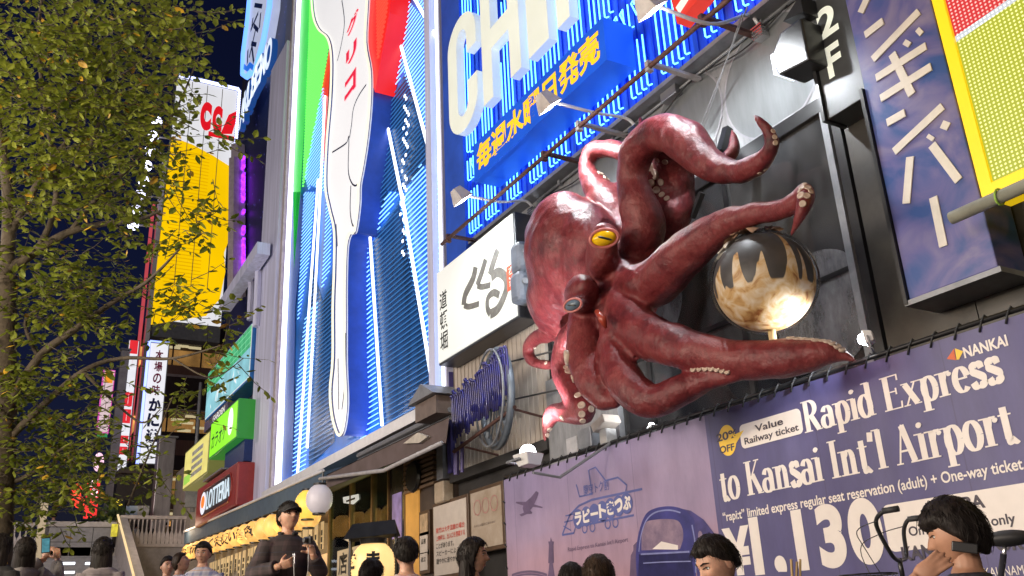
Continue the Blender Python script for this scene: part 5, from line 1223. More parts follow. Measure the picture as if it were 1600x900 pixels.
# ---- LED building with dark blue mesh front
lb = thing('led_building', 'dark violet building front with dotted LED mesh, purple light line and blue raised letters', 'building', (-36, 7, 4.6))
m, t, bb = new('led_mesh'); tc = N(t, 'TexCoord'); vr = N(t, 'TexVoronoi'); vr.inputs['Scale'].default_value = 3.2; t.links.new(tc.outputs['Object'], vr.inputs['Vector'])
d_ = mth('SUBTRACT', 1, mth('MULTIPLY', vr.outputs['Distance'], 7.5), True); bb.inputs['Base Color'].default_value = (.018, .02, .07, 1)
bb.inputs['Emission Color'].default_value = (.12, .12, .55, 1); t.links.new(mth('MULTIPLY', d_, 1.2), bb.inputs['Emission Strength'])
LX0 = P(372, 300, 7.1).x
MB().box(LX0, -27.2, 7.1, 16, 8.0, 40).build('mesh_front', m, lb)
MB().box(LX0, -27.2, 7.15, 16, .45, 8.0).build('base_wall', M['concrete'], lb)
pur = glow('purple_neon', (.35, .03, 1.0), 2.2, var=.5, vs_=6)
pxm = MB()
for i in range(60):
    p = P(377+(i % 2)*3, 245+i*3.2, 6.9); pxm.box(p.x-.14, p.x+.14, 6.85, 6.95, p.z-.07, p.z+.07) if rng.random() < .7 else None
pxm.build('purple_lights', pur, lb)['kind'] = 'stuff'
MB().tube([P(372, 230, 6.8), P(372, 460, 6.8)], .3, 6).tube([P(366, 250, 6.6), P(364, 470, 6.6)], .22, 6).build('corner_pipes', mat('mauve_pipe', (.42, .36, .40), .5), lb)
MB().tube([P(412, 388, 6.3), P(352, 478, 6.3)], .28, 4).build('diagonal_strut', M['lilac'], lb)
MB().tube([P(405, 390, 6.5), P(400, 510, 6.5)], .12, 6).tube([P(393, 420, 6.5), P(390, 500, 6.5)], .1, 6).build('stanchion', M['lilac'], lb)
# raised letters and shield
em_ = thing('shield_emblem', 'white shield emblem outlined in blue neon high on the LED building', 'emblem', tuple(P(400, 50, 6.6)))
sh = [(394, -60), (425, -60), (421, 10), (412, 62), (397, 118), (391, 113), (386, 121), (379, 116), (380, 85), (387, 30)]
MB().prism([xz(*k, 6.6) for k in sh], 6.6, 7.0).build('shield', glow('shield_white', (.66, .72, .95), .6, var=.05), em_)
mb = MB(); mb.tube([(a, 6.55, b_) for a, b_ in [xz(*k, 6.55) for k in sh]], .10, 6, closed=True).build('neon_edge', glow('shield_blue', (.12, .3, 1), 2.2, var=0), em_)
MB().prism([xz(*k, 6.58) for k in ((381, 108), (387, 112), (391, 106), (397, 112), (399, 104), (391, 97), (386, 104), (382, 100))], 6.56, 6.59).build('wave', glow('wave_blue', (.02, .16, .75), .8), em_)
mb = MB()
for a, b_ in (((398, 8), (410, 10)), ((393, 68), (401, 70)), ((397, 40), (404, 48)), ((404, 20), (392, 48)), ((400, 46), (390, 90)), ((394, 72), (397, 98)), ((388, 78), (387, 100)), ((408, 20), (406, 44)), ((396, 28), (394, 44))): stroke(mb, [xz(*a, 6.58), xz(*b_, 6.58)], .09, fac(6.58), .01+.001*len(mb.f))
mb.build('crest_lines', mat('crest_ink', (.02, .04, .2), .5), em_)
lt = thing('raised_letter_sign', 'blue raised capital letters climbing the LED building below the shield', 'sign', tuple(P(400, 140, 6.6)))
for chh, px, py in (('A', 379, 175), ('K', 385, 158), ('U', 391, 143), ('S', 397, 128), ('E', 403, 115), ('M', 411, 100), ('O', 420, 84)):
    c = P(px, py, 6.5); a_, b_ = c.x-.42, c.x+.42
    text(chh, fac(6.5), a_, b_, c.z-.62, c.z+.62, [glow('raised_white', (.75, .85, 1), 1.0, var=0) if 'raised_white' not in bpy.data.materials else bpy.data.materials['raised_white']], 'letter', lt, bold=.04, w=.01)
    text(chh, fac(6.5), a_-.0, b_, c.z-.62, c.z+.62, [glow('raised_blue', (.02, .12, .5), .4, var=0) if 'raised_blue' not in bpy.data.materials else bpy.data.materials['raised_blue']], 'letter_return', lt, bold=.06, w=-.2, thick=.2)

# ================================================================== FAR END OF THE STREET: BRIDGE, STAIRS, SIGNS
BX = -38.0
stone = mat('pale_granite', (.44, .40, .40), .6, var=.15, vs_=5, bump=.1)
stone_d = mat('grey_granite', (.26, .25, .27), .5, var=.15, vs_=6)
dk = PX(240, 855, BX).z
tag(MB().box(-46, BX, -30, 12, dk-1.0, dk).build('bridge_deck', M['concrete'], None), kind='structure')
ya, yb_ = yz(188, 806, BX)[0], yz(287, 808, BX)[0]; rt_ = PX(240, 806, BX).z
bl_ = thing('stone_balustrade', 'white bridge balustrade of flat vase balusters at the top of the stairs', 'balustrade', (BX, ya, dk))
MB().box(BX-.1, BX+.16, ya, yb_+1.2, rt_-.14, rt_).build('top_rail', stone, bl_, bevel=.02); MB().box(BX-.1, BX+.14, ya, yb_+1.2, dk, dk+.12).build('base_rail', stone, bl_)
nb2 = 13; hh = rt_-.14-dk-.12
for i in range(nb2+6):
    y = ya+.2+(yb_-ya-.3)*i/nb2; w_ = (yb_-ya)/nb2
    prof = [(.10, 0), (.36, 0), (.42, .12), (.42, .28), (.36, .40), (.14, .52), (.09, .7), (.10, .88), (.2, 1)]
    pts = [(y-w_*a, dk+.12+hh*b_) for a, b_ in prof]+[(y+w_*a, dk+.12+hh*b_) for a, b_ in prof[::-1]]
    MB().prismX(pts, BX-.02, BX+.09).build('baluster', stone, bl_)
tag(MB().box(BX-.05, BX+.05, ya, 12, .4, dk-.001).build('bridge_abutment', stone_d, None), kind='structure')
# parapet block and stairs
p0, p1 = yz(78, 815, BX)[0], yz(181, 815, BX)[0]; pz = PX(130, 815, BX).z
pw = thing('stair_parapet', 'grey granite parapet block with pale coping behind the stairs', 'wall', (BX, p0, dk-.3))
mb = MB()
for i in range(3):
    for j in range(2):
        a = p0+(p1-p0)*i/3; b_ = p0+(p1-p0)*(i+1)/3; zl = dk-.35; zh = pz-.2; mb.box(BX-.3, BX, a+.012, b_-.012, zl+(zh-zl)*j/2+.012, zl+(zh-zl)*(j+1)/2-.012)
mb.build('granite_slabs', stone_d, pw); MB().box(BX-.28, BX-.02, p0+.02, p1-.02, dk-.34, pz-.21).build('core', M['wall_dark'], pw); MB().box(BX-.35, BX+.06, p0-.05, p1+.05, pz-.2, pz).build('coping', stone, pw, bevel=.02)
stp = MB(); ns = 21; z = dk-.36; x = BX
for i in range(ns): stp.box(x, x+.52, p0-2.5, p1+.2, .0, z); stp.box(x+.47, x+.535, p0-2.5, p1+.2, z-.05, z+.004); x += .52; z -= .175
tag(stp.build('stairs', stone_d, None), kind='structure')
sl2 = MB(); 
for px, py, wd in ((103, 881, 22), (137, 881, 7), (107, 895, 14)): 
    p = PX(px, py, -33.2); sl2.box(p.x, p.x+.3, p.y-wd*.011, p.y+wd*.011, p.z-.03, p.z+.03)
sg = thing('step_lights', 'white light strips set in the stair risers', 'light', tuple(PX(110, 888, -33.2))); sl2.build('light_strip', glow('step_light', (.85, .9, 1), 2.5), sg)
sr = thing('stair_side_wall', 'sloping pale side wall with a lit yellow edge running down beside the stairs', 'wall', (BX, p1+.3, 0))
e0 = PX(186, 806, BX); e1 = P(209, 902, e0.y-.05); 
if e1.x > -26 or e1.x < BX: e1 = Vector((-29, e0.y, 3.3))
dx_ = (e1.z-e0.z)/(e1.x-e0.x)
MB().prism([(e0.x, e0.z), (-27, e0.z+dx_*(-27-e0.x)), (-27, .3), (e0.x, .3)], e0.y-.02, e0.y+.28).build('slab', stone, sr)
MB().tube([(e0.x+.05, e0.y-.05, e0.z+.02), (-27, e0.y-.05, e0.z+.02+dx_*(-27-e0.x))], .045, 6).build('lit_edge', glow('warm_edge', (1, .75, .4), .9), sr)
lb2 = thing('distant_balustrade', 'short run of white balusters half hidden by leaves at the far left', 'balustrade', tuple(PX(45, 830, BX)))
for i in range(5):
    y = PX(22+i*9, 835, BX).y; w_ = .22; zt_ = PX(45, 822, BX).z
    MB().prismX([(y-w_*a, dk+1.0*b_*(zt_-dk)) for a, b_ in prof]+[(y+w_*a, dk+1.0*b_*(zt_-dk)) for a, b_ in prof[::-1]], BX-.02, BX+.09).build('baluster', stone, lb2)
MB().box(BX-.1, BX+.1, PX(18, 835, BX).y, PX(62, 835, BX).y, zt_, zt_+.12).build('top_rail', stone, lb2)
lp = thing('lit_post', 'pale lit post at the left edge of the stairs', 'post', tuple(PX(68, 860, BX+1)))
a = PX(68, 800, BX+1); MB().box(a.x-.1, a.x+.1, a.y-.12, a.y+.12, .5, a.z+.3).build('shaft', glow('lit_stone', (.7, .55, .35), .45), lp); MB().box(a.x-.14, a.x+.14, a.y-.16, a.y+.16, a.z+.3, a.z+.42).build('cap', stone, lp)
point('bridge_light', (-32, 1.5, 8.5), 420, (1, .86, .78), .3); point('bridge_light', (-34, 6, 5.0), 60, (1, .75, .5), .3)

def bladebox(name, label, X, top, bot, thick, mf, ms, group=None):
    (xa, ya_), (xb, yb2) = top; (xc, yc), (xd, yd) = bot
    y0 = (yz(xa, ya_, X)[0]+yz(xc, yc, X)[0])/2; y1 = (yz(xb, yb2, X)[0]+yz(xd, yd, X)[0])/2; zt_ = yz(xa, ya_, X)[1]; zb_ = yz(xc, yc, X)[1]
    t_ = thing(name, label, 'sign', (X, y0, zb_), group)
    MB().box(X-thick, X, y0, y1, zb_, zt_).build('case', ms, t_); MB().box(X+.002, X+.02, y0+.05, y1-.05, zb_+.05, zt_-.05).build('face', mf, t_); return t_, blade(X+.02), y0, y1, zb_, zt_
white_f = glow('white_sign_face', (.86, .86, .92), .95, var=.04)
ck, fr, y0, y1, z0, z1 = bladebox('crab_restaurant_sign', 'tall white blade sign with navy brush characters and blue neon side', -46, ((233, 534), (265, 536)), ((217, 725), (248, 728)), .5, white_f, M['gray_metal'])
vtext('本場の味', fr, y0+.3, y1-.25, z0+(z1-z0)*.55, z1-.35, mat('crimson_brush', (.45, .02, .12), .5), 'crimson_lettering', ck, bold=.03)
vtext('かに道楽', fr, y0+.22, y1-.15, z0+.25, z0+(z1-z0)*.54, mat('navy_brush', (.02, .03, .16), .5), 'navy_lettering', ck, bold=.05)
MB().tube([(-45.95, y0-.04, z0), (-45.95, y0-.04, z1), ], .07, 6).build('side_tube', glow('violet_blue_tube_lit', (.25, .32, 1), 3, var=0), ck); MB().box(-46.4, -46, y0, y1, z1+.02, z1+.1).build('top_tube', glow('blue_cap', (.3, .4, 1), 2, var=0), ck)
cr2, fr, y0, y1, z0, z1 = bladebox('stacked_tenant_sign', 'tall stack of red and white lit tenant panels between two grey pillars', -50, ((198, 530), (213, 532)), ((178, 772), (200, 774)), .5, white_f, M['gray_metal'])
hz = z1-z0; redf = glow('red_panel', (.85, .03, .04), .9)
for a, b_, s_, mf, mt_ in ((.90, 1.0, '', redf, white_f), (.80, .90, '酒', white_f, redf), (.66, .72, '4F', white_f, M['ink']), (.55, .65, 'は', redf, white_f), (.44, .54, 'ほ', redf, white_f), (.38, .43, '3F', white_f, M['ink']), (.31, .37, '280', redf, white_f), (.24, .30, '鳥', redf, white_f), (.19, .235, '2F', white_f, M['ink']), (.07, .18, '鮮', white_f, M['greyink']), (.01, .06, '1F', white_f, M['ink'])):
    MB().box(-49.98, -49.96, y0+.08, y1-.08, z0+hz*a+.04, z0+hz*b_-.04).build('panel', mf, cr2)
    if s_: text(s_, blade(-49.96), y0+.3, y1-.3, z0+hz*a+.14, z0+hz*b_-.12, mt_, 'lettering', cr2, bold=.05, w=.01)
pk, fr, y0, y1, z0, z1 = bladebox('pink_sign', 'small pink edged lit blade sign with orange top, leftmost of the far signs', -56, ((161, 577), (179, 575)), ((152, 676), (172, 672)), .4, glow('pale_pink', (.85, .65, .68), .8), glow('magenta_side', (.8, .1, .5), .9))
MB().box(-55.98, -55.96, y0+.1, y1-.1, z1-.8, z1-.1).build('orange_top', glow('orange_top', (1, .35, .02), .9), pk); vtext('丸亀屋', fr, y0+.3, y1-.3, z0+.3, z1-1, mat('dark_red_brush', (.4, .02, .04), .5), 'lettering', pk, bold=.04, w=.012)
MB().box(-55.98, -55.96, y0+.05, y1-.05, z0-.3, z0-.02).build('green_foot', glow('green_foot', (.05, .4, .12), .6), pk)
rn, fr, y0, y1, z0, z1 = bladebox('red_neon_sign', 'glowing red neon blade sign with white characters standing over the parapet', -43, ((134, 742), (157, 742)), ((130, 812), (155, 812)), .4, glow('red_neon_face', (1, .03, .03), 1.2, var=.4, vs_=3), M['black'])
vtext('酔虎', fr, y0+.1, y1-.1, z0+(z1-z0)*.45, z1-.05, glow('white_neon_brush', (1, .75, .85), 2.5, var=0), 'lettering', rn, bold=.06)
for q in ((120, 765), (124, 785), (118, 775)): p = PX(*q, -43); MB().ell(p, (.15, .22, .25), 8, 6).build('red_lamp', glow('red_lamp', (1, .06, .03), 1.6) if 'red_lamp' not in bpy.data.materials else bpy.data.materials['red_lamp'], rn, True)
oneon = thing('neon_oval', 'small white and orange neon oval above the red neon sign', 'sign', tuple(PX(153, 722, -44))); p = PX(154, 722, -44); MB().ell(p, (.12, .22, .42), 14, 10).build('oval', glow('oval_glow', (1, .6, .75), 1.5, var=.5, vs_=4), oneon, True)
# pillars, poles
def vpost(name, label, cat, X, t0, b0, hw, m_, zb_=.5):
    a = PX(*t0, X); b_ = PX(*b0, X); t_ = thing(name, label, cat, (X, b_.y, zb_)); y = (a.y+b_.y)/2
    MB().box(X-hw, X+hw, y-hw, y+hw, zb_, a.z).build('shaft', m_, t_, bevel=.03); return t_, y, a.z
t_, y, z = vpost('bridge_pillar', 'broad pale metal pillar rising from the bridge beside the crab sign', 'pillar', -41, (255, 686), (255, 806), .34, mat('pillar_metal', (.36, .34, .36), .35, .5, var=.2, stretch=(1, 1, .2)), dk)
MB().box(-41.4, -40.6, y-.42, y+.42, z+.01, z+.08).build('cap', M['gray_metal'], t_)
t_, y, z = vpost('concrete_pillar', 'long grey concrete pillar left of the stacked tenant panels', 'pillar', -48, (186, 548), (176, 830), .20, M['concrete']); MB().box(-48.25, -47.75, y-.25, y+.25, z+.01, z+.1).build('cap', M['gray_metal'], t_)
lp2 = thing('lamp_pole', 'thin grey pole with switch boxes in front of the orange windows', 'pole', tuple(PX(303, 800, -36)))
MB().tube([PX(301, 800, -36), PX(305, 720, -36), PX(314, 598, -36)], .07, 8).tube([PX(298, 800, -36), PX(303, 740, -36)], .04, 6).build('shaft', M['gray_metal'], lp2, True)
for q in ((304, 760), (299, 778)): p = PX(*q, -35.9); MB().box(p.x-.1, p.x+.1, p.y-.25, p.y+.2, p.z-.35, p.z+.3).build('switch_box', M['gray_metal'], lp2)
wbx = thing('small_white_building', 'small beige building corner with louvre window left of the dark red sign', 'building', tuple(PX(315, 790, -37)))
a = PX(305, 720, -37); c = PX(337, 690, -37); MB().box(-41, -37, a.y, c.y+2, .5, PX(325, 715, -37).z).build('wall', mat('beige_wall', (.38, .33, .29), .7), wbx)
p = PX(316, 752, -36.98); wv2 = MB()
for i in range(5): wv2.box(-37, -36.93, p.y-.35, p.y+.4, p.z-.5+i*.22, p.z-.4+i*.22)
wv2.build('louvre', M['wall_brown'], wbx); MB().box(-36.99, -36.95, p.y-.42, p.y+.47, p.z-.6, p.z+.62).build('window_frame', M['black'], wbx)
sk_ = PX(311, 805, -36); spk = thing('black_speaker', 'small black speaker box beside the dark red shop sign', 'speaker', tuple(sk_)); MB().box(sk_.x-.2, sk_.x+.2, sk_.y-.05, sk_.y+.35, sk_.z-.35, sk_.z+.5).build('cabinet', M['black'], spk, bevel=.03); MB().disc((sk_.x+.2, sk_.y+.15, sk_.z+.1), .13, (1, 0, 0), .02).build('cone', M['gray_metal'], spk)

# restaurant building across the bridge
OX = -58; ow = thing('restaurant_tower', 'tall brown restaurant building with glowing orange windows beyond the bridge', 'building', (OX, 8, dk))
def zx_(py): return PX(290, py, OX).z
yl, yr = PX(214, 640, OX).y, PX(345, 640, OX).y+6
brn = mat('brown_cladding', (.17, .10, .07), .6, var=.15, vs_=3, stretch=(1, 6, .4)); dkb = mat('dark_brown_band', (.03, .022, .02), .6)
MB().box(OX-8, OX-2.5, yl, yr, .5, zx_(505)).build('core', dkb, ow)
owarm = glow('orange_interior', (1, .46, .12), .95, var=.55, vs_=.9)
for a, b_, mm, nm in ((505, 532, dkb, 'band'), (572, 586, brn, 'band'), (586, 640, dkb, 'band'), (676, 688, dkb, 'band'), (688, 712, brn, 'band'), (712, 735, dkb, 'band'), (782, 796, brn, 'band'), (586, 590, M['concrete'], 'band'), (640, 642, M['concrete'], 'band')):
    MB().box(OX-2.5, OX+(.02 if mm is M['concrete'] else 0), yl, yr, zx_(b_), zx_(a)).build(nm, mm, ow)
for a, b_ in ((532, 572), (642, 676), (735, 782), (796, 815)):
    MB().box(OX-2.4, OX-2.3, yl, yr, zx_(b_), zx_(a)).build('lit_room', owarm, ow)
    w3 = MB(); y = yl
    while y < yr: w3.box(OX-.1, OX-.02, y, y+.09, zx_(b_)+.02, zx_(a)-.02); y += 1.75
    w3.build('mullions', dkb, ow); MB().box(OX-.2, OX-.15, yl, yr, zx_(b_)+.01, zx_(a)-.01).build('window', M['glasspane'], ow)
lm = MB()
for px, py in ((272, 542), (285, 540), (305, 543), (278, 655), (292, 660), (300, 650), (312, 668), (288, 672), (272, 748), (295, 765), (283, 804), (270, 802), (297, 803)): p = PX(px, py, OX-1); lm.box(p.x-.1, p.x, p.y-.4, p.y+.4, p.z-.1, p.z+.05)
lm.build('ceiling_lamps', glow('warm_white_lamp', (1, .75, .4), 2.4, var=0), ow)['kind'] = 'stuff'
# yellow and white sign tower
YX = -52
(a0y, a0z), (a1y, a1z), (b0y, b0z), (b1y, b1z) = yz(283, 122, YX), yz(380, 136, YX), yz(232, 508, YX), yz(336, 500, YX)
yw = thing('yellow_sign_tower', 'huge lit yellow and white sign tower with red characters behind the tree', 'sign', (YX, a0y, b0z))
yA, yB = (a0y+b0y)/2, (a1y+b1y)/2; zT, zB = a0z, (b0z+b1z)/2
fy = blade(YX)
lw_ = glow('lit_white_panel', (.80, .80, .84), .92, var=.05, vs_=.4); yf = glow('lit_yellow_panel', (1.0, .60, .0), .95, var=.06, vs_=.3)
MB().box(YX-.8, YX, yA, yB, zB-1, zT).build('case', M['gray_metal'], yw)
flat([(yA, zB), (yB, zB), (yB, zT), (yA, zT)], fy, .01, lw_, 'white_panel', yw)
fzy = lambda a, b_: yz(a, b_, YX)
flat([fzy(*k) for k in ((268, 214), (300, 226), (332, 243), (368, 266), (364, 300), (360, 345), (356, 380), (350, 395), (352, 425), (343, 468), (330, 482), (322, 494), (290, 499), (234, 508))], fy, .03, yf, 'yellow_panel', yw)
sm_ = MB()
for i in range(1, 4): y = yA+(yB-yA)*i/4; sm_.box(YX+.031, YX+.04, y-.02, y+.02, zB+2.2, zT-.1)
rb_ = MB()
for i in range(44): z = zB+1.2+(zT-zB)*.62*i/44; rb_.box(YX+.031, YX+.036, yA+.3, yB-1.4, z, z+.05)
rb_.build('panel_ribs', glow('rib_yellow', (.78, .44, .0), .85, var=0), yw)['kind'] = 'stuff'
sm_.build('panel_seams', mat('seam_grey', (.35, .30, .2), .6), yw)
rdm = glow('red_sign_paint', (.85, .01, .02), .85)
z0_ = fzy(340, 215)[1]; z1_ = fzy(340, 168)[1]; u_ = (yB-yA)
text('C', fy, yA+.42*u_, yA+.60*u_, z0_+.3, z1_+.2, rdm, 'red_lettering', yw, bold=.09, w=.05); text('C', fy, yA+.62*u_, yA+.78*u_, z0_+.3, z1_+.1, rdm, 'red_lettering', yw, bold=.09, w=.05)
flat([fzy(*k) for k in ((357, 180), (374, 172), (362, 210), (344, 210))], fy, .05, rdm, 'red_lettering', yw)
MB().box(YX+.05, YX+.07, yB-1.6, yB, fzy(350, 218)[1], fzy(350, 211)[1]).build('red_foot', rdm, yw)
ed = MB()
for i in range(46): f_ = i/45; ed.ell((YX+.05, yA+(yB-yA)*f_, zT+.15), (.12, .12, .12), 6, 4); ed.ell((YX+.05, yB+.12, zT-(zT-zB)*f_*.5), (.12, .12, .12), 6, 4)
ed.build('edge_bulbs', glow('edge_bulbs', (.5, .55, 1), 3, var=0), yw)['kind'] = 'stuff'
for k in range(2): MB().box(YX-.6, YX+.1, yA-.35-k*.3, yA-.12-k*.42, zB-8, zT-6-k*3).build('frame_post', [M['white_metal'], glow('red_edge', (.8, .1, .12), .6)][k], yw)
for i in range(8):
    p = PX(245-i*5.3, 190+i*23, YX+.5); MB().ell(p, (.16, .32, .36), 10, 8).build('side_floodlight', glow('violet_white', (.75, .75, 1), 5, var=0) if i == 0 else bpy.data.materials['violet_white'], yw, True)
    MB().tube([p, p+Vector((0, 1.6, .1))], .05, 5).build('side_arm', M['white_metal'], yw)
# boards and newspapers hung behind the balustrade
for px, lab, m_ in ((206, 'blue and white poster board above the balustrade, left of the two', mat('blue_board', (.2, .35, .6), .5, col2=(.6, .62, .66), vs_=2.5)), (224, 'grey printed poster board above the balustrade, right of the two', mat('grey_board', (.42, .40, .40), .5, var=.4, vs_=4))):
    p = PX(px, 798, -40); t_ = thing('poster_board', lab, 'board', tuple(p), 'boards over the bridge balustrade'); MB().box(-40.05, -40, p.y-.22, p.y+.22, p.z-.22, p.z+.2).build('sheet', m_, t_); MB().tube([(-40.08, p.y, p.z), (-40.08, p.y, dk)], .03, 6).build('stand', M['black'], t_)
bsx = thing('dark_stall', 'dark boarded stall on the bridge between the tenant panels and the pillar', 'stall', (-43, 5, dk)); y0 = PX(178, 800, -43).y; y1 = PX(246, 800, -43).y; zt_ = PX(220, 735, -43).z
MB().box(-44, -43, y0, y1, dk, zt_).build('boards', dkb, bsx); MB().box(-43, -42.6, y0, y1, zt_-.2, zt_).build('eave', M['wall_brown'], bsx)
ysn = thing('yellow_glow_sign', 'small yellow lit sign on the dark stall', 'sign', tuple(PX(184, 785, -42.5))); p = PX(184, 787, -42.5); MB().box(p.x-.1, p.x, p.y-.28, p.y+.28, p.z-.2, p.z+.2).build('case', M['black'], ysn); vtext('祭', blade(-42.5), p.y-.24, p.y+.24, p.z-.2, p.z+.2, glow('yellow_glyph', (1, .75, .05), 1.4, var=0), 'lettering', ysn, bold=.05)
gsn = thing('traffic_light_board', 'small glowing yellow and green board at the head of the stairs', 'sign', tuple(PX(180, 830, -37.5))); p = PX(180, 823, -37.4); MB().box(p.x-.1, p.x, p.y-.12, p.y+.1, p.z-.35, p.z+.1).build('face', glow('yellow_green', (.7, .6, .05), .8, var=.6, vs_=5), gsn); MB().tube([(p.x-.12, p.y, p.z), (p.x-.12, p.y-.05, dk-.4)], .03, 6).build('stand', M['black'], gsn)
planter = thing('potted_shrub', 'small dark shrub on the parapet next to the red neon sign', 'plant', tuple(PX(172, 810, -39)))
p = PX(170, 806, -39); mb = MB(); rng = random.Random(2)
for i in range(160):
    q = p+Vector((rng.gauss(0, .3), rng.gauss(0, .3), rng.gauss(0, .22))); u_ = Vector((rng.uniform(-1, 1), rng.uniform(-1, 1), rng.uniform(-1, 1))).normalized()*.16; v_ = u_.orthogonal()*.4; mb.add([q-u_, q+v_, q+u_, q-v_], [(0, 1, 2, 3)])
mb.build('foliage', mat('shrub_leaf', (.05, .08, .025), .6, var=.4), planter); MB().lathe([(.25, -.6), (.32, -.2)], p, 12).build('pot', M['concrete'], planter)

# ================================================================== TREE
tr = thing('street_tree', 'leafy tree with dark forked branches and yellow green leaves filling the left side', 'tree', tuple(PD(4, 900, 8.6).xy)+(0,))
bark = mat('bark', (.06, .045, .03), .85, var=.35, vs_=12, bump=.6, bs=25)
TD = 8.6
tk = MB()
def limb(pts, r0, r1, D=TD):
    q = []
    n = len(pts)
    for i, k in enumerate(pts):
        p = PD(k[0], k[1], k[2] if len(k) > 2 else D); q.append((p.x, p.y, p.z, r0+(r1-r0)*i/(n-1)))
    q = catmull(q, 6); tk.tube([k[:3] for k in q], [k[3] for k in q], 8)
b0 = PD(4, 900, TD)
base = Vector((b0.x, b0.y, ground_z(b0.x, b0.y)))
q = catmull([(base.x, base.y, base.z-.1, .19), (base.x-.02, base.y, 1.2, .15), tuple(PD(2, 700, TD))+(.13,), tuple(PD(6, 520, TD))+(.115,), tuple(PD(10, 430, TD))+(.10,)], 6)
tk.tube([k[:3] for k in q], [k[3] for k in q], 12)
limb([(10, 430), (14, 360), (12, 300), (2, 220), (-20, 120)], .075, .03)
limb([(10, 425), (60, 390), (110, 362), (160, 350), (210, 345, 8.2), (250, 330, 8)], .055, .012)
limb([(60, 390), (82, 340), (88, 280), (72, 180), (60, 60), (70, -30)], .035, .012)
limb([(14, 370), (40, 320), (75, 260), (120, 200), (165, 120), (200, 40)], .04, .01)
limb([(2, 650), (60, 560), (110, 520), (180, 470), (230, 440, 8), (280, 390, 7.8)], .05, .008)
limb([(0, 700), (60, 640), (130, 580), (190, 560), (270, 560, 8), (345, 540, 7.7)], .04, .006)
limb([(110, 362), (160, 300), (215, 250), (270, 180), (310, 90, 8.2)], .026, .006)
limb([(130, 580), (170, 620), (220, 660), (250, 640, 8)], .02, .005)
limb([(88, 280), (130, 250), (170, 160), (240, 60), (290, 10)], .025, .006)
limb([(60, 560), (40, 500), (90, 470), (150, 430)], .02, .006)
limb([(0, 760), (50, 740), (100, 700), (150, 690)], .03, .006)
limb([(60, 740), (120, 780), (170, 800)], .015, .005)
limb([(270, 560, 8), (330, 590, 7.8), (380, 560, 7.7)], .01, .004)
limb([(200, 790, 8.4), (220, 740, 8.3), (245, 680, 8.2), (270, 620, 8.1)], .012, .006)
tk.build('trunk', bark, tr, True)
rng = random.Random(21); LV = []; LF = []; LM = []
def leaf(p, d, up, s_):
    d = d.normalized(); sd = d.cross(up); 
    if sd.length < 1e-3: return
    sd.normalize(); n_ = sd.cross(d); k = len(LV); w_ = s_*.27
    LV.extend([p, p+d*s_*.35+sd*w_-n_*w_*.25, p+d*s_*.75+sd*w_*.75-n_*w_*.3, p+d*s_-n_*s_*.12, p+d*s_*.75-sd*w_*.75-n_*w_*.3, p+d*s_*.35-sd*w_-n_*w_*.25, p+d*s_*.55])
    LF.extend([(k, k+1, k+6), (k+1, k+2, k+6), (k+2, k+3, k+6), (k+3, k+4, k+6), (k+4, k+5, k+6), (k+5, k, k+6)])
    LM.extend([0 if rng.random() < .97 else 1]*6)
def twig(p, d, L, n_, s_):
    tw.tube([p, p+d*L*.5+Vector((0, 0, -.02)), p+d*L], [.004, .003, .0015], 4, cap=False)
    for i in range(n_):
        f_ = (i+.6)/n_; q = p+d*L*f_; side = 1 if i % 2 else -1
        up = Vector((rng.gauss(0, .45), rng.gauss(0, .45), 1)).normalized(); s2 = d.cross(up).normalized()*side
        leaf(q, (d*.45+s2+Vector((0, 0, rng.uniform(-.55, .15)))), up, s_*rng.uniform(.5, 1.4))
    leaf(p+d*L, d+Vector((0, 0, -.2)), Vector((rng.gauss(0, .3), rng.gauss(0, .3), 1)).normalized(), s_)
tw = MB()
def clump(px, py, r_, ntw, D=TD, ds=.8, s_=.078, sq=1.0):
    for _ in range(max(1, int(ntw*(.62 if px > 225 else .8)))):
        a = rng.uniform(0, 2*PI); q = r_*math.sqrt(rng.random()); 
        p = PD(px+q*math.cos(a), py+q*math.sin(a)*sq, D+rng.uniform(-ds, ds))
        d = Vector((rng.gauss(0, 1)+.3, rng.gauss(0, 1), rng.gauss(-.1, .45))).normalized()
        twig(p, d, rng.uniform(.22, .5), rng.randint(5, 9), s_)
dense = [(20, 30, 70), (90, 20, 75), (170, 40, 70), (235, 30, 55), (30, 110, 75), (110, 110, 80), (190, 110, 70), (250, 95, 45), (30, 200, 75), (110, 200, 75), (185, 195, 70), (240, 180, 45), (60, 280, 60), (140, 275, 65), (210, 265, 50), (20, 330, 40), (190, 320, 35)]
for x, y, r_ in dense: clump(x, y, r_, int(r_*1.02))
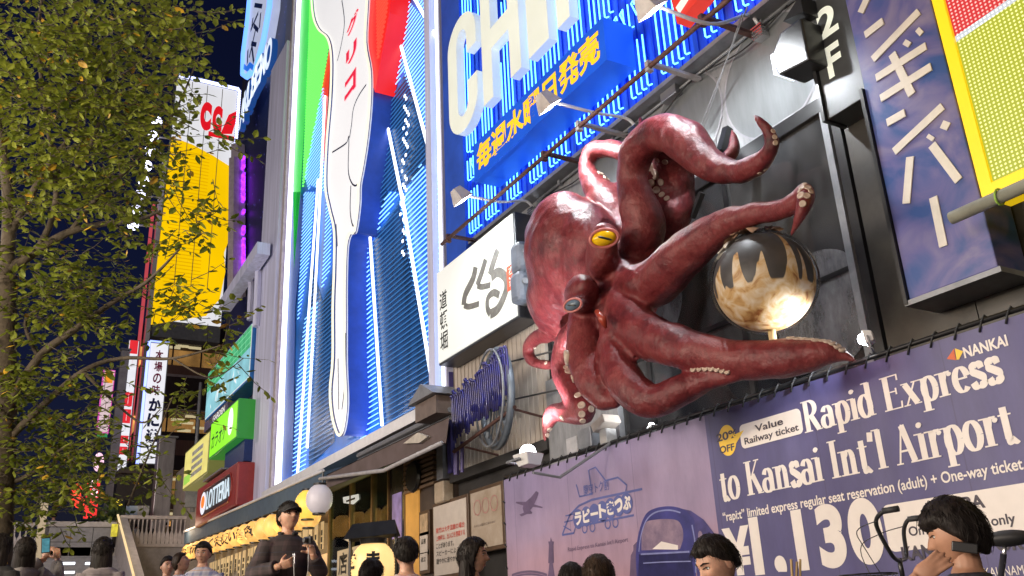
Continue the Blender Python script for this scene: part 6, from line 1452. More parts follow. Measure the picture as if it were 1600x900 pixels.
for x, y, r_, n_ in ((290, 60, 30, 16), (310, 35, 14, 6), (300, 95, 22, 12), (285, 20, 25, 12), (325, 30, 8, 3), (320, 85, 10, 4),
    (265, 130, 22, 10), (275, 180, 20, 9), (262, 225, 25, 12), (300, 185, 30, 9), (335, 210, 20, 5), (300, 230, 35, 8), (345, 225, 10, 3),
    (150, 335, 30, 8), (235, 300, 35, 12), (280, 280, 30, 5), (320, 290, 24, 5), (210, 360, 22, 7), (240, 365, 18, 5), (300, 350, 28, 10), (290, 345, 20, 8), (330, 335, 14, 3), (270, 400, 25, 5), (285, 420, 20, 4),
    (30, 420, 60, 48), (90, 430, 55, 46), (140, 460, 40, 30), (100, 490, 60, 44), (30, 490, 55, 38), (175, 430, 30, 15), (195, 400, 24, 9), (160, 520, 35, 14), (200, 480, 28, 9), (240, 470, 22, 8), (265, 480, 24, 7), (285, 455, 26, 10), (310, 470, 18, 7), (320, 490, 26, 11), (345, 500, 24, 9), (365, 520, 14, 5), (255, 520, 18, 4),
    (60, 560, 45, 16), (20, 600, 45, 28), (90, 620, 50, 34), (40, 660, 60, 52), (110, 680, 50, 42), (30, 730, 55, 52), (95, 745, 50, 46), (140, 720, 30, 18), (150, 660, 26, 10), (170, 600, 22, 6), (40, 785, 45, 36), (100, 795, 40, 26), (150, 770, 20, 7), (130, 580, 26, 8), (190, 660, 18, 4), (215, 600, 22, 5), (275, 600, 22, 6), (285, 640, 18, 5), (300, 625, 10, 3), (330, 560, 22, 6), (355, 600, 20, 5), (375, 575, 14, 4), (230, 730, 24, 11), (215, 700, 18, 6), (255, 745, 18, 6), (205, 760, 14, 4), (165, 735, 20, 8)):
    clump(x, y, r_, n_, 8.2 if x > 200 else TD, .5, sq=1)
me = bpy.data.meshes.new('crown'); me.from_pydata([tuple(p) for p in LV], [], LF)
m, t, bb = new('leaf'); 
tc = coords(t, (1, 1, 1)); nn_ = N(t, 'TexNoise'); nn_.inputs['Scale'].default_value = 5; nn_.inputs['Detail'].default_value = 6; t.links.new(tc, nn_.inputs['Vector'])
r = N(t, 'ValToRGB'); e = r.color_ramp.elements; e[0].position = .35; e[0].color = (.10, .135, .012, 1); e[1].position = .68; e[1].color = (.28, .31, .04, 1); t.links.new(nn_.outputs[0], r.inputs[0]); t.links.new(r.outputs[0], bb.inputs['Base Color'])
bb.inputs['Roughness'].default_value = .55; bb.inputs['Specular IOR Level'].default_value = .3
trn = N(t, 'BsdfTranslucent'); t.links.new(r.outputs[0], trn.inputs[0]); ms = N(t, 'MixShader'); ms.inputs[0].default_value = .35; t.links.new(bb.outputs[0], ms.inputs[1]); t.links.new(trn.outputs[0], ms.inputs[2]); t.links.new(ms.outputs[0], t.nodes['Material Output'].inputs[0])
me.materials.append(m); me.materials.append(mat('yellow_leaf', (.42, .25, .02), .5, var=.3)); me.polygons.foreach_set('material_index', LM); me.update()
co_ = bpy.data.objects.new('crown', me); COL.objects.link(co_); adopt(co_, tr)
tw.build('twigs', bark, tr)['kind'] = 'stuff'
print('LEAVES', len(LM)//6)

# ================================================================== PEOPLE
skin = mat('skin', (.50, .28, .19), .5, var=.22, vs_=22, bump=.05, bs=120)
_b = skin.node_tree.nodes['Principled BSDF']; _b.inputs['Subsurface Weight'].default_value = .18; _b.inputs['Subsurface Scale'].default_value = .012
skin_d = mat('skin_tan', (.42, .22, .14), .5, var=.1, vs_=14)
lipm = mat('lips', (.36, .15, .11), .5); eyew = mat('eye_white', (.7, .68, .64), .2, var=.03); irism = mat('iris_dark', (.02, .014, .01), .1)
def hairmat(name, c_):
    m, t, b = new(name); b.inputs['Roughness'].default_value = .5; b.inputs['Specular IOR Level'].default_value = .14
    n = N(t, 'TexNoise'); n.inputs['Scale'].default_value = 60; n.inputs['Detail'].default_value = 3; t.links.new(coords(t, (1, 1, .12)), n.inputs['Vector'])
    r = N(t, 'ValToRGB'); r.color_ramp.elements[0].color = (*[k*.5 for k in c_], 1); r.color_ramp.elements[1].color = (*[k*1.7 for k in c_], 1); r.color_ramp.elements[0].position = .3; r.color_ramp.elements[1].position = .7
    t.links.new(n.outputs[0], r.inputs[0]); t.links.new(r.outputs[0], b.inputs['Base Color'])
    bp = N(t, 'Bump'); bp.inputs['Strength'].default_value = .7; bp.inputs['Distance'].default_value = .01; t.links.new(n.outputs[0], bp.inputs['Height']); t.links.new(bp.outputs[0], b.inputs['Normal']); return m
hair_b = hairmat('black_hair', (.014, .011, .010)); hair_br = hairmat('dark_brown_hair', (.028, .017, .011))
def sst(a, b, x): x = max(0, min(1, (x-a)/(b-a))); return x*x*(3-2*x)
def head_pt(dx, dy, dz):
    x, y, z = dx*.080, dy*.095, dz*.114
    t_ = max(0, -dz); x *= 1-.25*t_**1.8
    if dy > 0: y *= 1-.40*max(0, -dz-.1)
    else:
        y *= 1-.06*t_
        if dz < -.55: y -= .012*sst(-.55, -.9, dz) if dz < -.55 else 0
        g_ = math.exp(-(x/.012)**2); pr = sst(.028, -.024, z)*(1-sst(-.028, -.040, z)); y -= .024*g_*pr
        y -= .006*math.exp(-(x/.019)**2-((z+.026)/.009)**2)
        y += .010*math.exp(-((abs(x)-.031)/.016)**2-((z-.010)/.013)**2)
        y -= .005*math.exp(-((z-.034)/.010)**2-(x/.05)**2)
        y -= .006*math.exp(-(x/.022)**2-((z+.058)/.011)**2); y += .004*math.exp(-(x/.024)**2-((z+.058)/.003)**2)
        y -= .004*math.exp(-((abs(x)-.042)/.018)**2-((z+.02)/.02)**2)
    return x, y, z
def face_y(x, z):
    dz = z/.114
    for _ in range(12):
        t_ = max(0, -dz); dx = x/(.080*(1-.25*t_**1.8)); q = 1-dx*dx-dz*dz
        break
    return head_pt(dx, -math.sqrt(max(.01, q)), dz)[1]
SEATS = []
def person(label, px, py, D, rel, top_cloth, bottom_cloth, hair='short', hairm=None, head=(0, 0), arms=None, cloth_kind='jacket', vox=.011, female=False, group=None, skinm=None, glasses=False, cap=None, gz=None, hairvol=1.0, collar=None, facefeat=True, lean=0, sit=False):
    """head=(turn, tilt) in degrees; arms={'L':(elbow,wrist,handdir,palm,curl),..} in metres of a 1.72 m figure, front = -Y"""
    tp = PD(px, py, D); g_ = ground_z(tp.x, tp.y) if gz is None else gz
    s = (tp.z-g_)/1.745
    zl = 0
    if sit:
        s = .94 if female else 1.0; g_ = tp.z-1.745*s; zl = (GZ-g_)/s
        SEATS.append((tp.x, tp.y, g_+.80*s))
    yaw = math.atan2(-tp.y, -tp.x)+R(rel)+PI/2
    root = thing('person', label, 'person', (tp.x, tp.y, g_), group)
    rz = Matrix.Rotation(yaw, 3, 'Z'); O = Vector((tp.x, tp.y, g_))
    off = Vector((0, 0, 0))
    HR = Matrix.Rotation(R(head[0]), 3, 'Z') @ Matrix.Rotation(R(head[1]), 3, 'X'); HC = Vector((0, -.015-lean, 1.605))
    def W(p): return O+rz @ (Vector(p)*s)
    def HW(p): return W(HR @ Vector(p)+HC)
    def put(mb, f=W): mb.v = [tuple(f(p)) for p in mb.v]; return mb
    sw = .9 if female else 1
    def loft(mb, secs, seg=20):
        k = []
        for z, rx, ry, cy in secs:
            k += [(rx*math.cos(2*PI*j/seg), cy+ry*math.sin(2*PI*j/seg), z) for j in range(seg)]
        n = len(secs); fs = [(i*seg+j, i*seg+(j+1) % seg, (i+1)*seg+(j+1) % seg, (i+1)*seg+j) for i in range(n-1) for j in range(seg)]
        fs += [list(range(seg-1, -1, -1)), [(n-1)*seg+j for j in range(seg)]]
        mb.add(k, fs)
    tor = [(.80, .14, .10, .01), (.92, .165, .115, .01), (1.05, .14*sw, .10, .0), (1.2, .155*sw, .105, -.005), (1.33, .175*sw, .105, 0), (1.40, .165*sw, .088, .005-lean*.5), (1.445, .09, .068, .005-lean*.8), (1.47, .056, .058, .0-lean)]
    A = {}
    for sd, sg_ in (('L', 1), ('R', -1)):
        d = ((.225*sg_*sw, .03, 1.12), (.235*sg_*sw, -.05, .88), (0, -.15, -1), (-sg_, 0, 0), 22)
        A[sd] = (arms or {}).get(sd, d)
    body = MB(); loft(body, tor)
    body.tube([(0, .0-lean, 1.43), (0, .005-lean, 1.50), (0, .0-lean, 1.57)], [.058, .053, .052], 14)
    kz_ = max(zl+.46, .86); legq = lambda sg_: [(.085*sg_, .01, .90), (.1*sg_, -.22, (.92+kz_)/2+.02), (.11*sg_, -.42, kz_), (.11*sg_, -.40, (kz_+zl)/2+.03), (.11*sg_, -.36, zl+.08)]
    for sg_ in (1, -1):
        if sit:
            body.tube([k[:3] for k in catmull(legq(sg_), 4)], list(np.linspace(.085, .042, 17)), 12); body.tube([(.11*sg_, -.32, zl+.045), (.11*sg_, -.44, zl+.04), (.12*sg_, -.55, zl+.03)], [.045, .045, .03], 10); continue
        body.tube(catmull([(.085*sg_, .01, .90, .085), (.095*sg_, -.005, .68, .075), (.1*sg_, 0, .47, .055), (.1*sg_, .012, .3, .052), (.1*sg_, .02, .09, .04)], 4) and [k[:3] for k in catmull([(.085*sg_, .01, .90), (.095*sg_, -.005, .68), (.1*sg_, 0, .47), (.1*sg_, .012, .3), (.1*sg_, .02, .09)], 4)], list(np.linspace(.085, .042, 17)), 12)
        body.tube([(.1*sg_, .06, .045), (.105*sg_, -.06, .04), (.115*sg_, -.17, .03)], [.045, .045, .03], 10)
    hands_v = MB()
    for sd, sg_ in (('L', 1), ('R', -1)):
        el, wr, hd, pm, curl = A[sd]; sh = Vector((.168*sg_*sw, .005-lean*.4, 1.375)); el = Vector(el); wr = Vector(wr)
        q = catmull([tuple(sh)+(.058,), tuple(sh.lerp(el, .5))+(.048,), tuple(el)+(.042,), tuple(el.lerp(wr, .35))+(.042,), tuple(wr)+(.027,)], 4)
        body.tube([k[:3] for k in q], [k[3] for k in q], 12)
        hd = Vector(hd).normalized(); pm = Vector(pm); pm = (pm-hd*pm.dot(hd)).normalized(); sdv = hd.cross(pm).normalized()*(-sg_)   # towards the thumb
        body.tube([wr-hd*.02, wr+hd*.02], [.027, .026], 10)
        pc = wr+hd*.055; mt = Matrix((sdv, pm, hd)).transposed(); body.ell(pc, (.040, .017, .052), 14, 10, mt)
        for i, (o_, ln) in enumerate(((.028, .068), (.010, .076), (-.009, .071), (-.027, .056))):
            b_ = wr+hd*.092+sdv*o_-pm*.002; d = hd+sdv*o_*4.5; c_ = R(curl*(1+.12*i)); pts = [b_-hd*.03, b_]; p = b_; dd = d.normalized()
            ax = sdv
            for j, fr_ in enumerate((.45, .32, .23)):
                dd = (dd*math.cos(c_)+pm*math.sin(c_)).normalized() if j else (dd*math.cos(c_*.8)+pm*math.sin(c_*.8)).normalized()
                # turn within the finger plane
                pmn = (pm*math.cos(c_)-dd*math.sin(c_)) if False else pm
                p = p+dd*ln*fr_; pts.append(p)
                pm_local = (pm-dd*pm.dot(dd)); 
                c_ = R(curl*(1+.12*i))
            body.tube(pts, [.0105, .0098, .009, .0085, .0072], 8)
        tb_ = wr+hd*.028+sdv*.030; td = (hd*.75+sdv*.7+pm*(.3+curl*.008)).normalized(); t2 = (td+hd*.5+pm*(curl*.014)).normalized()
        body.tube([tb_-sdv*.015, tb_+td*.03, tb_+td*.03+t2*.028, tb_+td*.03+t2*.052], [.016, .0125, .0105, .0085], 8)
    put(body); rm = remesh(body, 'person_tmp', vox*s, 4)
    full = MB(); full.v = [tuple(v.co) for v in rm.data.vertices]; full.f = [list(p.vertices) for p in rm.data.polygons]; full.mi = [0]*len(full.f)
    bpy.data.objects.remove(rm)
    hm = MB(); SG, RG = 44, 40; vs = []; fs = []
    for i in range(RG+1):
        th = PI*i/RG
        for j in range(SG):
            ph = 2*PI*j/SG; vs.append(HW(head_pt(math.sin(th)*math.cos(ph), math.sin(th)*math.sin(ph), math.cos(th))))
    for i in range(RG):
        for j in range(SG): fs.append((i*SG+j, (i+1)*SG+j, (i+1)*SG+(j+1) % SG, i*SG+(j+1) % SG))
    full.add(vs, fs)
    for sg_ in (() if hair == 'long' else (1, -1)):
        e_ = MB().ell((.080*sg_, .012, -.005), (.010, .022, .034), 12, 10, Matrix.Rotation(R(-14*sg_), 3, 'Z')); e_.ell((.084*sg_, .022, .004), (.006, .016, .026), 10, 8)
        put(e_, HW); full.add(e_.v, e_.f)
    bd = full.build('body', skinm or skin, root, True)
    if facefeat:
        for sg_ in (1, -1):
            y_ = face_y(.031, .010); e_ = put(MB().ell((.031*sg_, y_+.004, .010), (.0145, .008, .0062), 12, 8), HW).build('eye', eyew, bd, True)
            put(MB().ell((.031*sg_, y_-.0025, .0100), (.0062, .003, .0060), 10, 6), HW).build('iris', irism, e_, True) if False else put(MB().ell((.031*sg_, y_-.0025, .0100), (.0062, .003, .0058), 10, 6), HW).build('iris', irism, bd, True)
            put(MB().tube([(.014*sg_, face_y(.014, .014)-.002, .0135), (.031*sg_, y_-.004, .0185), (.046*sg_, face_y(.046, .012)-.001, .0125)], .0022, 6), HW).build('eyelid', irism, bd, True)
            put(MB().tube([(.014*sg_, face_y(.014, .034)-.002, .032), (.032*sg_, face_y(.032, .038)-.003, .038), (.052*sg_, face_y(.052, .030)-.001, .031)], [.003, .0042, .002], 6), HW).build('eyebrow', hairm or hair_b, bd, True)
        y_ = face_y(0, -.058)
        put(MB().tube([(-.024, face_y(.024, -.058)+.0, -.058), (-.008, y_-.002, -.054), (0, y_-.002, -.0555), (.008, y_-.002, -.054), (.024, face_y(.024, -.058), -.058)], [.001, .0042, .0040, .0042, .001], 6).tube([(-.022, face_y(.022, -.060), -.060), (0, y_-.002, -.0655), (.022, face_y(.022, -.060), -.060)], [.001, .005, .001], 6), HW).build('lips', lipm, bd, True)
    # hair
    hm_ = hairm or hair_b
    if hair:
        vs = []; fs = []; SG, RG = 56, 44; sd_ = rng.uniform(0, 50)
        for i in range(RG+1):
            th = PI*i/RG
            for j in range(SG):
                ph = 2*PI*j/SG; dx, dy, dz = math.sin(th)*math.cos(ph), math.sin(th)*math.sin(ph), math.cos(th)
                p = Vector((dx*.080, dy*.095, dz*.114)); fr_ = -dy
                thr = (.060 if fr_ > .55 else .060-(.55-fr_)/.55*.062 if fr_ > 0 else -.002+fr_*.082)
                if hair == 'long': thr = .066 if fr_ > .6 else .066-(.6-fr_)*.28
                if hair == 'fringe': thr = .034 if fr_ > .5 else .034-(.5-fr_)*.12
                nz_ = mnoise.noise(Vector((dx*3+sd_, dy*3, dz*3)))*.5+mnoise.noise(Vector((dx*11+sd_, dy*11, dz*7)))*.32+mnoise.noise(Vector((dx*26, dy*26+sd_, dz*12)))*.22
                thr += nz_*.012
                mk = sst(thr-.012, thr+.016, p.z); dd = Vector((dx, dy, dz))
                vs.append(HW(p+dd*((.019*hairvol+.010*hairvol*nz_+.006*max(0, dz))*mk-.018*(1-mk))))
        for i in range(RG):
            for j in range(SG): fs.append((i*SG+j, (i+1)*SG+j, (i+1)*SG+(j+1) % SG, i*SG+(j+1) % SG))
        hb_ = MB().add(vs, fs)
        if hair == 'long':
            L = .36; secs = []
            for i in range(11):
                f_ = i/10; z_ = .05-L*f_; secs.append((z_, .088+.018*math.sin(f_*2.4)-.02*f_**3, .062+.012*f_, .038+.012*f_))
            mb2 = MB(); SG2 = 44
            for zz_, rx, ry, cy in secs:
                for j in range(SG2):
                    a = 2*PI*j/SG2; nz_ = mnoise.noise(Vector((math.cos(a)*6+sd_, math.sin(a)*6, zz_*4)))*.012+mnoise.noise(Vector((math.cos(a)*18+sd_, math.sin(a)*18, zz_*5)))*.006
                    mb2.v.append(tuple(HW((rx*math.cos(a)*(1+nz_*6), cy+ry*math.sin(a)*(1+nz_*6), zz_+(nz_*3 if zz_ < -.28 else 0)))))
            n = len(secs); mb2.f = [[i*SG2+j, i*SG2+(j+1) % SG2, (i+1)*SG2+(j+1) % SG2, (i+1)*SG2+j] for i in range(n-1) for j in range(SG2)]+[list(range(SG2-1, -1, -1)), [(n-1)*SG2+j for j in range(SG2)]]
            hb_.add(mb2.v, mb2.f)
        if D < 9:
            for _ in range(620):
                th = math.acos(rng.uniform(-.55, 1)); ph = rng.uniform(0, 2*PI); d0 = Vector((math.sin(th)*math.cos(ph), math.sin(th)*math.sin(ph), math.cos(th)))
                p = Vector((d0.x*.080, d0.y*.095, d0.z*.114)); 
                thr0 = .05 if -d0.y > .45 else (.02 if -d0.y > 0 else -.01+(-d0.y)*.08)
                if p.z < thr0+.015: continue
                tn_ = Vector((d0.x*.5+rng.gauss(0, .35), d0.y*.5+rng.gauss(0, .35), -.75)); tn_ = (tn_-d0*tn_.dot(d0)).normalized()
                q0_ = p+d0*(.016*hairvol+.003); ln_ = rng.uniform(.03, .075)*(hairvol**.5)
                hb_.tube([HW(q0_-tn_*ln_*.4), HW(q0_+d0*rng.uniform(.001, .009)*hairvol), HW(q0_+tn_*ln_*.6+d0*rng.uniform(-.012, .010))], [.0008*s, .0015*s, .0003*s], 4, cap=False)
        hb_.build('hair', hm_, root, True)
    # clothes
    sh_ = MB(); inf = .022 if cloth_kind == 'jacket' else .014
    loft(sh_, [(z, rx+inf, ry+inf, cy) for z, rx, ry, cy in tor[:-2]]+[(1.435, .105+inf*.5, .08+inf*.4, .005-lean*.8), (1.455, .083, .076, .004-lean*.8)])
    for sd, sg_ in (('L', 1), ('R', -1)):
        el, wr, hd, pm, curl = A[sd]; sh2 = Vector((.160*sg_*sw, .005-lean*.4, 1.375)); el = Vector(el); wr = Vector(wr)
        end = el.lerp(wr, .90) if cloth_kind in ('jacket', 'shirt') else sh2.lerp(el, .80)
        pts = [sh2, sh2.lerp(el, .5), el, el.lerp(wr, .45), end] if cloth_kind in ('jacket', 'shirt') else [sh2, sh2.lerp(el, .4), end]
        rad = [.064+inf, .054+inf, .050+inf, .046+inf, .036+inf] if cloth_kind in ('jacket', 'shirt') else [.066+inf, .058+inf, .054+inf]
        q = catmull([tuple(a)+(b_,) for a, b_ in zip(pts, rad)], 4); sh_.tube([k[:3] for k in q], [k[3] for k in q], 14)
    put(sh_); so_ = remesh(sh_, 'jacket' if cloth_kind == 'jacket' else 'shirt', max(vox, .009)*s, 3, top_cloth, root, .009*s, 11)
    if collar:
        cl_ = MB()
        cl_.tube([(.074*math.cos(a), .0-lean*.9+.072*math.sin(a), 1.468+.012*math.sin(a)) for a in [-1.25+2*PI*i/20*.82+.0 for i in range(21)]], .014, 8)
        put(cl_).build('collar', collar, so_, True)
    tr_ = MB(); loft(tr_, [(z, rx+.016, ry+.016, cy) for z, rx, ry, cy in [(.80, .15, .105, .01), (.92, .165, .112, .01), (.99, .15, .105, .005)]])
    for sg_ in (1, -1):
        if sit: tr_.tube([k[:3] for k in catmull(legq(sg_), 4)], list(np.linspace(.098, .062, 17)), 12); continue
        q = catmull([(.085*sg_, .01, .88, .098), (.095*sg_, -.005, .66, .088), (.1*sg_, 0, .45, .072), (.1*sg_, .015, .12, .062)], 4); tr_.tube([k[:3] for k in q], [k[3] for k in q], 12)
    put(tr_); remesh(tr_, 'trousers', .016*s, 3, bottom_cloth, root)
    fo = (-.37, zl) if sit else (0, 0)
    for sg_ in (1, -1): put(MB().tube([(.1*sg_, .075+fo[0], .05+fo[1]), (.105*sg_, -.06+fo[0], .05+fo[1]), (.118*sg_, -.19+fo[0], .035+fo[1])], [.05, .052, .035], 12)).build('shoe', M['black_rubber'], root, True)
    if glasses:
        gm = MB()
        for sg_ in (1, -1):
            y_ = face_y(.033, .008)-.014; gm.tube([(.033*sg_+.022*math.cos(a), y_+.004*abs(math.cos(a)), .006+.014*math.sin(a)) for a in [2*PI*i/16 for i in range(16)]], .0022, 5, closed=True)
            gm.tube([(.055*sg_, y_, .010), (.079*sg_, .0, .012)], .002, 5)
        gm.tube([(-.011, face_y(.0, .01)-.010, .010), (.011, face_y(0, .01)-.010, .010)], .002, 5); put(gm, HW).build('glasses', M['black'], root, True)
    if cap:
        cm = MB(); pr = []
        for i in range(9): a = PI/2*i/8; pr.append((.104*math.cos(a), .028+.104*math.sin(a)**.9))
        k0 = len(cm.v); cm.lathe(pr, (0, .004, 0), 28); cm.v = [(x*.86, y*1.06, z) for x, y, z in cm.v]
        bm_ = []; fs = []
        for i in range(13):
            a = PI+PI*.12+PI*.76*i/12; bm_ += [(.088*math.cos(a), .102*math.sin(a)+.004, .034), (.092*math.cos(a)*1.0, .185*math.sin(a)+.01, .022-.010*math.cos(a)**2), (.092*math.cos(a), .185*math.sin(a)+.01, .028-.010*math.cos(a)**2), (.088*math.cos(a), .102*math.sin(a)+.004, .042)]
        for i in range(12):
            for j in range(4): fs.append((i*4+j, i*4+(j+1) % 4, (i+1)*4+(j+1) % 4, (i+1)*4+j))
        cm.add(bm_, fs); cm.ell((0, .004, .135), (.008, .008, .004), 8, 4); put(cm, HW).build('cap', cap, root, True)
    root['label'] = label
    return root, W, HW, s
denim = mat('dark_denim', (.03, .04, .07), .8, var=.3, vs_=20); blackc = mat('black_cloth', (.018, .017, .018), .85, var=.35, vs_=12, bump=.3, bs=90)
greyc = mat('grey_knit', (.22, .20, .20), .9, var=.25, vs_=16, bump=.5, bs=140); khaki = mat('khaki_cloth', (.22, .17, .1), .85)
def plaid(name, base, lines, sc):
    m, t, b = new(name); b.inputs['Roughness'].default_value = .85
    co = coords(t, (sc, sc, sc)); sp = N(t, 'SeparateXYZ'); t.links.new(co, sp.inputs[0])
    def M2(op, a, b2): n = N(t, 'Math', operation=op); [n.inputs.__getitem__(i).__setattr__('default_value', v) if isinstance(v, (int, float)) else t.links.new(v, n.inputs[i]) for i, v in enumerate((a, b2))]; return n.outputs[0]
    h_ = M2('ADD', sp.outputs[0], M2('MULTIPLY', sp.outputs[1], .8))
    f1 = M2('LESS_THAN', M2('FRACT', h_, 0), .3); f2 = M2('LESS_THAN', M2('FRACT', sp.outputs[2], 0), .3); f3 = M2('LESS_THAN', M2('FRACT', M2('ADD', sp.outputs[2], .5), 0), .08)
    a = N(t, 'Mix', data_type='RGBA'); a.inputs[6].default_value = (*base, 1); a.inputs[7].default_value = (*lines[0], 1); t.links.new(M2('MULTIPLY', M2('ADD', f1, f2), .45), a.inputs[0])
    c = N(t, 'Mix', data_type='RGBA'); t.links.new(a.outputs[2], c.inputs[6]); c.inputs[7].default_value = (*lines[1], 1); t.links.new(f3, c.inputs[0])
    n = N(t, 'TexNoise'); n.inputs['Scale'].default_value = 9; n.inputs['Detail'].default_value = 5; t.links.new(coords(t), n.inputs['Vector'])
    d = N(t, 'Mix', data_type='RGBA'); d.blend_type = 'OVERLAY'; d.inputs[0].default_value = .5; t.links.new(c.outputs[2], d.inputs[6]); t.links.new(n.outputs[0], d.inputs[7])
    t.links.new(d.outputs[2], b.inputs['Base Color']); return m
plaid_dark = plaid('dark_plaid', (.030, .022, .024), ((.065, .042, .046), (.032, .028, .04)), 9)
plaid_blue = plaid('pale_blue_plaid', (.46, .45, .52), ((.16, .19, .36), (.5, .3, .2)), 11)
# the man with the cap, holding a camera
r1, W1, HW1, s1 = person('man in dark cap, glasses and dark plaid jacket looking up, camera in hand', 452, 782, 7.4, 14, plaid_dark, denim, hair='short', head=(10, -13),
    arms={'L': ((.27, -.06, 1.13), (.17, -.20, 1.27), (-.45, -.45, .75), (-.6, -.55, -.2), 42), 'R': ((-.28, -.04, 1.13), (-.13, -.25, 1.18), (.85, -.35, .25), (.2, .5, .2), 48)}, vox=.0055, glasses=True, cap=blackc, collar=blackc)
cmn = thing('compact_camera', 'small black camera held up in the left hand of the capped man', 'camera', tuple(W1((.12, -.27, 1.36))))
q = Matrix.Rotation(.3, 3, 'Z'); cb_ = MB().box(-.05, .05, -.014, .014, -.03, .03); cb_.lathe([(.024, 0), (.022, .03), (.018, .032)], (0, -.014, 0), 16, 0, Matrix.Rotation(PI/2, 3, 'X'))
cc_ = W1((.105, -.265, 1.385)); cb_.v = [tuple(cc_+q @ Vector(v)*s1) for v in cb_.v]; cb_.build('camera_body', M['black'], cmn, bevel=.004)
mp3 = thing('music_player', 'small silver gadget with white cable in the right hand of the capped man', 'gadget', tuple(W1((0, -.3, 1.2))))
cc_ = W1((-.015, -.285, 1.235)); cb_ = MB().box(-.017, .017, -.006, .006, -.045, .045); cb_.v = [tuple(cc_+q @ Vector(v)*s1) for v in cb_.v]; cb_.build('case', M['chrome'], mp3, bevel=.003)
MB().tube([W1(k[:3]) for k in catmull([(-.015, -.29, 1.19), (.02, -.24, .98), (.08, -.2, .92), (.12, -.22, 1.1), (.11, -.26, 1.35)], 6)], .0025, 5).build('cable', M['white_metal'], mp3, True)
person('man in pale blue plaid shirt walking towards the camera, short black hair', 319, 845, 9.1, -12, plaid_blue, denim, head=(-5, 6), cloth_kind='shirt', vox=.009)
person('young man in black seen between the stairs and the plaid shirt man', 263, 868, 11.5, 8, blackc, blackc, head=(10, 0), vox=.012)
person('person in pale shirt tilting the head back beside the plaid shirt man', 283, 862, 11.0, 55, mat('pale_shirt', (.5, .5, .55), .8), denim, head=(20, -25), cloth_kind='shirt', vox=.012, hair='short', hairm=hair_br)
# women on the left, seen from behind
r2, W2, HW2, s2 = person('woman with long black hair holding up a phone, seen from behind', 42, 838, 7.9, 172, greyc, denim, hair='long', head=(8, -6), female=True,
    arms={'R': ((-.26, -.16, 1.22), (-.20, -.36, 1.42), (.25, -.1, 1), (.15, .9, .0), 30)} if False else {'R': ((-.31, -.12, 1.28), (-.27, -.30, 1.53), (.2, -.1, 1), (.3, -.9, 0), 30), 'L': ((.16, -.2, 1.27), (-.14, -.33, 1.55), (-.3, .0, 1), (-.3, -.9, 0), 35)}, vox=.0065)
ph = thing('mobile_phone', 'lit mobile phone in a dark case held up by the long haired woman', 'phone', tuple(PD(72, 850, 7.5)))
pc_ = PD(71.5, 852, 7.45); vv = (CP-pc_).normalized(); rr3 = Vector((0, 0, 1)).cross(vv).normalized(); uu3 = vv.cross(rr3); mt = Matrix((rr3, uu3, vv)).transposed() @ Matrix.Rotation(R(6), 3, 'Z')
pb_ = MB().box(-.034, .034, -.062, .062, -.006, .004); pb_.v = [tuple(pc_+mt @ Vector(v)) for v in pb_.v]; pb_.build('case', M['black'], ph, bevel=.004)
pb_ = MB().box(-.028, .028, -.055, .055, .0045, .006); pb_.v = [tuple(pc_+mt @ Vector(v)) for v in pb_.v]; pb_.build('screen', glow('phone_screen', (.06, .22, .28), .8, var=.4, vs_=30), ph)
person('dark haired woman in grey ribbed knit top, seen from behind below the balustrade', 163, 838, 8.1, 176, mat('grey_ribbed_knit', (.24, .21, .22), .9, var=.3, vs_=5, stretch=(1, 1, 9), bump=.4), denim, hair='long', female=True, vox=.009, collar=greyc, hairvol=1.15)
person('dark haired person with a yellow scarf cut by the left edge of the picture', 3, 832, 7.5, 150, blackc, denim, hair='long', female=True, vox=.01, collar=mat('yellow_scarf', (.45, .30, .05), .9, var=.3))
# people along the banner
person('man in a pale flowered shirt, seen from behind by the paper lantern', 635, 836, 6.9, 185, mat('flower_shirt', (.50, .46, .44), .8, col2=(.42, .16, .14), vs_=26), denim, cloth_kind='shirt', vox=.009, hairvol=.8, sit=True)
person('person with curly hair silhouetted against the big roofed lantern', 580, 873, 8.0, 160, blackc, blackc, hair='short', vox=.011, hairvol=1.5, sit=True)
person('woman with chin length black hair in profile facing the banner', 736, 839, 6.2, 80, mat('pale_blue_blouse', (.35, .40, .50), .8), denim, hair='long', female=True, cloth_kind='tee', vox=.008, sit=True, hairvol=1.2)
person('person with short dark hair in front of the banner, left of a pair', 891, 877, 6.6, 165, blackc, denim, hair='short', vox=.011, sit=True)
person('person with fuller dark hair in front of the banner, right of a pair', 933, 867, 6.2, 190, blackc, denim, hair='short', hairm=hair_br, vox=.011, hairvol=1.5, sit=True)
person('man in white and red check shirt looking down before the yen price', 1117, 832, 4.3, -38, plaid('red_check', (.62, .58, .58), ((.5, .16, .15), (.4, .1, .1)), 30), denim, hair='short', head=(-18, 26), cloth_kind='shirt', vox=.008, sit=True)
rp4, W4, HW4, s4 = person('man in dark jacket with thick black hair holding a phone to his ear, in profile', 1487, 777, 3.6, -86, mat('dark_blue_jacket', (.025, .03, .045), .6, var=.3, vs_=8, bump=.3), denim, hair='fringe', head=(-4, 14), sit=True,
    arms={'L': ((.20, -.34, 1.22), (.140, -.20, 1.435), (-.05, .80, .52), (-.95, .1, 0), 7)}, vox=.0055, hairvol=1.55, skinm=skin_d, cloth_kind='tee')
mpn = thing('flip_phone', 'black mobile phone pressed to the ear of the man in the dark jacket', 'phone', tuple(W4((.1, -.1, 1.55))))
cb_ = MB().box(-.009, .009, -.045, .045, -.019, .019); q = Matrix.Rotation(R(-12), 3, 'X'); cb_.v = [tuple(W4(q @ Vector(v)+Vector((.108, .0, 1.545)))) for v in cb_.v]; cb_.build('case', M['black'], mpn, bevel=.004)
st6 = MB()
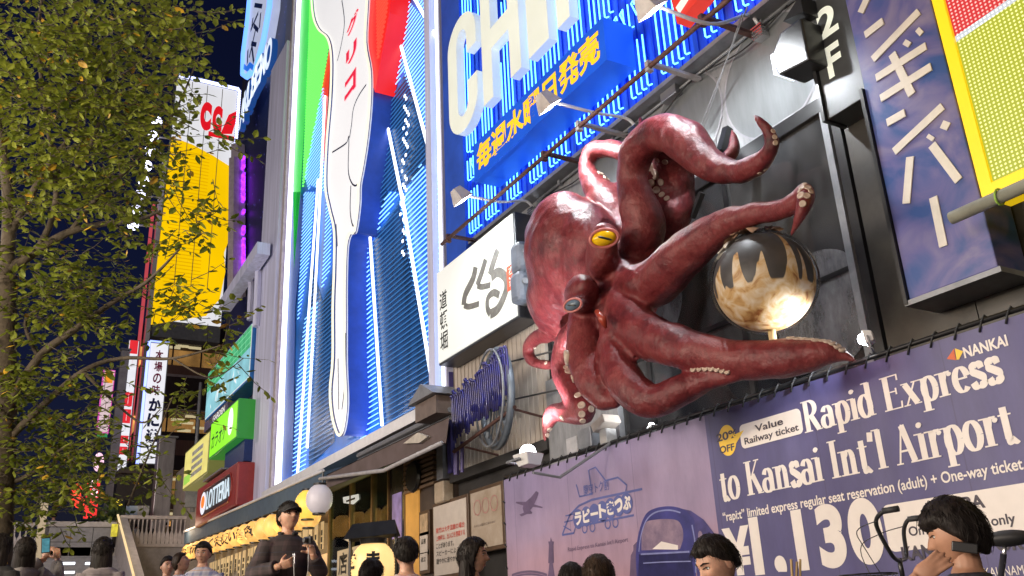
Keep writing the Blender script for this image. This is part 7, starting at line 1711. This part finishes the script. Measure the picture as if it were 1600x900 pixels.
for x, y, z in SEATS: st6.box(x-.28, x+.28, y-.28, y+.28, GZ-.05, z)
tag(st6.build('seating_steps', stone_d, None), kind='structure')
# people on the bridge behind the balusters
for k, (px, py, lab, cl_) in enumerate(((282, 790, 'person with dark hair on the bridge leaning near the orange windows', greyc), (196, 826, 'person in dark clothes behind the left end of the balustrade', blackc), (214, 818, 'person in white shirt behind the balustrade, near its middle', mat('white_shirt', (.6, .6, .62), .8)), (238, 816, 'person in black behind the balustrade, right of the white shirt', blackc), (262, 815, 'person in beige behind the right part of the balustrade', khaki))):
    person(lab, px, py, 37.5 if k else 39, 180-20*k, cl_, denim, vox=.025, facefeat=False, gz=dk, cloth_kind='shirt', group='people on the bridge')
person('person in blue jeans and grey top standing at the left end of the parapet', 85, 800, 35.2, 170, greyc, mat('blue_jeans', (.04, .12, .30), .8), vox=.025, facefeat=False, gz=dk-.36, cloth_kind='jacket', group='people on the bridge')

# ================================================================== PARKED BICYCLE
bk = thing('bicycle', 'black city bicycle with swept handlebars and a wire front basket by the banner', 'bicycle', tuple(PD(1420, 900, 5.4).xy)+(GZ,))
c = PD(1405, 872, 5.3); gz_ = GZ
ax = Vector((.93, .36, 0)).normalized(); sdv = Vector((-ax.y, ax.x, 0)); up = Vector((0, 0, 1))     # ax: towards the saddle
st0 = Vector((c.x, c.y, 0))
def bp_(a, b_, z): return st0+ax*a+sdv*b_+up*(gz_+z)
hz_ = c.z-gz_
def wheel(a, name):
    w_ = MB().tube([bp_(a+.33*math.cos(t_), 0, .34+.33*math.sin(t_)) for t_ in [2*PI*i/36 for i in range(36)]], .019, 8, closed=True).build(name, M['black_rubber'], bk, True)
    rim = MB().tube([bp_(a+.305*math.cos(t_), 0, .34+.305*math.sin(t_)) for t_ in [2*PI*i/36 for i in range(36)]], .009, 6, closed=True).build('rim', M['chrome'], w_, True)
    sp5 = MB()
    for i in range(18): t_ = 2*PI*i/18; sp5.tube([bp_(a, .02*(-1)**i, .34), bp_(a+.3*math.cos(t_), 0, .34+.3*math.sin(t_))], .0015, 4)
    sp5.build('spokes', M['chrome'], w_)
wheel(-.18, 'wheel'); wheel(.92, 'wheel')
fr5 = MB().tube([bp_(-.02, 0, hz_-.28), bp_(.02, 0, .72), bp_(.12, 0, .45), bp_(.36, 0, .30)], .02, 8).tube([bp_(.36, 0, .28), bp_(.56, 0, .85)], .017, 8).tube([bp_(.36, 0, .29), bp_(.92, .05, .34)], .01, 6).tube([bp_(.5, 0, .66), bp_(.92, -.05, .34)], .01, 6).tube([bp_(0, .05, .75), bp_(-.18, .05, .34)], .011, 6).tube([bp_(0, -.05, .75), bp_(-.18, -.05, .34)], .011, 6)
fr5.build('frame', mat('bike_paint', (.03, .03, .04), .3), bk, True)
MB().tube([bp_(0, 0, .75), bp_(0, 0, hz_)], .014, 8).build('stem', M['black'], bk, True)
hbp = [(.10, .30, hz_+.24), (.02, .29, hz_+.24), (-.02, .26, hz_+.17), (-.0, .15, hz_+.02), (0, .05, hz_-.01), (0, -.05, hz_-.01), (-.0, -.15, hz_+.03), (-.02, -.24, hz_+.18), (.04, -.29, hz_+.24), (.14, -.31, hz_+.25)]
MB().tube([bp_(*k) for k in catmull(hbp, 5)], .0125, 8).build('handlebar', M['black'], bk, True)
for sgn, e_ in ((1, hbp[0]), (-1, hbp[-1])): MB().tube([bp_(e_[0]-.09, e_[1]-.012*sgn, e_[2]-.003), bp_(*e_)], .018, 10).build('grip', M['black_rubber'], bk, True)
for sgn in (1, -1): MB().tube([bp_(*k) for k in catmull([(0, .27*sgn, hz_+.2), (-.15, .2*sgn, hz_+.16), (-.2, -.05*sgn, hz_+.06), (-.1, -.1*sgn, hz_-.2), (-.0, -.02*sgn, hz_-.4)], 6)], .003, 5).build('brake_cable', M['black'], bk, True)
bkb = MB()
for k in range(6):
    z = hz_-.32+.048*k; w_ = .15+.006*k; d5 = .11+.008*k; bkb.tube([bp_(-.2+d5*math.cos(t_)*1.1, w_*math.sin(t_)*1.15, z) for t_ in [2*PI*i/24 for i in range(24)]], .003 if k < 5 else .005, 5, closed=True)
for i in range(26): t_ = 2*PI*i/26; bkb.tube([bp_(-.2+.11*math.cos(t_)*1.1, .15*math.sin(t_)*1.15, hz_-.32), bp_(-.2+.15*math.cos(t_)*1.1, .18*math.sin(t_)*1.15, hz_-.08)], .002, 4)
bkb.build('basket', M['black'], bk)
sd5 = MB().ell(bp_(.60, 0, .93), (.13, .10, .045), 18, 10, Matrix.Rotation(math.atan2(ax.y, ax.x), 3, 'Z')).ell(bp_(.47, 0, .93), (.12, .035, .03), 14, 8, Matrix.Rotation(math.atan2(ax.y, ax.x), 3, 'Z')); sd5.build('saddle', M['black_rubber'], bk, True)
MB().tube([bp_(.55, 0, .8), bp_(.58, 0, .92)], .012, 8).build('seat_post', M['chrome'], bk, True)
fks = thing('wooden_sticks', 'bundle of pale wooden sticks poking up in front of the yen price', 'sticks', tuple(PD(1245, 900, 4.6)))
for i in range(3):
    MB().tube([PD(1238+i*6, 905, 4.6), PD(1236+i*7+(i % 2)*2, 874+4*(i % 2), 4.6)], .007, 5).build('stick', mat('pale_wood', (.6, .42, .2), .6) if 'pale_wood' not in bpy.data.materials else bpy.data.materials['pale_wood'], fks)
a = PD(1244, 905, 4.6); MB().tube([a, (a.x, a.y, GZ)], .03, 8).build('holder', M['black'], fks)
